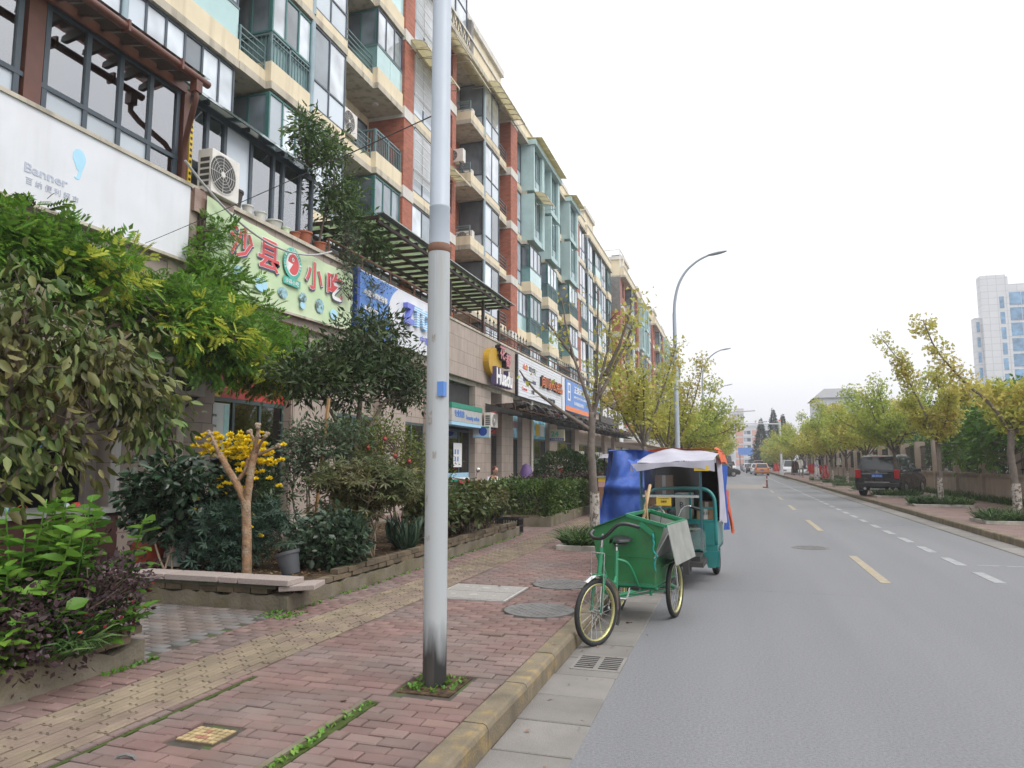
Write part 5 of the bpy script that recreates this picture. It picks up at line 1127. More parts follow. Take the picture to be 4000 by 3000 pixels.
# ---------------------------------------------------------------- left bed: the near plants
plant('big_leaf_tree','broad-leaved tree with browning drooping leaves at the left edge','tree',(-5.1,3.6,.32),[([(-5.1,3.7,.3),(-5.05,3.75,1.1),(-5.1,3.9,1.9),(-5.2,4.1,2.9)],.06,.02),([(-5.08,3.8,1.3),(-4.9,4.3,1.9),(-4.75,4.9,2.25)],.03,.01),([(-5.1,3.9,1.8),(-5.5,4.2,2.5),(-5.6,4.5,3.1)],.03,.01),([(-5.1,3.8,1.6),(-5.2,4.6,2.3),(-5.1,5.0,2.75)],.03,.01),([(-5.0,4.2,1.75),(-4.85,4.9,1.9),(-4.72,5.35,1.72)],.018,.006),([(-5.1,3.8,1.4),(-5.3,3.4,2.1),(-5.4,3.3,2.9)],.03,.01)],
    [(-5.2,4.15,2.5,.62,.75,.62,70),(-4.9,4.75,2.35,.3,.42,.4,30),(-5.3,3.6,2.2,.5,.6,.7,50),(-4.85,5.0,2.0,.18,.35,.25,12),(-5.1,4.1,1.75,.35,.4,.35,22),(-5.05,3.75,1.4,.25,.3,.3,8)],4200,.1,L_OVN,'lf_bigleaf',sr=.14,down=1.7,up=.5,rnd=.9,twr=.007,shell=.3)
plant('wisteria_vine','bright green wisteria vine sprawling over the shop front below the signs','vine',(-7.6,7,.2),[([(-7.9,6.6,.2),(-7.8,6.7,1.5),(-7.7,7.,3.2),(-7.7,8.5,3.6),(-7.6,10.4,3.4)],.04,.012),([(-7.7,7,3.1),(-7.8,5.6,3.8),(-7.9,4.6,4.4)],.03,.01)],
    [(-7.75,5.6,4.15,.45,.8,.38,34),(-7.75,6.8,3.95,.5,.8,.42,42),(-7.7,8.2,3.6,.5,.8,.45,46),(-7.6,9.4,3.35,.45,.75,.4,44),(-7.5,10.5,3.2,.4,.7,.3,34),(-8.6,10.4,4.6,.2,.5,.5,24),(-8.6,11.3,4.2,.25,.7,.35,26),(-8.4,9.8,4.2,.35,.5,.4,20),(-8.2,6.2,4.1,.9,1.5,.16,110),(-8.15,8.8,3.85,.9,1.6,.16,120),(-8.1,11.,3.6,.8,1.,.2,60)],9800,.18,L_PIN,'lf_vine',sr=.17,up=1.2,rnd=.5,down=.4,frac=.5)
plant('wisteria_shoots','yellow-green young wisteria shoots on the outer face of the vine','vine',(-7.3,8,3),[([(-7.6,8.2,3.4),(-7.3,8.6,3.5),(-7.15,9.2,3.4)],.008,.004)],[(-7.3,6.7,4.0,.3,.7,.25,10),(-7.2,8.4,3.55,.3,.8,.25,14),(-7.1,9.8,3.15,.25,.7,.22,12)],340,.17,L_PIN,'lf_vinebright',sr=.13,up=1.2,rnd=.5,frac=.4)
plant('wisteria_tendril','thin leafy tendril sticking up across the white sign','vine',(-7.6,5.9,4.3),[([(-7.7,5.9,4.1),(-7.65,6.0,4.4),(-7.6,6.05,4.62)],.01,.003)],[(-7.62,6.0,4.42,.06,.14,.16,7)],24,.15,L_PIN,'lf_dark',sr=.06,up=.8,rnd=.6)
plant('osmanthus_tree','dense dark evergreen tree in the planter left of the lamp post','tree',(-6.1,10.8,.36),[([(-6.1,10.8,.3),(-6.15,10.8,1.5),(-6.1,10.9,2.6),(-6.1,11.,3.5)],.07,.03),([(-6.15,10.8,1.7),(-6.3,10.1,2.6),(-6.4,9.6,3.1)],.04,.012),([(-6.1,10.8,1.8),(-6.,11.6,2.7),(-5.9,12.3,3.2)],.04,.012)],
    [(-6.2,10.4,3.2,.8,1.15,.75,80),(-6.1,11.5,3.35,.75,1.0,.75,75),(-6.,12.4,3.1,.6,.7,.55,45),(-6.4,9.6,2.95,.5,.6,.4,30),(-6.1,11.2,4.0,.5,.7,.25,22)],10500,.11,L_NAR,'lf_dark',sr=.15,up=.5,rnd=.8,shell=.25)
plant('terrace_tree','small leafy tree growing on the terrace behind the green banner','tree',(-9.6,14.75,5.2),[([(-9.6,14.75,5.2),(-9.55,14.8,6.4),(-9.5,14.9,7.4),(-9.4,15.2,8.3)],.05,.02),([(-9.57,14.8,6.2),(-9.4,15.2,7.),(-9.3,15.9,7.6)],.03,.01),([(-9.55,14.8,6.6),(-9.6,14.3,7.6),(-9.5,14.2,8.6)],.03,.01)],
    [(-9.3,15.3,8.1,.6,1.,.8,60),(-9.3,14.2,9.0,.5,.8,.5,40),(-9.2,16.4,7.7,.5,.8,.55,36),(-9.2,13.6,9.3,.35,.6,.3,14),(-9.3,15.0,9.4,.4,.7,.35,20),(-9.2,17.3,7.5,.4,.5,.4,16)],5200,.14,L_NAR,'lf_terrace',sr=.17,up=.6,rnd=.8,shell=.3)
plant('terrace_creeper','thin creeper hanging from the terrace over the banner and blue sign','vine',(-8.9,15.3,5),[([(-9.0,15.2,6.9),(-8.85,15.3,6.2),(-8.85,15.2,5.2)],.012,.005),([(-9.0,15.6,6.8),(-8.85,16.2,6.3),(-8.85,16.3,5.6)],.01,.004)],[(-8.9,15.1,6.55,.2,.6,.4,30),(-8.85,14.9,5.9,.1,.45,.4,16),(-8.82,16.1,6.1,.1,.35,.5,14),(-8.82,17.,6.3,.08,.4,.15,6),(-8.85,15.2,7.2,.2,.4,.4,16)],1100,.09,L_NAR,'lf_olive',sr=.12,up=.4,rnd=.9)
plant('corner_creeper','leafy creeper climbing the joint between the white sign and green banner','vine',(-8.9,10.,4.4),[([(-8.95,10.1,4.2),(-8.9,10.1,5.2),(-8.9,10.2,5.9)],.015,.006)],[(-8.85,10.15,5.1,.12,.3,.6,22),(-8.8,10.5,5.75,.08,.35,.2,8)],420,.15,L_PIN,'lf_vine',sr=.1,up=.8,rnd=.7)
# ================================================================ PLANTS IN THE BEDS
# pruned crape myrtle: knobbly bare limbs
t=T('pruned_tree','bare pruned tree with tan trunk and knobbly stub branches in the planter corner','tree',(-5.17,6.83,.37)); mb=MB()
for pts,r0,r1 in (([(-5.17,6.83,.33),(-5.2,6.84,.8),(-5.24,6.85,1.18)],.055,.05),([(-5.24,6.85,1.15),(-5.38,6.85,1.38),(-5.48,6.84,1.52),(-5.58,6.82,1.68)],.045,.035),([(-5.24,6.86,1.15),(-5.21,6.87,1.4),(-5.2,6.88,1.6),(-5.17,6.9,1.72)],.045,.038),([(-5.38,6.86,1.38),(-5.3,6.88,1.5),(-5.25,6.9,1.66)],.026,.022),
    ([(-5.58,6.82,1.66),(-5.64,6.8,1.8),(-5.7,6.78,1.93)],.026,.017),([(-5.58,6.82,1.66),(-5.66,6.86,1.75),(-5.73,6.88,1.83)],.022,.015),([(-5.18,6.9,1.7),(-5.22,6.93,1.85),(-5.3,6.95,1.95)],.022,.015),([(-5.18,6.9,1.7),(-5.15,6.88,1.85),(-5.12,6.86,2.0)],.026,.017),([(-5.17,6.9,1.7),(-5.08,6.86,1.82),(-5.0,6.84,1.9)],.022,.015),([(-5.17,6.9,1.68),(-5.05,6.92,1.73),(-4.92,6.94,1.78)],.022,.014),([(-5.25,6.9,1.64),(-5.22,6.95,1.8),(-5.2,6.97,1.9)],.018,.014)): limb(mb,pts,r0,r1,9,.003)
mb.build('trunk',M['barkred'],t,smooth='all')
for p,r in (((-5.7,6.78,1.94),.035),((-5.73,6.88,1.84),.03),((-5.3,6.95,1.96),.032),((-5.12,6.86,2.01),.036),((-5.0,6.84,1.91),.032),((-4.92,6.94,1.79),.03),((-5.2,6.97,1.91),.028),((-5.58,6.82,1.68),.04),((-5.17,6.9,1.71),.045)):
    k=MB()
    for _ in range(5): k.sphere((p[0]+U(-.02,.02),p[1]+U(-.02,.02),p[2]+U(-.02,.02)),r*U(.5,.8),7,5)
    k.build('knot',M['barkpale'],t)
def bushy(name,label,cat,base,cl,n,size,tm,lm,bm='bark',sr=.1,stems=6,**k):
    c0=cl[0]; lb=[]
    rr_=np.random.default_rng(len(label)); 
    for i in range(stems): lb.append(([(base[0]+rr_.normal(0,.05),base[1]+rr_.normal(0,.05),base[2]-.03),(base[0]+(c0[0]-base[0])*.5+rr_.normal(0,.1),base[1]+(c0[1]-base[1])*.5+rr_.normal(0,.1),(base[2]+c0[2])/2),(c0[0]+rr_.normal(0,c0[3]*.5),c0[1]+rr_.normal(0,c0[4]*.5),c0[2])],.014,.006))
    return plant(name,label,cat,base,lb,cl,n,size,tm,lm,bm,sr=sr,**k)
bushy('camellia','glossy dark camellia shrub behind the red pot','shrub',(-6.25,6.85,.38),[(-6.5,7.1,1.3,.55,.5,.38,60),(-6.2,7.0,1.45,.35,.4,.25,24),(-6.8,7.1,1.1,.35,.4,.3,24),(-6.4,7.0,.95,.3,.35,.2,14)],1900,.1,L_OVA,'lf_camellia','barkpale',sr=.1,stems=3,down=.5)
MB_=MB(); 
bushy('chrysanthemum','tall yellow chrysanthemum clump behind the pruned tree','flowers',(-5.9,7.7,.38),[(-6.0,7.8,1.5,.4,.3,.38,60),(-5.75,7.75,1.2,.3,.3,.4,40)],2600,.07,L_NAR,'lf_dark','bark',sr=.09,stems=12)
rg=np.random.default_rng(5); fl=MB(); P=[];D=[]
fc=np.vstack([subclumps([(-6.1,7.5,1.8,.5,.2,.22,100),(-5.6,7.45,1.72,.4,.2,.26,80)],rg,.4),np.stack([rg.uniform(-6.3,-5.2,34),rg.uniform(7.0,7.5,34),rg.uniform(.7,1.6,34)],1)])
for c in fc:
    k=30
    d=rg.normal(0,1,(k,3)); d[:,2]=np.abs(d[:,2])*.6+.05; P.append(np.repeat(c[None],k,0)); D.append(d)
chp=bpy.data.objects['chrysanthemum']; leaves('flower_heads',np.vstack(P),np.vstack(D),.048,L_DIA,M['petal'],chp,up=.4,rnd=.4)
bushy('ivy_shrub','blue-green ivy-like shrub around the foot of the pruned tree','shrub',(-5.8,7.3,.38),[(-6.2,7.3,.85,.5,.35,.38,60),(-5.7,7.15,.75,.45,.3,.35,50),(-5.3,7.4,.8,.3,.3,.35,26)],2300,.075,L_PALM,'lf_ivy',sr=.1,stems=8,down=.5)
bushy('round_shrub','low rounded dark green shrub beside the black pot','shrub',(-4.65,7.7,.38),[(-4.67,7.7,.66,.46,.45,.32,130),(-4.67,7.7,.6,.3,.3,.22,30)],3000,.075,L_DIA,'lf_round',sr=.075,stems=8,shell=.75)
bushy('japanese_maple','small japanese maple with layered star-shaped leaves right of the rounded shrub','tree',(-4.65,8.7,.38),[(-4.85,8.6,1.35,.6,.5,.32,70),(-4.5,8.8,1.3,.45,.45,.3,40),(-4.9,8.5,.98,.4,.35,.2,22)],2900,.085,L_PALM,'lf_maple','barkpale',sr=.11,stems=6,flat=.4,up=1.2,rnd=.5,down=.35)
bushy('osmanthus_sapling','pale olive sapling tied to a bamboo stake behind the maple','tree',(-5.95,9.2,.38),[(-5.9,9.2,1.85,.5,.5,.4,60),(-5.6,9.5,1.95,.4,.45,.35,40),(-6.1,9.2,1.4,.3,.3,.4,22)],3300,.075,L_NAR,'lf_olive',sr=.11,stems=3)
bushy('pomegranate_tree','yellow-green pomegranate tree with small red fruit beside the lamp post','tree',(-5.0,10.2,.38),[(-5.1,10.1,1.75,.6,.55,.48,80),(-4.7,10.4,1.5,.45,.5,.45,50),(-5.3,10.,2.1,.35,.4,.25,20)],5200,.055,L_NAR,'lf_pom',sr=.11,stems=5)
M['fruit']=mat('pomegranate_red',(.3,.03,.03),rough=.35,var=.2,scale=20)
for x,y,z in((-4.95,9.6,1.95),(-5.2,9.55,1.82),(-4.78,9.6,1.7),(-4.6,9.7,1.62),(-5.05,9.5,1.5)): MB().sphere((x,y,z),.03,8,6).lathe([(.012,.028),(.016,.045)],(x,y,z),6).build('fruit',M['fruit'],bpy.data.objects['pomegranate_tree'],smooth='all')
for i in range(5):
    x,y=(-4.6,-4.9,-4.35,-4.75,-4.5)[i],(10.6,11.3,11.6,12.4,12.9)[i]
    bushy('photinia_shrub',('green photinia shrub right behind the lamp post','bronze-tipped photinia shrub, second from the lamp post','loose photinia shrub over the mossy planter edge','photinia shrub with bare stems beside the black crates','last photinia shrub at the far end of the long planter')[i],'shrub',(x,y,.38),[(x,y,.9+.03*(i%3),.42,.45,.27,50),(x-.2,y+.2,.8,.3,.35,.25,24)],1500,.085,L_OVA,'lf_photinia',sr=.1,stems=7,group='photinia shrubs in the long planter')
bushy('iris_clump','sword-leaved plant beneath the maple','plant',(-4.6,9.6,.38),[(-4.6,9.6,.5,.12,.12,.08,10)],10,.05,L_NAR,'lf_ivy',stems=1)
k=90; a=rg.uniform(0,2*PI,k); leaves('blades',np.stack([-4.6+.12*np.cos(a),9.6+.12*np.sin(a),np.full(k,.37)],1),np.stack([np.cos(a)*.35,np.sin(a)*.35,np.ones(k)],1),.5,L_BLADE,M['lf_ivy'],bpy.data.objects['iris_clump'],up=.1,rnd=.6)
st_=props(MB().bar((-5.85,9.15,.35),(-5.83,9.25,2.55),.035).build('bamboo_stake',mat('bamboo_tan',(.34,.2,.09),rough=.6,var=.2,scale=8),None),'tall tan wooden stake leaning in the pale sapling','stake'); st_.rotation_euler=(0,.06,0)
props(MB().bar((-6.3,8.3,.4),(-6.32,8.35,1.95),.05).build('wooden_stake',MATS['bamboo_tan'],None),'short flat wooden stake behind the yellow flowers','stake')
# pots on the planter
pot('large red plastic pot under the camellia',-6.72,7.02,.38,.21,.3,mat('red_plastic',(.28,.05,.025),rough=.4,var=.1)); wp=pot('white glazed pot painted with a red rose right of the red pot',-6.42,7.22,.38,.19,.28,M['potwhite'])
for dx,dz,r,m in((.0,.16,.035,'red'),(.04,.13,.03,'red'),(-.05,.1,.03,'emerald'),(.06,.08,.03,'emerald'),(.02,.19,.02,'emerald')):
    a=-2.0+dx/.19; MB().sphere((.178*math.cos(-1.2+dx*4),.178*math.sin(-1.2+dx*4),dz),r,8,6,(.5,.5,1)).build('painted_flower',M[m],wp)
pot('empty black plastic pot tipped over on the planter edge',-4.52,6.7,.43,.125,.24,mat('black_plastic',(.055,.058,.065),rough=.5,var=.12),soil=False,tilt=(-.1,-.28,.3))
# left edge: bright weed shrub and purple loropetalum
def big_stems(label,stems,n,size,lm,seed,tm=L_BROAD,name='leafy_shrub'):
    t=T(name,label,'shrub',(stems[0][0],stems[0][1],.3)); rr_=np.random.default_rng(seed); mb=MB(); P=[];D=[];Z=[]
    for (x,y,z0,x1,y1,z1,k) in stems:
        limb(mb,[(x,y,z0),((x+x1)/2,(y+y1)/2,(z0+z1)*.52),(x1,y1,z1)],.011,.004)
        for i in range(k):
            u=.25+.75*(i/k); p=np.array([x+(x1-x)*u,y+(y1-y)*u,z0+(z1-z0)*u]); a=i*2.4+rr_.uniform(0,.6)
            P.append(p); D.append((math.cos(a),math.sin(a),.35-.35*(1-u)+rr_.normal(0,.15))); Z.append(size*(1.15-.55*u)*(1+rr_.normal(0,.15)))
    mb.build('stem',M['lf_bright'],t,smooth='all'); leaves('foliage',np.array(P),np.array(D),np.array(Z),tm,M[lm],t,up=1.6,rnd=.35,rng=rr_)
sg=np.random.default_rng(21); sts=[]
for i in range(48):
    x=min(-4.3,-4.5+sg.normal(0,.2)-.2*(i%3)); y=min(4.3,3.95+sg.normal(0,.28)); h=sg.uniform(.8,1.4); sts.append((x,y,.3,x+sg.normal(.05,.14),min(4.45,y+sg.normal(0,.12)),h,20))
for i in range(9): sts.append((-4.4+sg.normal(0,.06),3.2+i*.1,.3,-4.15+sg.normal(0,.1),3.15+i*.13,sg.uniform(.45,.7),12))
big_stems('bright green large-leaved weed shrub in the left planter',sts,0,.2,'lf_bright',3,)
bushy('purple_loropetalum','dark purple loropetalum bush hanging over the left planter wall','shrub',(-4.6,4.0,.32),[(-4.5,3.75,.6,.35,.45,.26,80),(-4.3,3.55,.48,.2,.4,.22,46),(-4.25,4.1,.68,.25,.3,.28,46),(-4.8,3.4,.55,.35,.5,.25,40)],5200,.04,L_DIA,'lf_purple',sr=.085,stems=12)
pp=subclumps([(-4.2,4.05,.62,.22,.35,.26,26)],rg); P_,o_=around(pp,60,.06,rg); leaves('red_leaves',P_,o_,.04,L_DIA,M['lf_redtint'],bpy.data.objects['purple_loropetalum'])
k=70; a=rg.uniform(0,2*PI,k); o=leaves('grass_tuft',np.stack([-4.2+rg.normal(0,.03,k),3.75+rg.normal(0,.06,k),np.full(k,.36)],1),np.stack([.6+.5*np.cos(a),.6*np.sin(a),np.full(k,.4)],1),.3,L_BLADE,M['lf_grass'],None,up=.3,rnd=.4); props(o,'drooping tuft of grass on the left planter wall','grass')
# clipped hedges in the far planter
def hedge(label,x0,x1,y0,y1,z0,z1,n,size,lm,round_=.12,seed=1,name='hedge'):
    rr_=np.random.default_rng(seed); t=T(name,label,'hedge',((x0+x1)/2,(y0+y1)/2,z0)); k=n
    p=rr_.uniform(0,1,(k,3)); f=rr_.random(k); d=rr_.exponential(.07,k).clip(0,.3)
    X=x0+(x1-x0)*p[:,0];Y=y0+(y1-y0)*p[:,1];Z=z0+(z1-z0)*p[:,2]
    A=(f<.4); Z=np.where(A,z1-d,Z); B=(f>=.4)&(f<.75); X=np.where(B,x1-d,X); Cc=(f>=.75)&(f<.93); Y=np.where(Cc,y0+d,Y)
    w=.05*np.sin(X*7.+Y*5)+.05*np.sin(Y*9+X*3)+.04*np.sin(Y*17)
    Z=Z+w*(Z>z0+.5*(z1-z0)); X=X+w*.8; P=np.stack([X,Y,Z],1)+rr_.normal(0,.035,(k,3)); D=P-np.array([(x0+x1)/2,(y0+y1)/2,(z0+z1)/2]); D=D/np.array([(x1-x0),(y1-y0)*.7,(z1-z0)])+rr_.normal(0,.5,(k,3))
    leaves('foliage',P,D,size*(1+rr_.normal(0,.3,k).clip(-.5,.6)),L_DIA,M[lm],t,up=.5,rnd=.7,rng=rr_)
    mb=MB()
    for i in range(max(6,int((y1-y0)*4))): yy=y0+.15+(y1-y0-.3)*rr_.random(); xx=x0+.1+(x1-x0-.2)*rr_.random(); mb.tube([(xx,yy,z0-.05),(xx+rr_.normal(0,.06),yy+rr_.normal(0,.06),z0+.35),(xx+rr_.normal(0,.12),yy+rr_.normal(0,.12),z1-.15)],[.012,.01,.005],5)
    mb.build('stem',M['bark'],t)
hedge('clipped green box hedge on the corner of the far planter',-6.3,-4.15,16.15,20.5,.4,1.05,15000,.07,'lf_hedge',seed=4); hedge('low purple-leaved hedge behind the green box hedge',-6.7,-5.,20.,27,.4,1.08,8000,.07,'lf_purplehedge',seed=5); hedge('tall dark green hedge section beside the wooden counter',-5.2,-4.1,20.6,24.4,.4,1.15,9000,.07,'lf_purplehedge',seed=6)
def ball(label,x,y,z,r,rz,n,size,lm,seed=1):
    rr_=np.random.default_rng(seed); t=T('clipped_bush',label,'bush',(x,y,z-rz)); d=rr_.normal(0,1,(n,3)); d/=np.linalg.norm(d,axis=1,keepdims=True); rad=1-rr_.exponential(.06,n).clip(0,.5)
    P=np.array([x,y,z])+d*rad[:,None]*np.array([r,r,rz])*(1+.06*np.sin(d[:,0:1]*9+d[:,2:3]*7)); leaves('foliage',P,d+rr_.normal(0,.5,(n,3)),size*(1+rr_.normal(0,.3,n).clip(-.5,.6)),L_DIA,M[lm],t,rng=rr_); MB().tube([(x,y,z-rz-.25),(x,y,z)],.05,6).build('stem',M['bark'],t)
ball('round clipped dark bush in front of the far shop pillars',-6.2,26.6,1.3,1.15,.75,9000,.09,'lf_dark',2); ball('second clipped bush half behind the round one',-5.9,29.5,1.2,1.0,.7,5000,.1,'lf_dark',3)
# ---------------------------------------------------------------- ginkgo street trees
def ginkgo(label,base,limbs,lm,nl,size=.085,sr=.13,white=True,dens=1.,bare=.12,group=None,seed=1,spur=.16,r=.075,trunk=None):
    rr_=np.random.default_rng(seed); t=T('ginkgo_tree',label,'tree',base,group=group,local=True); mb=MB(); Cs=[]
    tp=trunk or [(0,0,-.1),(.03,.02,.9),(0,0,1.9)]; limb(mb,tp,r,r*.72,9,.004)
    for L,dn in limbs:
        Q=limb(mb,L,r*.55,.012,6,.006); Q=np.array([tuple(q) for q in Q]); m=len(Q)
        for i in range(int(m*.25),m):
            for _ in range(2):
                if rr_.random()<dn*.8:
                    a=rr_.uniform(0,2*PI); ln=rr_.uniform(.1,.55)*(1-.5*i/m); e=Q[i]+np.array([math.cos(a)*ln,math.sin(a)*ln,rr_.uniform(.0,.35)*ln+.05]); mb.tube([Q[i],(Q[i]+e)/2+rr_.normal(0,.02,3),e],[.012,.008,.004],4,cap=False)
                    if rr_.random()>bare:
                        for u in np.arange(.2,1.01,.3): Cs.append(Q[i]+(e-Q[i])*u)
            if rr_.random()<dn: Cs.append(Q[i]+rr_.normal(0,spur*.5,3))
    mb.build('trunk',M['barkgrey'],t,smooth='all')
    if white: MB().lathe([(r*1.06,-.05),(r*1.04,.5),(r*1.0,.95)],(.005,.005,0),12,cap=False).build('whitewash_band',M['whitewash'],t,smooth='all')
    if Cs:
        Cs=np.array(Cs); P,off=around(Cs,nl,sr,rr_,.8); leaves('crown',P,off+rr_.normal(0,sr*.5,off.shape)+np.array([0,0,-.3*sr]),size*(1+rr_.normal(0,.25,nl).clip(-.5,.5)),L_FAN,M[lm],t,up=.5,rnd=.8,rng=rr_)
    return t
def glimbs(seed,n=6,h0=1.7,H=3.0,spread=1.3,dn=1.):
    rr_=np.random.default_rng(seed); out=[]
    for i in range(n):
        a=2*PI*i/n+rr_.uniform(-.4,.4); z0=h0+rr_.uniform(-.15,.35); s=spread*rr_.uniform(.7,1.15); h=H*rr_.uniform(.65,1.05)
        out.append(([(0,0,z0),(math.cos(a)*s*.4,math.sin(a)*s*.4,z0+h*.35),(math.cos(a)*s*.75,math.sin(a)*s*.75,z0+h*.7),(math.cos(a)*s,math.sin(a)*s,z0+h)],dn))
        if rr_.random()<.8: out.append(([(math.cos(a)*s*.35,math.sin(a)*s*.35,z0+h*.32),(math.cos(a+.5)*s*.9,math.sin(a+.5)*s*.9,z0+h*.42),(math.cos(a+.6)*s*1.25,math.sin(a+.6)*s*1.25,z0+h*.6)],dn))
    return out
# right-hand row
GX=6.45
ginkgo('nearest ginkgo of the right row, with one long limb leaning over the pavement',(6.5,20.5,.15),[([(0,0,2.2),(-.45,0,2.95),(-.95,.05,3.5),(-1.5,.1,4.35),(-1.75,.1,5.1)],.5),([(0,0,2.1),(.25,.2,2.7),(.6,.3,3.3)],1.),([(0,0,2.3),(-.1,.5,2.9),(.1,1.,3.4)],1.),([(.1,0,2.2),(.5,-.4,2.9),(.9,-.6,3.3)],1.)],'lf_ginkgo',3800,seed=3,r=.1,trunk=[(.05,0,-.1),(.0,0,.8),(-.05,0,1.6),(0,0,2.3)],size=.1)
ginkgo('second ginkgo from the right edge, its tall limb leaning left',(6.6,27.8,.15),[([(0,0,2.2),(-.3,0,3.1),(-.75,.05,4.3),(-1.05,.1,5.1),(-1.5,.1,5.8)],.7),([(0,0,2.3),(.2,.1,3.2),(.15,.2,4.6)],1.),([(0,0,2.2),(.6,.2,3.2),(1.1,.3,4.0)],1.),([(0,0,2.1),(.2,-.6,3.),(.2,-1.,3.8)],1.),([(0,0,2.2),(-.4,.5,3.),(-.6,.9,3.6)],1.)],'lf_ginkgo',6000,seed=4,r=.09,trunk=[(0,0,-.1),(.02,0,1.2),(0,0,2.4)],size=.1)
ginkgo('ginkgo growing in front of the black car',(6.5,34.4,.15),[([(0,0,1.9),(-.5,-.2,2.5),(-1.1,-.3,2.9),(-1.6,-.3,3.7)],1.)]+glimbs(8,7,1.9,3.1,1.9),'lf_ginkgogreen',8000,seed=5,r=.09,size=.11,sr=.17)
protos=[]
for s,lm in((11,'lf_ginkgo'),(12,'lf_ginkgogreen'),(13,'lf_ginkgo')): protos.append((s,lm))
RY=[41.2,48.,55.,62.,69.,76.5,84.,91.5,102.,112.,122.]
RL=['ginkgo just past the black car on the right','ginkgo behind the red clothes on the right pavement','second ginkgo beyond the black car','third ginkgo beyond the black car','ginkgo beside the far right clothes line','ginkgo next to the white gantry foot','ginkgo half behind the white gantry pole','ginkgo past the white gantry pole on the right','far right ginkgo near the parked van','farther right ginkgo above the parked cars','farthest ginkgo visible on the right side']
PR=[]
for i,(yy,lab) in enumerate(zip(RY,RL)):
    if i<3:
        tt=ginkgo(lab,(GX+U(-.1,.1),yy,.15),glimbs(20+i,7,1.7,3.1+.3*(i%2),2.0),protos[i][1],7600,seed=30+i,size=.12,sr=.16,group='ginkgo trees along the right pavement'); PR.append(tt)
    else:
        tt=copy_tree(PR[i%3]); tt.location=(GX+U(-.2,.2),yy,.15); tt.rotation_euler=(0,0,U(0,6.28)); s=U(.95,1.15); tt.scale=(s,s,s); tt['label']=lab
for nm in('nearest','second'): pass
# left-hand row
ginkgo('nearly bare ginkgo with whitewashed trunk in the pavement behind the green tricycle',(-2.4,12.6,.15),[([(0,0,2.2),(-.15,0,2.75),(-.45,.1,3.7),(-.6,.15,4.5)],.12),([(0,0,2.3),(.05,.05,2.9),(.08,.1,3.8),(.1,.1,4.6)],.1),([(0,0,2.25),(.12,0,2.8),(.28,.1,3.6),(.3,.15,4.2)],.12),([(0,0,2.0),(-.5,-.2,2.35),(-1.0,-.3,2.75),(-1.25,-.4,3.1)],.1),([(.1,.0,2.6),(.5,.3,3.5),(.8,.5,4.3)],.5),([(-.3,.1,3.3),(-.7,.2,3.8),(-.9,.2,4.1)],.15),([(.2,.1,3.),(.55,0,3.7),(.75,.1,4.5)],.2)],'lf_ginkgo',520,seed=6,r=.085,trunk=[(.02,0,-.1),(.0,0,.8),(-.04,0,1.6),(-.02,0,2.35)],bare=.6,size=.08)
ginkgo('yellowing ginkgo rising behind the blue tarpaulin',(-2.4,20.,.15),[([(0,0,1.8),(-.5,0,2.6),(-.95,.1,3.6),(-1.4,.1,4.3)],.6),([(0,0,1.9),(-.3,.1,2.7),(.0,.2,3.6),(-.1,.2,4.4)],.9)]+glimbs(41,5,1.8,2.7,1.25,.8),'lf_ginkgo',4600,seed=7,size=.085,sr=.15)
ginkgo('ginkgo with a v-shaped fork rising behind the cart canopy',(-2.4,27.,.15),[([(0,0,1.7),(-.5,0,2.8),(-.9,.1,3.8)],.7),([(0,0,1.7),(.7,0,2.9),(1.2,.1,4.4),(1.35,.1,5.2)],.8)]+glimbs(43,5,1.7,2.9,1.3,.8),'lf_ginkgo',5200,seed=8,size=.09,sr=.16)
LYs=[34.5,42.,49.5,57.,65.,73.,81.,90.,100.]
LL=['fourth ginkgo on the left kerb, beside the first tall street lamp','fifth ginkgo along the left kerb','sixth ginkgo along the left kerb','seventh ginkgo along the left kerb','eighth ginkgo along the left kerb','ninth ginkgo along the left kerb','tenth ginkgo along the left kerb','eleventh ginkgo along the left kerb','last ginkgo seen on the left kerb']
for i,(yy,lab) in enumerate(zip(LYs,LL)):
    tt=copy_tree(PR[(i+1)%3]); tt.location=(-2.4+U(-.1,.1),yy,.15); tt.rotation_euler=(0,0,U(0,6.28)); s=U(.85,1.0); tt.scale=(s,s,s); tt['label']=lab; tt['group']='ginkgo trees along the left pavement'
# tree pits: stone edging with tufts of lilyturf
def tuft(label,x,y,w,d,n,h,z=.17,seed=1):
    rr_=np.random.default_rng(seed); t=T('lilyturf','' or label,'grass',(x,y,z)); nc=max(4,int(w*d*14)); cx=x+rr_.uniform(-w/2,w/2,nc); cy=y+rr_.uniform(-d/2,d/2,nc); i=rr_.integers(0,nc,n); a=rr_.uniform(0,2*PI,n); lean=rr_.uniform(.3,1.7,n)
    P=np.stack([cx[i]+np.cos(a)*.05,cy[i]+np.sin(a)*.05,np.full(n,z-.02)],1); D=np.stack([np.cos(a)*lean,np.sin(a)*lean,np.ones(n)],1); leaves('blades',P,D,h*rr_.uniform(.6,1.15,n),L_BLADE,M['lf_grass'],t,up=.35,rnd=.25,rng=rr_); return t
def pit(label,x,y,w,d):
    t=T('tree_pit',label,'kerb edging',(x,y,.15),group='tree pit edgings')
    for a in((x-w/2,x+w/2,y-d/2,y-d/2+.1),(x-w/2,x+w/2,y+d/2-.1,y+d/2),(x-w/2,x-w/2+.1,y-d/2+.1,y+d/2-.1),(x+w/2-.1,x+w/2,y-d/2+.1,y+d/2-.1)): MB().box(*a,.1,.23).build('edging_stone',M['pitstone'],t,bevel=.008)
    box('soil',M['soil'],t,x-w/2+.1,x+w/2-.1,y-d/2+.1,y+d/2-.1,.1,.17)
M['pitstone']=mat('pit_stone',(.4,.38,.33),rough=.85,var=.25,scale=8,bump=.3,streak=.4)
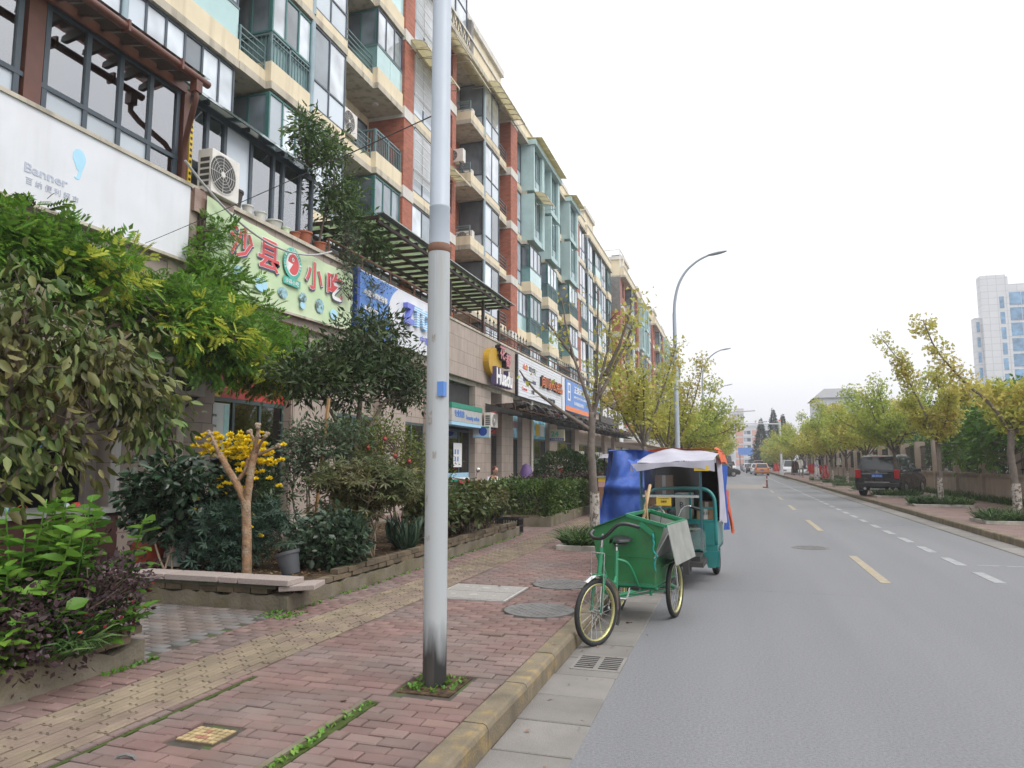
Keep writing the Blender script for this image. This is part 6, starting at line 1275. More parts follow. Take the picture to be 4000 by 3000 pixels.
pit('stone edging round the whitewashed tree behind the green tricycle',-2.35,12.5,1.15,1.25); tuft('shaggy lilyturf at the foot of the whitewashed tree',-2.35,12.4,.9,.95,900,.42,seed=2)
for i,yy in enumerate([20.5,27.7,34.4,41.2,48.,55.,62.]):
    w=('nearest tree','second tree','tree before the black car','tree past the black car','fifth tree','sixth tree','seventh tree')[i]; pit('stone edging round the %s of the right row'%w,6.5,yy,1.75,1.3); tuft('lilyturf tuft round the %s of the right row'%w,6.5,yy,1.5,1.05,1500 if i<3 else 800,.42,seed=5+i)
# rough grass along the fence foot
P=np.stack([9.05+RNG.normal(0,.13,7000),RNG.uniform(12,75,7000),np.full(7000,.13)],1); a=RNG.uniform(0,2*PI,7000); o=leaves('verge_grass',P,np.stack([np.cos(a)*.5-.2,np.sin(a)*.5,np.ones(7000)],1),.36*RNG.uniform(.5,1.1,7000),L_BLADE,M['lf_grass'],None,up=.3,rnd=.3); props(o,'rough grass growing along the foot of the right fence','grass',kind='stuff')
# ================================================================ STREET LAMPS, CARTS, CARS, PEOPLE
M['lampgrey']=mat('lamp_grey_paint',(.38,.43,.49),rough=.45,var=.06,scale=2,streak=.12,streakcol=(.2,.19,.18)); M['lampdirty']=mat('lamp_base_soot',(.03,.03,.03),rough=.8,var=.4,scale=8,col2=(.25,.27,.29),c2scale=6,c2pos=(.55,.62),stretch=(1,1,.25))
M['lampworn']=mat('lamp_lower_paint',(.4,.42,.43),rough=.6,var=.12,scale=4,streak=.5,streakcol=(.16,.12,.08))
def sootmat():
    m=bpy.data.materials.new('sooty_pole_paint'); m.use_nodes=True; n=m.node_tree.nodes; l=m.node_tree.links; b=n['Principled BSDF']; b.inputs['Roughness'].default_value=.6
    g=n.new('ShaderNodeNewGeometry'); sp=n.new('ShaderNodeSeparateXYZ'); l.new(g.outputs[0],sp.inputs[0])
    def nz(sc,st):
        mp=n.new('ShaderNodeMapping'); mp.inputs['Scale'].default_value=st; l.new(g.outputs[0],mp.inputs[0]); z=n.new('ShaderNodeTexNoise'); z.inputs['Scale'].default_value=sc; z.inputs['Detail'].default_value=5; l.new(mp.outputs[0],z.inputs['Vector']); return z.outputs[0]
    def mth(op,a,v):
        x=n.new('ShaderNodeMath'); x.operation=op
        for i,q in enumerate((a,v)):
            if isinstance(q,(int,float)): x.inputs[i].default_value=q
            else: l.new(q,x.inputs[i])
        return x.outputs[0]
    z=mth('ADD',sp.outputs[2],mth('MULTIPLY',mth('SUBTRACT',nz(14,(1,1,.15)),.5),.55))
    r=n.new('ShaderNodeValToRGB'); e=r.color_ramp.elements; e[0].position=.3; e[0].color=(.022,.022,.022,1); e[1].position=.62; e[1].color=(.4,.42,.43,1); l.new(z,r.inputs[0])
    r2=n.new('ShaderNodeValToRGB'); e=r2.color_ramp.elements; e[0].position=.55; e[0].color=(0,0,0,1); e[1].position=.75; e[1].color=(1,1,1,1); l.new(nz(9,(1,1,.08)),r2.inputs[0])
    mx=n.new('ShaderNodeMix'); mx.data_type='RGBA'; l.new(r2.outputs[0],mx.inputs[0]); l.new(r.outputs[0],mx.inputs[6]); mx.inputs[7].default_value=(.2,.17,.14,1)
    mm=n.new('ShaderNodeMix'); mm.data_type='RGBA'; mm.inputs[0].default_value=.45; l.new(r.outputs[0],mm.inputs[6]); l.new(mx.outputs[2],mm.inputs[7]); l.new(mm.outputs[2],b.inputs['Base Color']); return m
M['lampbase']=sootmat()
def lamp(label,x,y,near=False):
    t=T('street_lamp',label,'street lamp',(x,y,.15),local=True,group='street lamps along the left kerb')
    if near:
        MB().lathe([(.079,-.1),(.0785,.4),(.076,2.92)],(0,0,0),28,cap=False).build('lower_pole',M['lampbase'],t,smooth='all')
        MB().lathe([(.076,2.92),(.08,2.925),(.081,2.95),(.078,2.97),(.074,2.98)],(0,0,0),28,cap=False).build('joint_ring',M['rust'],t,smooth='all')
        MB().lathe([(.073,2.98),(.072,3.24),(.074,3.245),(.074,3.255),(.07,3.26),(.062,7.4)],(0,0,0),28,cap=False).build('upper_pole',M['lampgrey'],t,smooth='all')
        MB().box(.028,.074,-.076,-.02,1.9,2.0).build('number_plate',M['blue'],t)
        for k,(a,z,w_,h_) in enumerate(((-1.9,1.75,.5,.09),(-1.4,1.5,.35,.05),(-2.2,1.2,.4,.06),(-1.2,1.9,.3,.04),(-2.0,.95,.5,.03),(-1.6,2.3,.35,.05))):
            MB().grid(lambda u,v:(.0782*math.cos(a+w_*(u-.5)),.0782*math.sin(a+w_*(u-.5)),z+h_*(v-.5)+.008*math.sin(u*9)),6,2).build('sticker_residue',mat('glue_residue',(.33,.32,.3),rough=.8,var=.35,scale=40),t)
        MB().box(-.004,.004,-.0775,-.0755,.5,2.9).build('seam',M['lampworn'],t)
    else: MB().lathe([(.09,0),(.085,1.),(.06,6.4)],(0,0,0),12,cap=False).build('pole',M['lampgrey'],t,smooth='all')
    z0=7.3 if near else 6.3
    A=[(0,0,z0),(.03,0,z0+.5),(.16,0,z0+1.05),(.42,0,z0+1.5),(.8,0,z0+1.82),(1.2,0,z0+2.0)]
    limb(mb:=MB(),A,.055,.035,8,0,4); mb.build('arm',M['lampgrey'],t,smooth='all')
    m=MB(); m.grid(lambda u,v:(1.15+.62*u,(.11*math.sin(PI*min(1,.15+u*.85))**.6)*math.cos(2*PI*v),z0+1.98+.1*u+(.05*math.sin(PI*min(1,.1+.9*u))**.5)*math.sin(2*PI*v)),10,12); m.build('lamp_head',M['lampgrey'],t,smooth='all')
    return t
lamp('tall grey street lamp post with sooty foot in the near pavement',-1.95,4.55,True)
for i,y in enumerate((24,45,66,87,108,129,150)): lamp(('first curved-arm street lamp behind the carts','second curved-arm street lamp down the street','third curved-arm street lamp down the street','fourth curved-arm street lamp down the street','fifth curved-arm street lamp down the street','sixth curved-arm street lamp down the street','farthest curved-arm street lamp on the left')[i],-1.8,y)
# camera gantries
M['white_steel']=mat('white_steel',(.55,.57,.6),rough=.5,var=.1,streak=.15)
def gantry(label,x,y,dirx,h=6.6,L=3.9):
    t=T('camera_gantry',label,'gantry',(x,y,.15)); MB().lathe([(.16,0),(.13,h)],(x,y,.15),10).build('pole',M['white_steel'],t,smooth=True); MB().box(x-.25,x+.25,y-.25,y+.25,.15,.6).build('foot',M['white_steel'],t); MB().tube([(x,y,h-.2),(x+dirx*L,y,h-.05)],[.08,.06],8).build('arm',M['white_steel'],t,smooth=True); MB().lathe([(.13,0),(.13,.15),(.05,.25)],(x,y,h+.15),8).build('orange_cap',M['orange'],t)
    cx=x+dirx*L*.55; MB().lathe([(.05,0),(.12,.05),(.14,.2),(.1,.32),(.02,.36)],(cx,y,h+.02),10).build('camera_housing',M['acw'],t,smooth=True); MB().box(cx-.9*dirx-.5,cx-.9*dirx+.5,y-.05,y+.05,h+.05,h+.2).build('light_bar',M['white_steel'],t)
gantry('white camera gantry reaching over the road from the left kerb',-2.0,72,1); gantry('white camera gantry with arm from the right kerb',5.45,97,-1,6.7,5.2)
# ---------------------------------------------------------------- wheels
M['tyre']=mat('tyre_rubber',(.02,.02,.021),rough=.75,var=.2,scale=10); M['rim']=mat('brass_rim',(.5,.47,.22),rough=.3,var=.2,scale=10,metal=.6); M['chrome']=mat('chrome',(.6,.6,.6),rough=.22,var=.15,metal=.9); M['tgreen']=mat('trike_green_paint',(.018,.15,.045),rough=.5,var=.25,scale=5,coat=.08,streak=.45,streakcol=(.06,.085,.04),col2=(.03,.12,.04),c2scale=7,c2pos=(.5,.7),bump=.12,bscale=14); M['tgreen2']=mat('frame_green_paint',(.02,.2,.09),rough=.35,var=.15,scale=6,coat=.2)
M['blackp']=mat('black_vinyl',(.02,.02,.022),rough=.35,var=.1); M['zinc']=mat('galvanised_sheet',(.33,.34,.32),rough=.5,var=.2,scale=6,metal=.3,streak=.2)
def wheel(par,x,y,r,tw=.022,steer=0,lean=0,spokes=18,rimm='rim',disc=False,name='wheel',cz=None):
    """wheel standing in the plane containing local y and z, turned by steer about z"""
    w=T(name,None,None,(x,y,cz or r),local=True); w.parent=par; w.rotation_euler=(0,lean,-steer); OFF[w]=Vector((0,0,0))
    def ring(rr,pr,n=36,m=8,fl=1):
        b=MB(); vs=[];fs=[]
        for i in range(n):
            a=2*PI*i/n
            for j in range(m):
                q=2*PI*j/m; R_=rr+pr*math.cos(q); vs.append((pr*fl*math.sin(q),R_*math.cos(a),R_*math.sin(a)))
        for i in range(n):
            for j in range(m): fs.append((i*m+j,((i+1)%n)*m+j,((i+1)%n)*m+(j+1)%m,i*m+(j+1)%m))
        return b.add(vs,fs)
    ring(r-tw,tw).build('tyre',M['tyre'],w,smooth='all'); ring(r-tw*2.1,tw*.5,fl=1.6).build('rim',M[rimm],w,smooth='all')
    b=MB(); b.tube([(-.05,0,0),(.05,0,0)],.022,8); b.build('hub',M['chrome'],w,smooth=True)
    if disc:
        b=MB(); b.tube([(-.02,0,0),(.02,0,0)],r*.45,14); b.build('brake_drum',M['steel'],w)
    s=MB()
    for i in range(spokes):
        a=2*PI*i/spokes; q=a+(.5 if i%2 else -.5); xo=.03 if i%4<2 else -.03
        s.bar((xo,.022*math.cos(q),.022*math.sin(q)),(0,(r-tw*2)*math.cos(a),(r-tw*2)*math.sin(a)),.0042)
    s.build('spokes',M['chrome'],w); return w
# ---------------------------------------------------------------- green cargo tricycle (front wheel nearest the camera)
gt=T('cargo_tricycle','green pedal cargo tricycle with a gabled metal box parked at the kerb','tricycle',(-1.22,6.44,0),-R(10),local=True)
wheel(gt,0,0,.29,.023,R(18),0,20); wheel(gt,.31,1.5,.3,.025,0,0,18); wheel(gt,-.31,1.5,.3,.025,0,0,18)
fk=MB(); sa=R(18); cs,sn=math.cos(sa),math.sin(sa)
def F(x,y,z): return (x*cs+y*sn,-x*sn+y*cs,z)
fk.tube([F(-.055,-.0,.29),F(-.055,.05,.6)],.014,8); fk.tube([F(.055,0,.29),F(.055,.05,.6)],.014,8); fk.tube([F(-.07,.05,.6),F(.07,.05,.6)],.016,8); fk.build('fork',M['tgreen2'],gt,smooth=True)
br=MB(); br.tube([F(-.07,-.01,.29),F(-.07,.03,.8)],.005,6); br.tube([F(.075,-.01,.29),F(.075,.03,.8)],.005,6); br.tube([F(-.07,.03,.8),F(.075,.03,.8)],.007,6); br.build('brake_rod',M['chrome'],gt,smooth=True)
MB().tube([(0.0,.07,.58),(.01,.12,.84)],.021,10).build('head_tube',M['tgreen2'],gt,smooth=True); MB().tube([(.01,.12,.84),(.02,.13,.96)],.013,8).build('stem',M['chrome'],gt,smooth=True)
hb=MB(); limb(hb,[F(-.2,.22,.97),F(-.15,.12,.95),F(-.07,.06,.925),F(.03,.06,.93),F(.1,.07,.98),F(.17,.1,1.05),F(.24,.15,1.06),F(.3,.24,1.03)],.0165,.0165,8,0,4); hb.build('handlebar',M['blackp'],gt,smooth='all')
fd=MB(); fd.grid(lambda u,v:F(.035*(v*2-1),-.315*math.cos(R(60+150*u))*1.0,.29+.315*math.sin(R(60+150*u))+.008*math.sin(PI*v)),16,4); fd.build('mudguard',M['chrome'],gt,smooth='all')
ft=MB(); ft.tube([(.0,.1,.76),(-.03,.35,.53),(-.05,.62,.44)],.017,8); ft.tube([(.0,.09,.63),(-.02,.3,.42),(-.04,.6,.3)],.019,8); ft.tube([(-.06,.74,.74),(-.05,.66,.3)],.02,8); ft.tube([(-.05,.63,.44),(-.055,.7,.5)],.018,8); ft.build('frame',M['tgreen2'],gt,smooth=True)
fr=MB(); limb(fr,[(-.055,.72,.66),(.02,.78,.63),(.06,.84,.55),(.1,.95,.36)],.015,.013,8,0,5); fr.tube([(-.05,.66,.32),(.28,1.35,.36),(.31,1.5,.31)],.018,8); fr.tube([(-.05,.66,.3),(.3,1.5,.29)],.012,8); fr.tube([(-.05,.66,.3),(-.3,1.5,.3)],.018,8); fr.tube([(-.34,1.5,.3),(.34,1.5,.3)],.018,8); fr.tube([(-.27,1.,.36),(.27,1.,.36)],.016,8); fr.tube([(.2,1.,.36),(.2,1.,.29)],.014,8); fr.build('rear_frame',M['tgreen2'],gt,smooth=True)
MB().tube([(-.06,.74,.74),(-.062,.75,.8)],.013,8).build('seat_post',M['chrome'],gt,smooth=True)
sd_=MB(); sd_.grid(lambda u,v:(-.06+(.035+.085*min(1,max(0,(u-.35)/.5))**.8)*math.sin(PI*(v-.5))*1.0,.62+.27*u,.815+.05*math.cos(PI*(v-.5))*(1-.25*math.sin(PI*u))+.015*u),12,10); sd_.build('saddle',M['blackp'],gt,smooth='all'); MB().tube([(-.1,.8,.79),(-.06,.68,.79),(-.02,.8,.79),(0.02,.86,.8),(-.14,.86,.8),(-.1,.8,.79)],.008,6).build('saddle_spring',M['steel'],gt)
ck=MB(); ck.tube([(-.1,.66,.3),(.06,.66,.3)],.014,8); ck.tube([(.06,.66,.3),(.085,.7,.4)],.01,6); ck.tube([(-.1,.66,.3),(-.11,.62,.2)],.01,6); ck.build('crank',M['chrome'],gt,smooth=True)
for x,y,z in((.14,.7,.4),(-.16,.62,.2)): MB().box(x-.045,x+.045,y-.03,y+.03,z-.012,z+.012).box(x-.03,x+.03,y-.018,y+.018,z-.02,z+.02).build('pedal',M['blackp'],gt)
m=MB(); m.tube([(-.075,.655,.3),(-.068,.655,.3)],.085,20); m.build('chain_ring',M['rust'],gt)
# cargo box: front panel, sides, gable roof with the right half open
Z=M['tgreen']; Y0,Y1=.95,1.75
prof=[(-.38,.93),(-.02,1.07),(.36,.97),(.25,.66),(.25,.4),(-.27,.4),(-.35,.66)]
MB().prism([(x,z) for x,z in prof],Y0,Y0+.012,'y').build('front_panel',Z,gt); MB().prism([(x,z) for x,z in prof],Y1-.012,Y1,'y').build('rear_panel',Z,gt)
def sheet(name,m,*p,th=.008):
    n=Vector(p[1])-Vector(p[0]); n=n.cross(Vector(p[3])-Vector(p[0])).normalized()*th; MB().add([*p,*[tuple(Vector(q)+n) for q in p]],[(0,1,2,3),(7,6,5,4),(0,4,5,1),(1,5,6,2),(2,6,7,3),(3,7,4,0)]).build(name,m,gt)
sheet('left_side',Z,(-.38,Y0,.93),(-.38,Y1,.93),(-.35,Y1,.66),(-.35,Y0,.66)); sheet('left_side_lower',Z,(-.35,Y0,.66),(-.35,Y1,.66),(-.27,Y1,.4),(-.27,Y0,.4)); sheet('right_side_lower',Z,(.25,Y0,.4),(.25,Y1,.4),(.25,Y1,.66),(.25,Y0,.66)); sheet('right_side',M['zinc'],(.25,Y0,.66),(.25,Y1,.66),(.355,Y1,.965),(.355,Y0+.35,.965))
sheet('left_roof',Z,(-.4,Y0-.03,.925),(-.02,Y0-.03,1.075),(-.02,Y1+.02,1.075),(-.4,Y1+.02,.925)); sheet('floor',M['zinc'],(-.27,Y0,.405),(.25,Y0,.405),(.25,Y1,.405),(-.27,Y1,.405))
rm=MB(); 
for a,b in(((-.02,Y0,1.075),(.375,Y0,.98)),((.375,Y0,.98),(.375,Y1,.98)),((.375,Y1,.98),(-.02,Y1,1.075)),((-.02,Y1,1.075),(-.02,Y0,1.075))): rm.bar(a,b,.035,.03)
rm.build('roof_rim',M['tgreen2'],gt); sheet('inner_lining',M['zinc'],(-.01,Y0+.02,1.04),(.33,Y0+.02,.95),(.24,Y0+.02,.5),(-.01,Y0+.02,.5)); sheet('inner_lining',M['zinc'],(-.01,Y1-.02,1.04),(.33,Y1-.02,.95),(.24,Y1-.02,.5),(-.01,Y1-.02,.5))
sheet('hanging_flap',M['zinc'],(.395,Y0+.0,.985),(.395,Y1,.985),(.47,Y1+.03,.6),(.47,Y0+.02,.6)); sheet('fender',Z,(.26,1.2,.55),(.26,1.8,.55),(.4,1.75,.62),(.4,1.25,.62))
MB().bar((-.3,Y0-.004,.665),(.25,Y0-.004,.665),.006,.01).build('panel_seam',Z,gt); MB().bar((.12,Y0-.02,1.0),(.25,Y0-.02,.9),.012,.05).build('latch_bracket',M['tgreen2'],gt); MB().box(-.27,.25,Y0-.01,Y1+.01,.375,.405).build('bottom_edge',M['tgreen2'],gt)
rp=MB(); limb(rp,[(.25,Y0-.03,.9),(.265,Y0-.03,.82),(.255,Y0-.03,.75),(.285,Y0-.03,.7),(.3,Y0-.03,.68),(.27,Y0-.03,.66),(.265,Y0-.02,.6),(.275,Y0-.02,.54)],.011,.006,6,.004,4); o=rp.build('rope',mat('teal_rope',(.02,.28,.27),rough=.8,var=.2,scale=30,bump=.5,bscale=200),gt,smooth='all')
def stick(label,a,b,r,m): 
    t=T('broom',label,'broom',a,local=False); MB().tube([a,b],[r,r*.85],8).build('handle',m,t,smooth=True)
    for k in(.35,.7): q=Vector(a).lerp(Vector(b),k); MB().tube([q-(Vector(b)-Vector(a)).normalized()*.008,q+(Vector(b)-Vector(a)).normalized()*.008],r*1.12,8).build('node_ring',m,t)
bam=mat('pale_bamboo',(.5,.36,.2),rough=.5,var=.12,scale=12)
def W(x,y,z): a=-R(10); return (-1.22+x*math.cos(a)-y*math.sin(a),6.44+x*math.sin(a)+y*math.cos(a),z)
stick('thick bamboo broom handle leaning out of the green box',W(-.05,1.3,.6),W(.02,1.66,1.36),.02,bam); stick('thin wooden stick standing in the green box',W(.1,1.35,.5),W(.0,1.55,1.3),.012,MATS['bamboo_tan']); stick('dark thin rod standing in the green box',W(.14,1.4,.6),W(.19,1.5,1.08),.005,M['steel'])
# ---------------------------------------------------------------- teal electric tricycle with canopy
M['teal']=mat('teal_enamel',(.02,.2,.19),rough=.35,var=.15,scale=5,coat=.3,streak=.15); M['tealdk']=mat('teal_post',(.03,.1,.12),rough=.4,var=.1); M['lav']=mat('lavender_canvas',(.46,.45,.52),rough=.75,var=.12,scale=5,trans=.15,streak=.2,streakcol=(.3,.28,.3)); M['orangec']=mat('orange_canvas',(.6,.12,.05),rough=.7,var=.15,scale=6,trans=.15); M['bluec']=mat('blue_tarpaulin',(.035,.1,.4),rough=.6,var=.22,scale=5,bump=.6,bscale=9,trans=.08,streak=.25,streakcol=(.1,.14,.3)); M['card']=mat('cardboard',(.32,.2,.11),rough=.85,var=.15,scale=6,objv=.15); M['film']=glassmat('clear_film',(.82,.84,.84),.0,.1)
et=T('electric_tricycle','teal electric cargo tricycle with lavender and orange canopy and clear front sheet','tricycle',(-.95,9.3,0),-R(3),local=True)
wheel(et,.54,1.75,.235,.05,0,0,10,'sredpanel',True); wheel(et,-.36,1.75,.235,.05,0,0,10,'sredpanel',True); wheel(et,.1,.0,.225,.045,R(-6),0,10,'chrome',True)
B=MB()
for x in(-.27,.49): B.bar((x,.3,.45 if x<0 else .5),(x,.32,1.6),.03)
for x in(-.33,.62): B.bar((x,1.9,.7),(x,1.9,1.6),.03)
B.bar((-.27,.3,1.6),(.49,.3,1.6),.03); B.bar((-.27,.3,1.18),(.49,.3,1.18),.02,.03); B.build('canopy_post',M['tealdk'],et); MB().bar((-.25,.285,1.17),(.47,.285,1.17),.02,.03).build('windscreen_bar',M['chrome'],et); MB().bar((-.26,.285,.76),(.48,.285,.76),.02,.03).build('windscreen_bar',M['chrome'],et)
MB().grid(lambda u,v:(-.27+.76*u,.292+.01*math.sin(u*9+v*4),.5+1.08*v),14,10).build('clear_sheet',M['film'],et,smooth='all')
MB().grid(lambda u,v:(.24+.3*u,.27-.08*math.sin(PI*u)*(1-v),.5+.26*v+.03*math.sin(u*11)),12,8).build('loose_film',mat('dusty_film',(.22,.22,.21),rough=.3,var=.2,scale=9,alpha=.3),et,smooth='all')
hbd=MB(); limb(hbd,[(-.36,.95,.5),(-.36,.95,.95),(-.33,.95,1.12),(-.22,.95,1.22),(-.05,.95,1.245),(.3,.95,1.25),(.48,.95,1.24),(.58,.95,1.16),(.61,.95,1.0),(.61,.95,.5)],.026,.026,8,0,4); hbd.build('guard_hoop',M['teal'],et,smooth='all')
g2=MB(); g2.bar((-.36,.95,.82),(.61,.95,.82),.03); g2.bar((-.36,.95,.97),(.05,.95,.97),.025); g2.bar((.28,.95,.99),(.61,.95,.99),.025); g2.bar((.28,.95,.5),(.28,.95,1.2),.03); g2.bar((.06,.95,.82),(.06,.95,1.0),.025); g2.build('guard_rail',M['teal'],et)
b=MB(); b.box(-.4,.63,.93,.96,.42,.8).box(-.4,-.37,.96,2.0,.42,.8).box(.6,.63,.96,2.0,.42,.8).box(-.4,.63,1.97,2.0,.42,.8).box(-.4,.63,.96,1.97,.42,.46); b.build('cargo_bed',M['teal'],et)
for x0 in(.31,.46): MB().box(x0,x0+.12,.918,.93,.5,.78).build('bed_rib',M['teal'],et)
MB().prism([(.52,.42),(.66,.42),(.64,.2),(.56,.2)],1.0,1.03,'y').build('mud_flap',M['teal'],et); MB().prism([(.44,.42),(.64,.42),(.6,.2),(.5,.2)],.9,.92,'y').build('step_bracket',M['teal'],et)
fr=MB(); fr.box(-.06,.26,.1,.2,.55,.8); fr.build('front_cowl',M['teal'],et,bevel=.03); MB().box(-.02,.22,.06,.1,.62,.74).build('headlamp',M['zinc'],et,bevel=.02); MB().tube([(.05,0,.22),(.06,.1,.6)],.02,8).tube([(.15,0,.22),(.14,.1,.6)],.02,8).build('fork',M['teal'],et,smooth=True); MB().grid(lambda u,v:(.1+.06*(v*2-1),-.26*math.cos(R(30+130*u)),.225+.26*math.sin(R(30+130*u))),12,3).build('front_mudguard',M['teal'],et,smooth='all')
MB().box(.0,.5,.3,.9,.28,.34).build('foot_deck',M['steel'],et); MB().box(-.02,.3,.55,.9,.34,.7).build('seat_base',M['teal'],et); MB().box(-.05,.4,.5,.92,.7,.78).build('seat_cushion',M['blackp'],et,bevel=.03)
fb=MB(); fb.tube([(-.3,1.75,.235),(.5,1.75,.235)],.04,8); fb.box(-.2,.45,.4,1.9,.33,.4); fb.box(.25,.33,.2,.5,.2,.45); fb.build('chassis',M['steel'],et)
hb=MB(); limb(hb,[(.1,.42,.82),(.17,.44,.88),(.23,.46,1.0),(.29,.48,1.04),(.35,.5,1.03),(.44,.55,1.0)],.012,.012,8,0,4); limb(hb,[(.1,.42,.82),(.03,.44,.9),(-.04,.46,1.0),(-.1,.48,1.04),(-.2,.52,1.0)],.012,.012,8,0,4); hb.build('handlebar',M['chrome'],et,smooth='all'); MB().tube([(.34,.5,1.03),(.46,.56,.99)],.022,8).build('grip',M['blackp'],et,smooth=True); MB().lathe([(.04,0),(.06,.03),(.06,.16),(.05,.18)],(.1,.4,.82),12).build('speedometer',M['blackp'],et,smooth=True)
MB().box(-.07,.12,.268,.276,1.05,1.16).build('number_plate',M['yellow'],et); text('plate_lettering','089',M['black'],et,(.025,.267,1.1),(1,0,0),UZ,.032,.075,.002,bold=.02); text('plate_lettering','人力货运三轮车',M['black'],et,(.025,.267,1.14),(1,0,0),UZ,.014,.13,.002)
def canopy(u,v):
    x=-.36+1.05*u; y=.08+1.95*v; rdg=1-.5*abs(u-.42)/.58; z=1.585+.05*u+.2*rdg*min(1,v/.42)**.8+.012*math.sin(u*13+v*9)
    if u<.06: z-=.05
    return (x,y,z)
MB().grid(canopy,22,14).build('canopy',M['lav'],et,smooth='all')
MB().grid(lambda u,v:(-.36+1.05*u,.07+.012*math.sin(u*21),1.585+.05*u-(.075+.02*math.sin(u*8+1)+.06*max(0,u-.85)/.15)*v),24,4).build('front_valance',M['lav'],et,smooth='all')
MB().grid(lambda u,v:(-.4+.1*u+.02*math.sin(v*7),.05+.3*v,1.63-.14*u*(1-v)+.02*math.sin(v*11+u*5)),6,6).build('folded_corner',M['bluec'],et,smooth='all')
MB().grid(lambda u,v:(.62+.09*v+.02*math.sin(u*14),.95+1.0*u,1.8-.2*v*v+.015*math.sin(u*17)),18,5).build('orange_edge',M['orangec'],et,smooth='all')
MB().grid(lambda u,v:(-.3+.98*u,.85+1.15*v,1.805-.1*abs(u-.42)+.02*u+.012*math.sin(u*9)),12,8).build('orange_top_sheet',M['orangec'],et,smooth='all')
MB().grid(lambda u,v:(.64+.055*u+.02*math.sin(u*9+v*3)+.02*(1-v),1.0+.5*u,.8+.04*math.sin(u*6)+.84*v),10,10).build('side_curtain',M['lav'],et,smooth='all'); MB().grid(lambda u,v:(.72+.07*(1-v)+.02*math.sin(u*8+v*6),1.5+.3*u,.6+.6*v),10,10).build('orange_curtain',M['orangec'],et,smooth='all'); MB().grid(lambda u,v:(.68+.06*u+.02*math.sin(u*8+v*6),1.44+.06*u,.66+.9*v),4,8).build('blue_lining',M['bluec'],et,smooth='all')
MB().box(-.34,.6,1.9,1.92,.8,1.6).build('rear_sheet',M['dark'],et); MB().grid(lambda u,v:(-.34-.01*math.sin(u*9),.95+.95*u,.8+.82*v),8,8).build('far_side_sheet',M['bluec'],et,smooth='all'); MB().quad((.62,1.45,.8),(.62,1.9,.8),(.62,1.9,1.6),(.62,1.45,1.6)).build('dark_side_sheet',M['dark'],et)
MB().box(.44,.62,.07,.085,1.5,1.56).build('yellow_patch',M['yellow'],et)
def crate(label,x0,x1,y0,y1,z0,z1,m,txt=None,rz=0):
    a=-R(3); cx,cy=(x0+x1)/2,(y0+y1)/2; wx,wy=-.95+cx*math.cos(a)-cy*math.sin(a),9.3+cx*math.sin(a)+cy*math.cos(a)
    t=T('carton',label,'box',(wx,wy,z0),a+rz,local=True); lx,ly=(x1-x0)/2,(y1-y0)/2; MB().box(-lx,lx,-ly,ly,0,z1-z0).build('box_body',m,t,bevel=.006); MB().box(-.025,.025,-ly-.003,-ly,.0,z1-z0).build('tape',M['acw'],t)
    if txt: text('lettering',txt,M['black'],t,(0 if len(txt)>1 else -.02,-ly-.004,(z1-z0)*.55),(1,0,0),UZ,.075 if len(txt)==1 else .05,None,.001)
crate('white carton marked B inside the teal tricycle',.07,.29,1.02,1.35,.83,1.18,mat('white_carton',(.5,.48,.44),rough=.8,var=.1),'B'); crate('brown carton behind the yellow number plate',-.3,.02,1.0,1.35,.83,1.14,M['card']); crate('brown carton with printed characters at the right of the tricycle bed',.36,.6,1.0,1.3,.83,.98,M['card'],'易碎'); crate('tall tilted carton in the dark of the canopy',-.28,-.02,1.4,1.7,.9,1.42,M['card'],None,.1); crate('flat carton on the right side of the tricycle bed',.35,.58,1.35,1.75,.83,1.05,M['card'])
# ---------------------------------------------------------------- tarpaulin-covered stall and counter behind
tt=T('covered_stall','street stall wrapped in a blue tarpaulin behind the teal tricycle','stall',(-2.0,14.6,.15))
def tarp(u,v):
    # front sheet facing the camera with folds, flaring toward the foot
    x=-2.55+1.35*u+.2*v*(1-u)-.06*math.sin(v*5.5); z=.42+1.42*v; y=14.2-.3*(1-v)+.09*math.sin(u*7+v*5)+.05*math.sin(u*15+v*3)+.02*math.sin(u*31-v*11)-(.16 if .42<v<.6 else 0)*math.sin((v-.42)*17.5)
    return (x,y,z)
MB().grid(tarp,26,26).build('front_tarp',M['bluec'],tt,smooth='all'); MB().grid(lambda u,v:(-2.42+1.3*u,14.2+1.3*v,1.83+.03*math.sin(u*5+v*7)),12,12).build('top_tarp',M['bluec'],tt,smooth='all'); MB().grid(lambda u,v:(-2.55+.15*v,13.97+.23*v+1.3*u+.03*math.sin(u*9),.42+1.42*v),12,12).build('side_tarp',M['bluec'],tt,smooth='all'); MB().grid(lambda u,v:(-1.13,14.0+1.4*u+.03*math.sin(u*9),.4+1.42*v),8,8).build('side_tarp',M['bluec'],tt,smooth='all')
for x in(-2.35,-1.25):
    for y in(14.35,15.4): MB().box(x-.03,x+.03,y-.03,y+.03,.15,1.8).build('leg',M['steel'],tt)
ct=T('wooden_counter','wooden snack counter with a yellow stripe and lavender awning beyond the hedge','stall',(-3.1,19.5,.15))
MB().box(-3.55,-2.75,19.3,20.5,.15,1.0).build('cabinet',mat('brown_ply',(.25,.13,.07),rough=.7,var=.2,scale=5),ct); MB().box(-3.56,-2.74,19.285,19.3,.95,1.1).build('pink_panel',mat('pink_panel',(.5,.3,.28),rough=.6,var=.1),ct); MB().box(-3.56,-2.74,19.28,19.295,1.1,1.2).build('yellow_stripe',M['yellow'],ct); MB().box(-3.6,-2.7,19.25,20.5,1.2,1.24).build('worktop',M['zinc'],ct); text('lettering','烤肠',M['red'],ct,(-2.95,19.278,1.15),(1,0,0),UZ,.07,.2,.002)
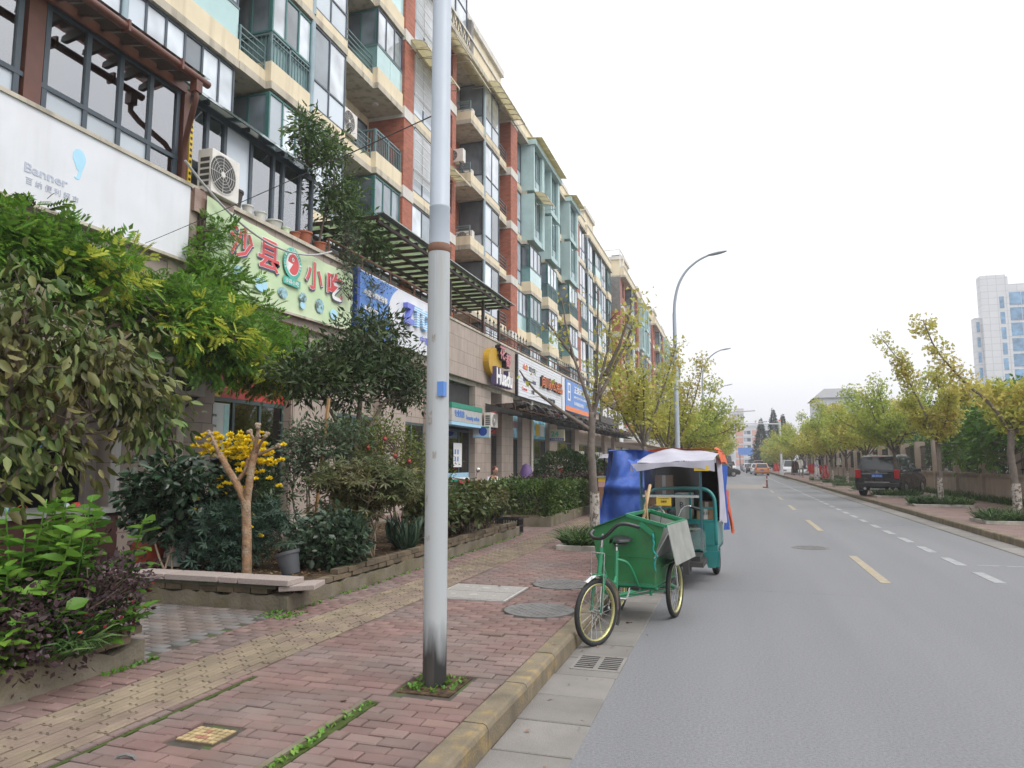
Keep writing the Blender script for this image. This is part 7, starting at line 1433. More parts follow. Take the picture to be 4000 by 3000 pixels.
MB().lathe([(.07,0),(.09,.16),(.095,.17)],(-2.95,19.5,1.24),12).build('basket',M['potwhite'],ct); MB().box(-3.55,-2.8,20.2,20.45,1.24,1.45).build('back_case',M['steel'],ct)
for x in(-3.5,-2.6): MB().box(x-.02,x+.02,19.95,19.99,1.2,1.75).build('awning_post',M['steel'],ct)
MB().grid(lambda u,v:(-3.6+1.5*u,19.1+1.5*v,1.83-.12*abs(2*v-1)**2-.1*(u<.05)+.02*math.sin(u*9)),16,8).build('awning',M['lav'],ct,smooth='all')
# ---------------------------------------------------------------- black crates on the planter end
for i,(x,y,z,lab) in enumerate(((-4.55,14.5,.15,'black plastic crate standing low at the planter end'),(-5.0,14.55,.15,'black plastic crate left of the low one at the planter end'),(-5.0,14.5,.48,'black plastic crate on top of the stack at the planter end'))):
    t=T('plastic_crate',lab,'crate',(x,y,z),group='black crates by the planter'); b=MB()
    for k in range(9): b.box(x-.22+k*.055,x-.22+k*.055+.02,y-.17,y-.155,z,z+.3); b.box(x-.22+k*.055,x-.22+k*.055+.02,y+.155,y+.17,z,z+.3)
    for k in range(7): b.box(x+.225,x+.24,y-.17+k*.055,y-.15+k*.055,z,z+.3); b.box(x-.24,x-.225,y-.17+k*.055,y-.15+k*.055,z,z+.3)
    b.build('slat_sides',M['blackp'],t); r=MB()
    for zz in(z,z+.14,z+.28): r.box(x-.24,x+.24,y-.175,y-.15,zz,zz+.03).box(x-.24,x+.24,y+.15,y+.175,zz,zz+.03).box(x-.245,x-.22,y-.17,y+.17,zz,zz+.03).box(x+.22,x+.245,y-.17,y+.17,zz,zz+.03)
    r.build('rim_bands',M['blackp'],t); box('bottom',M['blackp'],t,x-.22,x+.22,y-.15,y+.15,z,z+.015)
# ================================================================ RIGHT SIDE, FAR BUILDINGS, CARS, PEOPLE
M['fencep']=mat('fence_render',(.36,.29,.24),rough=.85,var=.12,scale=2,streak=.3,streakcol=(.18,.15,.12)); M['iron_rail']=mat('black_iron',(.015,.016,.015),rough=.5,var=.1)
fn=T('boundary_fence','beige pillared boundary wall with black iron infill along the right pavement','fence',(9.4,60,.15)); y=11.6; FX=9.2
while y<118:
    MB().box(FX-.05,FX+.4,y-.17,y+.17,.1,2.72).build('pillar',M['fencep'],fn)
    MB().box(FX+.06,FX+.26,y+.17,y+3.33,.1,1.08).build('low_wall',M['fencep'],fn); MB().box(FX+.0,FX+.32,y+.172,y+3.328,1.08,1.2).build('coping',mat('fence_coping',(.3,.24,.19),rough=.85,var=.15,scale=3,streak=.4),fn)
    r=MB()
    for i in range(20): yy=y+.25+i*.155; r.box(FX+.15,FX+.17,yy,yy+.02,1.2,2.5)
    r.box(FX+.145,FX+.175,y+.17,y+3.33,2.4,2.44); r.box(FX+.145,FX+.175,y+.17,y+3.33,1.35,1.39); r.build('iron_infill',M['iron_rail'],fn); y+=3.5
# greenery behind the fence
def mass(name,label,cat,cl,n,size,tm,lm,sr=.3,seed=1,bm='bark',limbs=(),up=.6,rnd=.8,down=.2,frac=.3,kind=None):
    t=plant(name,label,cat,(cl[0][0],cl[0][1],.15),list(limbs),cl,n,size,tm,lm,bm,sr=sr,up=up,rnd=rnd,down=down,seed=seed,frac=frac); return t
mass('climbing_vine','large-leaved vine smothering the near end of the right fence','vine',[(9.0,29.,3.3,.5,2.2,.9,60),(9.1,32.5,3.2,.5,1.6,.8,46),(8.9,26.5,3.0,.6,1.6,1.0,46),(9.1,35.,3.1,.4,1.2,.55,24),(8.85,31.,2.2,.22,1.5,.6,24),(8.85,33.8,2.0,.2,.8,.5,12),(9.2,23.5,3.2,.5,1.8,1.1,40)],4600,.2,L_OVA,'lf_wallvine',sr=.27,seed=3,up=1.0,limbs=[([(9.3,29,.2),(9.1,29,1.5),(9.2,29.5,3.2)],.04,.02)])
rr_=np.random.default_rng(77)
HL=['dark shrubbery behind the fence beside the near vine','dark shrubbery behind the fence opposite the black car','shrubbery behind the fence past the black car','shrubbery behind the fence by the hanging clothes','shrubbery behind the far half of the fence','shrubbery behind the farthest fence stretch']
for i,(a,b) in enumerate(((12,26),(26,40),(40,54),(54,70),(70,90),(90,118))):
    cl=[(10.6,a+(b-a)*(k+.5)/4,1.9+rr_.uniform(0,.5),.8,(b-a)/6,1.3,26) for k in range(4)]
    mass('fence_shrubbery',HL[i],'shrubs',cl,5200,.17 if i<3 else .24,L_OVA,'lf_terrace',sr=.35,seed=50+i,limbs=[([(10.6,(a+b)/2,.1),(10.6,(a+b)/2,1.5)],.05,.03)],frac=.1)
BT=['broad green tree behind the fence at the right edge','green tree behind the fence above the black car','tree behind the fence beyond the black car','tree behind the fence in front of the grey roof','tree behind the far fence','tree beyond the far end of the fence']
for i,(x,y,h) in enumerate(((13,27,4.4),(13.5,37,4.6),(13,50,4.8),(13.5,64,5.2),(13,80,5.6),(12,100,6.))):
    mass('background_tree',BT[i],'tree',[(x,y,h-.6,1.9,2.6,1.4,60),(x+.5,y+1.5,h,1.4,1.8,1.,30),(x-.4,y-1.5,h-.3,1.2,1.6,1.1,30)],5200,.2,L_OVA,('lf_dark','lf_wallvine','lf_terrace')[i%3],sr=.42,seed=70+i,limbs=[([(x,y,.1),(x,y,2.),(x,y,h-.5)],.14,.05)])
# ---------------------------------------------------------------- far buildings
M['towerw']=tilemat('white_panel_cladding',(.62,.63,.65),(.45,.47,.5),1.5,1.3,var=.03,msize=.05,noise=.03,offset=0,bump=.05); M['towerg']=windowmat('tower_glass',(.12,.26,.42),.8,1.2); M['haze_tan']=mat('hazy_tan',(.5,.45,.42),rough=.8,var=.05); M['farwhite']=mat('far_white',(.6,.62,.66),rough=.7,var=.05); M['farpink']=mat('far_pink',(.6,.33,.26),rough=.8,var=.08)
tw=T('office_tower','tall white office tower with blue window strips at the right edge','building',(52,165,0))
box('main_slab',M['towerw'],tw,47.3,51.6,160,162.5,0,38.4); box('low_wing',M['towerw'],tw,46.1,47.28,161,163,0,30.2); box('right_slab',M['towerw'],tw,51.62,70,160.8,176,0,36.6); box('corner_fin',M['towerw'],tw,51.62,52.0,160.0,160.8,0,38.0)
for k in range(11):
    z=33.-k*3.05
    MB().box(50.35,51.1,159.94,160.0,z-1.3,z+1.0).build('window',M['towerg'],tw); w=MB().box(52.1,69.5,160.72,160.8,z-.6,z+1.9).build('window',M['towerg'],tw); 
    m=MB()
    for q in range(9): m.box(52.1+q*2.1,52.16+q*2.1,160.68,160.72,z-.6,z+1.9)
    m.build('mullion',M['farwhite'],w)
    if z<30: MB().box(46.4,46.95,160.94,161.0,z-2.6,z-.6).build('window',M['towerg'],tw)
pk=T('apartment_building','pink and white panel building closing the end of the street','building',(5,235,0)); box('wall',M['farwhite'],pk,-.6,16,230,245,0,12.6); box('parapet',M['farwhite'],pk,-.8,16.2,229.8,245.2,12.6,13.1); box('side_wing',M['farwhite'],pk,-1.9,-.6,232,245,0,8.6)
for k in range(5):
    z=2.2*k+.9
    for x0 in(0.1,5.0,9.9): MB().box(x0,x0+2.2,229.9,230,z,z+1.75).build('pink_panel',M['farpink'],pk)
    for x0 in(2.6,7.5):
        w=MB().box(x0,x0+1.9,229.95,230,z+.2,z+1.6).build('window',M['greyf'],pk); MB().box(x0+.1,x0+.9,229.9,229.95,z+.3,z+1.5).build('pane',M['winlight'],w); MB().box(x0-.1,x0+2.,229.2,229.3,z-.1,z+.5).build('balcony',M['farwhite'],pk)
bb=T('billboard','small blue billboard at the end of the street','sign',(1.8,190,0)); MB().box(.6,4.2,190,190.2,3.6,5.4).build('board',M['blue'],bb); MB().box(.9,1.1,190.05,190.15,0,3.6).box(3.7,3.9,190.05,190.15,0,3.6).build('post',M['steel'],bb)
t2=T('high_rise','hazy tan high-rise far down the street','building',(1,425,0)); box('slab',M['haze_tan'],t2,-2.9,1.2,420,440,0,29.4); box('slab',M['haze_tan'],t2,1.22,5.0,417,440,0,31.6)
for k in range(11):
    for x0 in(-2.4,-1.2,0.,1.8,3.2,4.2): MB().box(x0,x0+.55,(419.9 if x0<1 else 416.9),(420 if x0<1 else 417),3+k*2.45,4.3+k*2.45).build('window',M['win'],t2)
gb=T('low_building','pale building with a grey hipped roof behind the right trees','building',(15,122,0)); box('wall',M['farwhite'],gb,12.2,19,120,130,0,11.6); MB().add([(11.8,119.6,11.6),(19.4,119.6,11.6),(19.4,130.4,11.6),(11.8,130.4,11.6),(13.6,122,13.2),(17.6,122,13.2),(17.6,128,13.2),(13.6,128,13.2)],[(0,1,5,4),(1,2,6,5),(2,3,7,6),(3,0,4,7),(4,5,6,7)]).build('roof',mat('grey_roof',(.25,.25,.26),rough=.8,var=.1),gb)
for k in range(3):
    for q in range(3): MB().box(12.8+q*2,14+q*2,119.93,120,2.5+k*3,4.3+k*3).build('window',M['win'],gb)
fb=T('apartment_building','pale hazy block left of the pink building','building',(-12,255,0)); box('wall',M['farwhite'],fb,-16,-5,250,265,0,16)
for k in range(5):
    for q in range(4): MB().box(-15+q*2.6,-13.4+q*2.6,249.9,250,1.5+k*2.9,3.2+k*2.9).build('window',M['win'],fb)
def conifer(label,x,y,h,r,seed):
    rg_=np.random.default_rng(seed); t=T('conifer',label,'tree',(x,y,0)); MB().tube([(x,y,0),(x,y,h)],[.18,.03],7).build('trunk',M['bark'],t); n=5200
    u=rg_.random(n)**.7; lv=np.floor(u*13)/13+rg_.normal(0,.03,n); z=h*(1-lv*.9); a=rg_.uniform(0,2*PI,n); rad=r*(lv+.06)*(.35+.75*rg_.random(n))*(1+.25*np.sin(a*5+lv*40)); P=np.stack([x+np.cos(a)*rad,y+np.sin(a)*rad,z-rad*.3],1); D=np.stack([np.cos(a),np.sin(a),np.full(n,-.35)],1)+rg_.normal(0,.3,(n,3)); leaves('crown',P,D,.42,L_NAR,M['lf_conifer'],t,rng=rg_)
conifer('tallest dark conifer beyond the right gantry',7.3,150,11.6,2.4,1); conifer('right-hand dark conifer of the three',8.9,148,10.4,2.1,2); conifer('shorter dark conifer left of the tallest one',5.0,152,9.9,2.2,3)
# far street greenery at the vanishing point
for i,(x,y) in enumerate(((-4,140),(-3.5,160),(6.6,135),(6.9,150),(6.5,170),(7,190),(-4,185))):
    mass('street_tree',('left distant street tree under the lamps','left street tree at the end of the road','right distant street tree before the conifers','right street tree below the conifers','right street tree past the conifers','right street tree beside the billboard','last left street tree at the road end')[i],'tree',[(x,y,3.3,1.9,3.,1.6,40)],2600,.28,L_OVA,'lf_ginkgogreen',sr=.45,seed=90+i,limbs=[([(x,y,.1),(x,y,2.),(x,y,3.5)],.12,.05)])
# ---------------------------------------------------------------- cars
def carpaint(name,c): return mat(name,c,rough=.3,var=.04,coat=.35,spec=.5)
M['carglass']=mat('car_glass',(.02,.024,.028),rough=.08,var=.0,spec=.5,coat=.15); M['taillight']=mat('tail_light',(.4,.01,.012),rough=.2,var=.05,coat=.5); M['plateblue']=mat('plate_blue2',(.02,.12,.5),rough=.4,var=.05)
def car(label,x,y,head,paint,L=4.3,Wd=1.78,Hh=1.65,kind='suv',plate='',z0=0,detail=True):
    """head: heading angle of the nose from +y, clockwise; local +y is the nose"""
    t=T('parked_car',label,'car',(x,y,z0),-head,local=True); h=Hh; w=Wd/2; l=L/2; belt=h*.58; sill=.24
    if kind=='suv': low=[(-l,.42),(-l,.62),(-l+.03,.95),(-l+.1,belt),(l-1.15,belt),(l-.35,belt-.14),(l-.06,.72),(l,.45),(l-.1,sill),(-l+.12,sill)]; up=[(-l+.1,belt),(-l+.38,h-.06),(-l+.6,h),(l-2.1,h),(l-1.7,h-.08),(l-1.05,belt)]
    elif kind=='van': low=[(-l,.35),(-l,belt),(l-.5,belt),(l-.15,belt-.25),(l,.45),(l-.05,sill),(-l+.05,sill)]; up=[(-l,belt),(-l+.08,h-.05),(-l+.25,h),(l-1.3,h),(l-1.05,h-.06),(l-.45,belt)]
    else: low=[(-l,.45),(-l+.02,.8),(-l+.12,belt),(l-1.1,belt),(l-.3,belt-.18),(l-.03,.6),(l,.42),(l-.1,sill),(-l+.1,sill)]; up=[(-l+(.1 if kind=='hatch' else .55),belt),(-l+(.5 if kind=='hatch' else 1.15),h-.04),(-l+(.8 if kind=='hatch' else 1.5),h),(l-2.0,h),(l-1.7,h-.06),(l-.95,belt)]
    def loft(prof,wf):
        n=len(prof); b=MB(); vs=[(-wf(z),yy,z) for yy,z in prof]+[(wf(z),yy,z) for yy,z in prof]
        return b.add(vs,[tuple(range(n)),tuple(range(2*n-1,n-1,-1))]+[(i,i+n,(i+1)%n+n,(i+1)%n) for i in range(n)])
    wl=lambda z:w*(1-.06*max(0,(.5-z)/.5)-.05*max(0,(z-.8)/.4)); wu=lambda z:w*(.945-.2*max(0,(z-belt)/(h-belt)))
    loft(low,wl).build('body',paint,t,bevel=.05); loft(up,wu).build('cabin',paint,t,bevel=.04)
    # glazing slightly proud of the cabin
    p=up; ry0,rz0=p[0];ry1,rz1=p[1]
    def pane(name,*q): MB().quad(*q).build(name,M['carglass'],t)
    k=.1; a=Vector((0,ry0,rz0)).lerp(Vector((0,ry1,rz1)),k+.05); b=Vector((0,ry0,rz0)).lerp(Vector((0,ry1,rz1)),.95); o=-.02
    pane('rear_window',(-wu(a.z)*.88,a.y+o,a.z),(wu(a.z)*.88,a.y+o,a.z),(wu(b.z)*.84,b.y+o,b.z),(-wu(b.z)*.84,b.y+o,b.z))
    fy1,fz1=p[-2];fy0,fz0=p[-1]; pane('windscreen',(-wu(fz0)*.9,fy0+.02,fz0+.03),(wu(fz0)*.9,fy0+.02,fz0+.03),(wu(fz1)*.88,fy1+.03,fz1),(-wu(fz1)*.88,fy1+.03,fz1))
    zb,zt=belt+.05,h-.12; ya,yb=p[1][0]+.15,p[-1][0]-.25; yc,yd=p[2][0]+.05,p[-2][0]-.05; ym=(ya+yb)/2-.1
    for s in(-1,1):
        e=.012
        for (q0,q1,q2,q3) in(((ya-.1),ym-.05,ym-.05,yc),(ym+.05,yb,yd,ym+.05)): pane('side_window',(s*(wu(zb)+e),q0,zb),(s*(wu(zb)+e),q1,zb),(s*(wu(zt)+e),q2,zt),(s*(wu(zt)+e),q3,zt))
        MB().box(min(s*.9*w,s*(w*.9+.2)),max(s*.9*w,s*(w*.9+.2)),yb-.1,yb+.02,belt+.02,belt+.17).build('mirror',paint,t,bevel=.03)
        MB().box(min(s*w*.72,s*w*.955),max(s*w*.72,s*w*.955),-l-.012,-l+.14,.78,belt+.12 if kind=='suv' else belt+.02).build('tail_light',M['taillight'],t,bevel=.02); MB().box(s*w*.7-.17,s*w*.7+.17,l-.14,l+.005,.62,.76).build('headlight',M['chrome'],t,bevel=.02)
        for yy in(-l+.82,l-.85):
            rw=.34 if kind=='suv' else .3; wh=T('wheel',None,None,(s*(w-.1),yy,rw),local=True); wh.parent=t; OFF[wh]=Vector()
            MB().tube([(-.1,0,0),(.1,0,0)],rw,20).build('tyre',M['tyre'],wh,smooth=True); m=MB(); m.tube([(s*.095,0,0),(s*.112,0,0)],rw*.62,16); m.build('rim',M['chrome'],wh,smooth=True)
            if detail:
                mm=MB(); mm.tube([(s*.09,0,0),(s*.101,0,0)],rw*1.16,20); 
    MB().box(-w*.92,w*.92,-l-.03,-l+.12,.4,.58).build('bumper',M['blackp'] if kind=='suv' else paint,t,bevel=.03)
    pl=MB().box(-.22,.22,-l-.04,-l-.02,.66 if kind!='suv' else .82,.8 if kind!='suv' else .96).build('number_plate',M['plateblue'],t)
    if plate: text('plate_lettering',plate,M['white'],t,(0,-l-.041,.89),(1,0,0),UZ,.085,.38,.002)
    if kind=='suv' and detail:
        for s in(-1,1): MB().tube([(s*w*.66,-l+.9,h+.02),(s*w*.68,l-2.0,h+.02)],.022,6).build('roof_rail',M['chrome'],t); m=MB(); m.tube([(s*.5,-l-.06,.34),(s*.5,-l+.1,.34)],.06,10); m.build('exhaust_tip',M['chrome'],t)
        MB().box(-.5,.5,-l-.045,-l-.02,.6,.64).build('chrome_strip',M['chrome'],t); MB().box(-.42,.42,-l-.03,-l-.01,1.0,1.03).build('chrome_strip',M['chrome'],t); MB().box(-.3,.3,-l-.05,-l,.28,.36).build('skid_plate',M['zinc'],t); m=MB(); m.tube([(0,-l-.005,1.08),(0,-l+.02,1.08)],.055,12); m.build('badge',M['chrome'],t)
        MB().bar((-.25,-l+.13,belt+.12),(.1,-l+.13,belt+.1),.03).build('wiper',M['blackp'],t); MB().box(-.3,.3,-l+.36,-l+.44,h-.1,h-.06).build('brake_light',M['taillight'],t)
    return t
car('black suv angled up onto the right pavement with a blue plate',6.75,36.6,R(25),carpaint('black_paint',(.012,.012,.014)),4.4,1.86,1.78,'suv','浙A·2YC33',.15)
for (lab,x,y,hd,c,L,Wd,Hh,kd) in (('orange hatchback driving away along the right lane',3.1,98,0,(.5,.2,.07),4.2,1.72,1.55,'hatch'),('white hatchback ahead of the orange car',2.75,107,0,(.6,.62,.65),4.2,1.72,1.5,'hatch'),('black sedan with brake lights on in the line of cars',2.35,120,0,(.015,.015,.02),4.6,1.78,1.48,'sedan'),('dark red van parked beyond the white hatchback',3.6,128,0,(.1,.02,.025),4.6,1.8,2.0,'van'),('white sedan farther along the line of cars',2.1,139,0,(.55,.57,.6),4.5,1.76,1.48,'sedan'),('grey car near the far end of the line',1.9,152,0,(.2,.21,.23),4.5,1.76,1.5,'sedan'),('blue car at the far end of the line',1.8,166,0,(.1,.16,.3),4.5,1.76,1.5,'hatch'),
    ('dark suv nosing out from the left kerb beyond the carts',-1.9,88,R(75),(.03,.032,.03),4.5,1.85,1.75,'suv'),('white minivan coming down the far left lane',-.9,132,PI,(.62,.64,.66),4.6,1.75,1.95,'van'),('white box van behind the minivan on the left',-1.5,120,PI,(.62,.64,.66),5.2,2.0,2.8,'van'),('white minivan parked by the right gantry',6.6,101,PI,(.62,.64,.66),4.4,1.7,1.95,'van'),('silver car parked in front of the white minivan',7.3,93,PI,(.42,.44,.47),4.4,1.75,1.5,'hatch')):
    car(lab,x,y,hd,carpaint('paint_%d'%int(y),c),L,Wd,Hh,kd,detail=False)
# bollard
t=T('lane_bollard','short reddish flexible bollard on the centre line','bollard',(1.87,49.5,0)); MB().lathe([(.09,0),(.09,.03),(.05,.06),(.045,.72),(.03,.76)],(1.87,49.5,.004),10).build('post',mat('faded_red',(.22,.05,.045),rough=.6,var=.15),t,smooth=True); MB().lathe([(.048,.5),(.048,.58)],(1.87,49.5,.004),10,cap=False).build('reflective_band',M['acw'],t); MB().box(1.6,1.86,49.42,49.58,.004,.07).build('foot',MATS['faded_red'],t)
# ---------------------------------------------------------------- clothes hung out between the right trees
cable('clothes line tied between the right trees',(6.4,55.2,1.95),(6.4,62.2,1.95),.06,.008); 
def garment(label,x,y,z,w,h,m,kind,cat):
    t=T('hanging_garment',label,cat,(x,y,z-h),group='clothes hung out on the right pavement')
    def sh(u,v):
        ww=w*(.62+.38*(1-v)) if kind!='trousers' else w
        return (x+(u-.5)*ww,y+.05*math.sin(u*11+v*3)+.02*math.cos(v*9),z-h*(1-v))
    b=MB(); b.grid(sh,10,10); b.grid(lambda u,v:(lambda p:(p[0],p[1]+.07,p[2]))(sh(u,v)),10,10); b.build('cloth',M[m],t,smooth='all')
    if kind=='jacket':
        for s in(-1,1): MB().tube([(x+s*w*.3,y+.03,z-.03),(x+s*w*.52,y+.03,z-h*.3),(x+s*w*.58,y+.03,z-h*.72)],[.07,.07,.055],8).build('sleeve',M[m],t,smooth=True)
    MB().tube([(x-.15,y+.03,z),(x,y+.03,z+.08),(x+.15,y+.03,z)],.01,5).build('hanger',M['steel'],t)
M['patt']=mat('patterned_red',(.35,.03,.04),rough=.8,var=.2,scale=30,col2=(.5,.35,.35),c2scale=18,c2pos=(.55,.6)); M['prnt']=mat('printed_white',(.55,.53,.5),rough=.8,var=.1,col2=(.1,.15,.4),c2scale=7,c2pos=(.55,.58))
for a in((('red padded jacket hung beside the tree'),5.75,61.5,1.5,.55,.75,'sredpanel','jacket','jacket'),('second red jacket hanging behind the printed bag',6.15,62,1.45,.5,.7,'sredpanel','jacket','jacket'),('long white printed cloth hanging between red jackets',6.0,60.8,1.8,.42,1.5,'prnt','cloth','cloth'),('red patterned quilt hung nearest the road trees',6.55,60.2,1.45,.5,1.05,'patt','cloth','quilt'),('black coat hung behind the red quilt',6.4,62.4,1.9,.4,1.2,'blackp','jacket','coat'),('dark brown coat hung farther along the trees',5.4,74,1.75,.5,1.1,'brownd','jacket','coat'),('white shirt hung farther along the trees',5.9,75,1.9,.45,.8,'acw','jacket','shirt'),('dark blue jacket hung under the far trees',6.4,78,1.85,.5,.8,'navy','jacket','jacket'),('red cloth hung by the far parked cars',5.5,110,1.6,.8,1.2,'sredpanel','cloth','cloth'),('pale cloth hung high by the trunk right of the quilts',7.0,56,1.95,.35,.5,'acw','cloth','cloth')): garment(*a)
# ---------------------------------------------------------------- people and scooters by the shops
M['skin']=mat('skin',(.45,.26,.18),rough=.55,var=.06,scale=20); M['shirt']=mat('white_shirt',(.62,.64,.7),rough=.8,var=.06,scale=10,bump=.2,bscale=30); M['hair']=mat('dark_red_hair',(.09,.02,.012),rough=.6,var=.2,scale=40); M['trouser']=mat('dark_trousers',(.03,.035,.04),rough=.8,var=.1); M['navycloth']=mat('navy_cloth',(.03,.04,.16),rough=.8,var=.1)
def skinmesh(name,verts,edges,rad,m,parent,sub=2,root=0):
    me=bpy.data.meshes.new(name); me.from_pydata(verts,edges,[]); me.update(); me.materials.append(m); o=bpy.data.objects.new(name,me); C.objects.link(o); o.parent=parent; OFF[o]=Vector()
    sk=o.modifiers.new('skin','SKIN'); sk.use_smooth_shade=True
    for i,v in enumerate(me.skin_vertices[0].data): v.radius=rad[i] if hasattr(rad[i],'__len__') else (rad[i],rad[i]); v.use_root=(i==root)
    ss=o.modifiers.new('sub','SUBSURF'); ss.levels=sub; ss.render_levels=sub; return o
def seated(label,x,y,z,rz):
    # sits on a stool, head bowed over a phone held in the lap; local -y is the way the body faces
    t=T('person',label,'person',(x,y,z),rz,local=True)
    V=[(0,0,.46),(0,-.02,.62),(0,-.05,.8),(0,-.06,.95),(0,-.1,1.03),(0,-.15,1.1), (.17,-.04,.93),(.24,-.1,.72),(.1,-.3,.66),(.05,-.36,.67),(-.17,-.04,.93),(-.24,-.1,.72),(-.1,-.3,.66),(-.05,-.36,.67),(.1,-.04,.46),(.13,-.42,.47),(.13,-.4,.08),(.13,-.52,.03),(-.1,-.04,.46),(-.13,-.42,.47),(-.13,-.4,.08),(-.13,-.52,.03)]
    E=[(0,1),(1,2),(2,3),(3,4),(4,5),(3,6),(6,7),(7,8),(8,9),(3,10),(10,11),(11,12),(12,13),(0,14),(14,15),(15,16),(16,17),(0,18),(18,19),(19,20),(20,21)]
    Rr=[.13,.12,.13,.11,.05,.05,.06,.045,.035,.03,.06,.045,.035,.03,.085,.065,.05,.04,.085,.065,.05,.04]
    skinmesh('body',V,E,Rr,M['skin'],t)
    skinmesh('shirt',[V[i] for i in(0,1,2,3,6,7,8,10,11,12)],[(0,1),(1,2),(2,3),(3,4),(4,5),(5,6),(3,7),(7,8),(8,9)],[.155,.15,.155,.13,.08,.07,.058,.08,.07,.058],M['shirt'],t)
    skinmesh('trousers',[V[0],*V[14:17],*V[18:21]],[(0,1),(1,2),(2,3),(0,4),(4,5),(5,6)],[.15,.1,.08,.065,.1,.08,.065],M['trouser'],t)
    h=MB(); h.sphere((0,-.19,1.2),.105,16,12,(.82,1.0,1.18)); hd=h.build('head',M['skin'],t,smooth='all'); MB().sphere((0,-.165,1.235),.112,16,12,(.9,1.0,1.0)).build('hair',M['hair'],t,smooth='all')
    for s in(-1,1): MB().sphere((s*.035,-.285,1.2),.012,8,6).build('eye',M['black'],hd); MB().sphere((s*.088,-.18,1.19),.02,8,6,(.5,1,1.4)).build('ear',M['skin'],hd)
    MB().cbox(0,-.302,1.175,.025,.035,.045,rx=.3).build('nose',M['skin'],hd); MB().cbox(0,-.288,1.135,.045,.012,.01).build('mouth',M['sredpanel'],hd)
    for s in(-1,1):
        for k in range(4): MB().tube([(s*(.05-.012*k),-.37,.68),(s*(.045-.012*k),-.41,.69),(s*(.03-.012*k),-.42,.67)],[.009,.0085,.007],6).build('finger',M['skin'],t,smooth=True)
        MB().tube([(s*.05,-.36,.69),(s*.02,-.375,.705)],.009,6).build('thumb',M['skin'],t)
    return t
ps=seated('person in a white shirt seated with head bowed over a phone outside the salon',-7.95,23.3,.15,R(55))
ph=T('phone','dark phone held by the seated person','phone',(-7.95+.33,23.3-.23,.84),R(55),local=True); MB().cbox(0,0,0,.075,.15,.01,rx=-.4).build('case',M['black'],ph); MB().cbox(0,.003,.007,.065,.13,.002,rx=-.4).build('screen',M['carglass'],ph)
sl=T('stool','orange plastic stool under the seated person','stool',(-7.95,23.3,.15),local=True); MB().box(-.17,.17,-.17,.17,.36,.4).build('seat',M['orange'],sl,bevel=.02)
for a in(-1,1):
    for b in(-1,1): MB().bar((a*.14,b*.14,.36),(a*.17,b*.17,0),.035).build('leg',M['orange'],sl)
bm2=T('broom','broom with a wooden handle leaning by the seated person','broom',(-7.6,22.3,.15)); MB().tube([(-7.4,22.2,.3),(-7.8,22.75,1.05)],.014,7).build('handle',bam,bm2); MB().tube([(-7.4,22.2,.32),(-7.32,22.1,.16)],[.04,.12],8).build('brush',M['orange'],bm2)
def scooter(label,x,y,rz,col,cover=None):
    t=T('scooter',label,'scooter',(x,y,.15),rz,local=True)
    for yy in(-.6,.6): wheel(t,0,yy,.22,.045,0,0,8,'chrome',True)
    MB().prism([(-.5,.3),(-.45,.62),(-.3,.72),(.3,.72),(.62,.6),(.65,.4),(.3,.25),(-.3,.22)],-.13,.13,'x').build('body',col,t,bevel=.03); MB().box(-.14,.14,-.02,.6,.72,.82).build('seat',M['blackp'],t,bevel=.04); MB().prism([(-.52,.3),(-.42,1.0),(-.35,1.0),(-.42,.3)],-.16,.16,'x').build('leg_shield',col,t,bevel=.02); MB().tube([(-.33,-.32,1.05),(0,-.4,1.0),(.33,-.32,1.05)],.014,7).build('handlebar',M['steel'],t); MB().tube([(0,-.6,.22),(0,-.42,.9)],.03,8).build('fork',M['steel'],t)
    m=MB(); m.tube([(.3,-.36,1.06),(.34,-.4,1.22)],.008,6); m.sphere((.36,-.41,1.26),.06,10,7,(1,.3,1)); m.build('mirror',M['chrome'],t,smooth=True); return t
scooter('red scooter with a patterned bag parked behind the photinia shrubs',-7.1,18.5,R(20),carpaint('scooter_red',(.3,.02,.02)))
bg=T('patterned_bag','black and white patterned quilted cover on the red scooter','cover',(-7.0,18.2,.8)); MB().grid(lambda u,v:(-7.25+.5*u,18.02-.08*math.sin(PI*u)+.03*math.sin(v*6),.55+.5*v),10,8).build('cloth',mat('patterned_cloth',(.06,.05,.06),rough=.8,var=.2,scale=30,col2=(.55,.5,.5),c2scale=16,c2pos=(.52,.56)),bg,smooth='all'); MB().grid(lambda u,v:(-7.25+.5*u,18.02+.5*v,1.05+.03*math.sin(u*7)),8,8).build('top_cloth',M['blackp'],bg,smooth='all')
pc=T('covered_scooter','scooter under a purple cover beside the downpipe','scooter',(-8.3,28.6,.15)); MB().lathe([(.62,0),(.55,.35),(.5,.6),(.3,1.0),(.16,1.35),(.03,1.42)],(-8.3,28.7,.15),16,cap=False).build('purple_cover',mat('purple_cover',(.1,.05,.17),rough=.6,var=.15,scale=6),pc,smooth='all'); MB().tube([(-8.25,28.1,.2),(-8.25,28.1,.5)],.05,8).build('wheel_guard',M['tyre'],pc)
tb=T('draped_table','folding table draped with a blue cloth outside the office supplies shop','table',(-8.3,31.6,.15)); MB().box(-8.75,-7.85,30.6,32.7,.88,.95).build('tabletop',M['bluec'],tb); MB().grid(lambda u,v:(-7.84+.02*math.sin(u*20),30.6+2.1*u,.3+.6*v),24,4).build('cloth_drop',M['bluec'],tb,smooth='all'); MB().grid(lambda u,v:(-8.75+.9*u,30.59+.02*math.sin(u*12),.3+.6*v),12,4).build('cloth_drop',M['bluec'],tb,smooth='all')
for a in(-8.7,-7.9):
    for b in(30.7,32.6): MB().box(a-.02,a+.02,b-.02,b+.02,.15,.88).build('leg',M['steel'],tb)
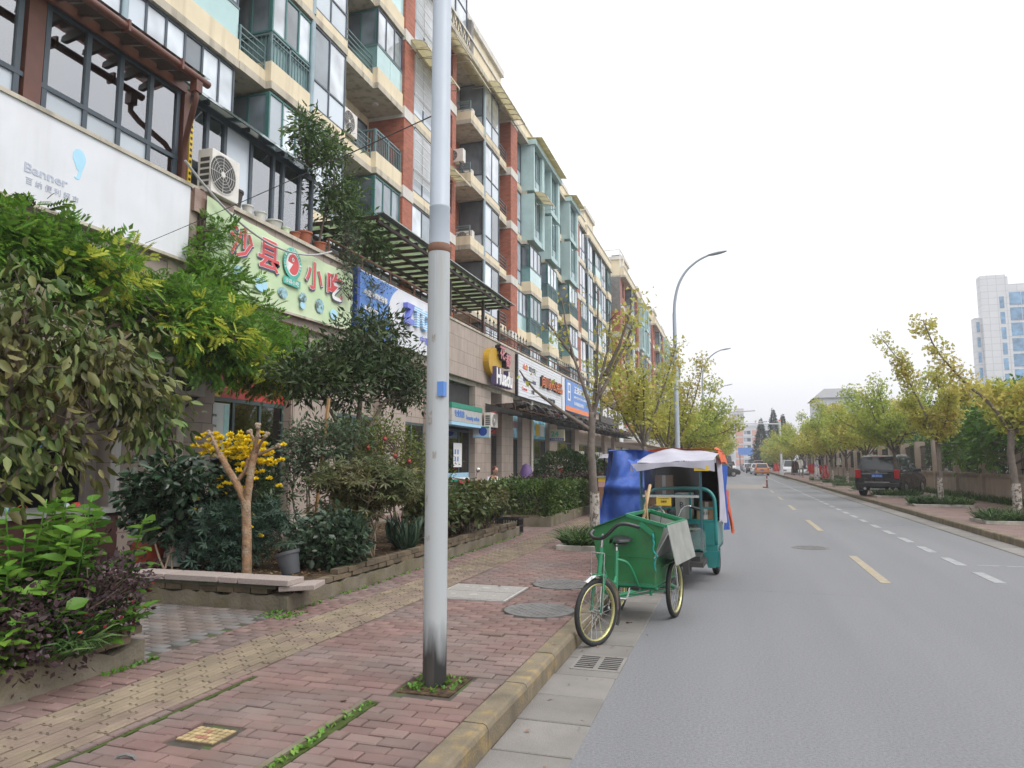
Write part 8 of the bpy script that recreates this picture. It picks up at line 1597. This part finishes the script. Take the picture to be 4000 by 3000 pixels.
oc=T('orange_cloth','crumpled orange and red cloth spread in front of the blue table','cloth',(-7.6,30.2,.6)); MB().grid(lambda u,v:(-7.9+.5*u,28.9+2.4*v,.72+.16*math.sin(u*5+v*9)*math.sin(v*13)+.12*math.sin(PI*u)),16,24).build('sheet',M['orangec'],oc,smooth='all'); MB().box(-7.85,-7.45,29.,31.2,.15,.66).build('support_box',M['dark'],oc)
sb=T('sandwich_board','white pavement notice board leaning beside the salon door','notice board',(-8.6,22.7,.15)); MB().cbox(-8.6,22.7,.62,.04,.6,.95,ry=-.12).build('board',M['white'],sb,bevel=.01); MB().cbox(-8.72,22.7,.55,.03,.5,.8,ry=.2).build('rear_leg',M['steel'],sb)
# goods outside and inside the dim shop at the left
gd=T('goods_table','low display table piled with slippers inside the dim left shop','table',(-8.6,6.6,.2)); MB().box(-9.3,-8.2,5.2,8.1,.92,.98).build('tabletop',M['zinc'],gd); MB().box(-9.25,-8.25,5.25,8.05,.2,.92).build('cabinet',mat('red_brown_board',(.045,.014,.01),rough=.7,var=.2),gd)
cols=['red','blue','yellow','lightblue','orange','navy','palegrey','sredpanel']
for i in range(8):
    x,y=U(-8.9,-8.3),6.3+i*.2; s=T('slipper',None,None,(x,y,.98),U(0,6.28),local=True); s['label']='%s slipper in the pile on the dim shop table'%{'red':'red','blue':'blue','yellow':'yellow','lightblue':'light blue','orange':'orange','navy':'navy','palegrey':'grey','sredpanel':'dark red'}[cols[i%8]]; s['category']='slipper'; s['group']='slippers piled on the shop table'
    MB().grid(lambda u,v:((u-.5)*.1*(.8+.2*math.cos((v-.3)*5)),(v-.5)*.27,.025),6,10).build('sole',M[cols[i%8]],s); MB().grid(lambda u,v:(.055*math.cos(PI*u),.02+.08*v,.025+.055*math.sin(PI*u)),8,4).build('strap',M[cols[i%8]],s,smooth='all')
cur=['long green mop','blue dustpan','white packet','orange toy net','clear plastic bag','green brush packet']
for i,(y,z,c) in enumerate(((7.2,2.1,'emerald'),(7.9,1.9,'blue'),(6.3,2.0,'white'),(6.6,2.0,'orange'),(6.0,1.9,'potwhite'),(7.0,1.95,'emerald'))):
    t=T('hanging_goods',cur[i]+' hanging in the dim left shop','goods',(-9.6,y,z)); MB().box(-9.62,-9.58,y-.07,y+.07,z-.4,z).build('packet',M[c],t,bevel=.02); MB().tube([(-9.6,y,z),(-9.6,y,z+.9)],.008,5).build('cord',M['steel'],t)
# thin haze over the whole street
def haze():
    m=bpy.data.materials.new('street_haze'); m.use_nodes=True; n=m.node_tree.nodes; n.remove(n['Principled BSDF']); v=n.new('ShaderNodeVolumePrincipled'); v.inputs['Color'].default_value=(.93,.95,1,1); v.inputs['Density'].default_value=.0011; v.inputs['Anisotropy'].default_value=.2
    m.node_tree.links.new(v.outputs[0],n['Material Output'].inputs['Volume']); o=MB().box(-720,720,-140,1330,-1.4,45).build('haze',m,None,kind='stuff'); props(o,'thin pale haze over the whole street','haze')
haze()
if TXS is not None: bpy.data.scenes.remove(TXS)
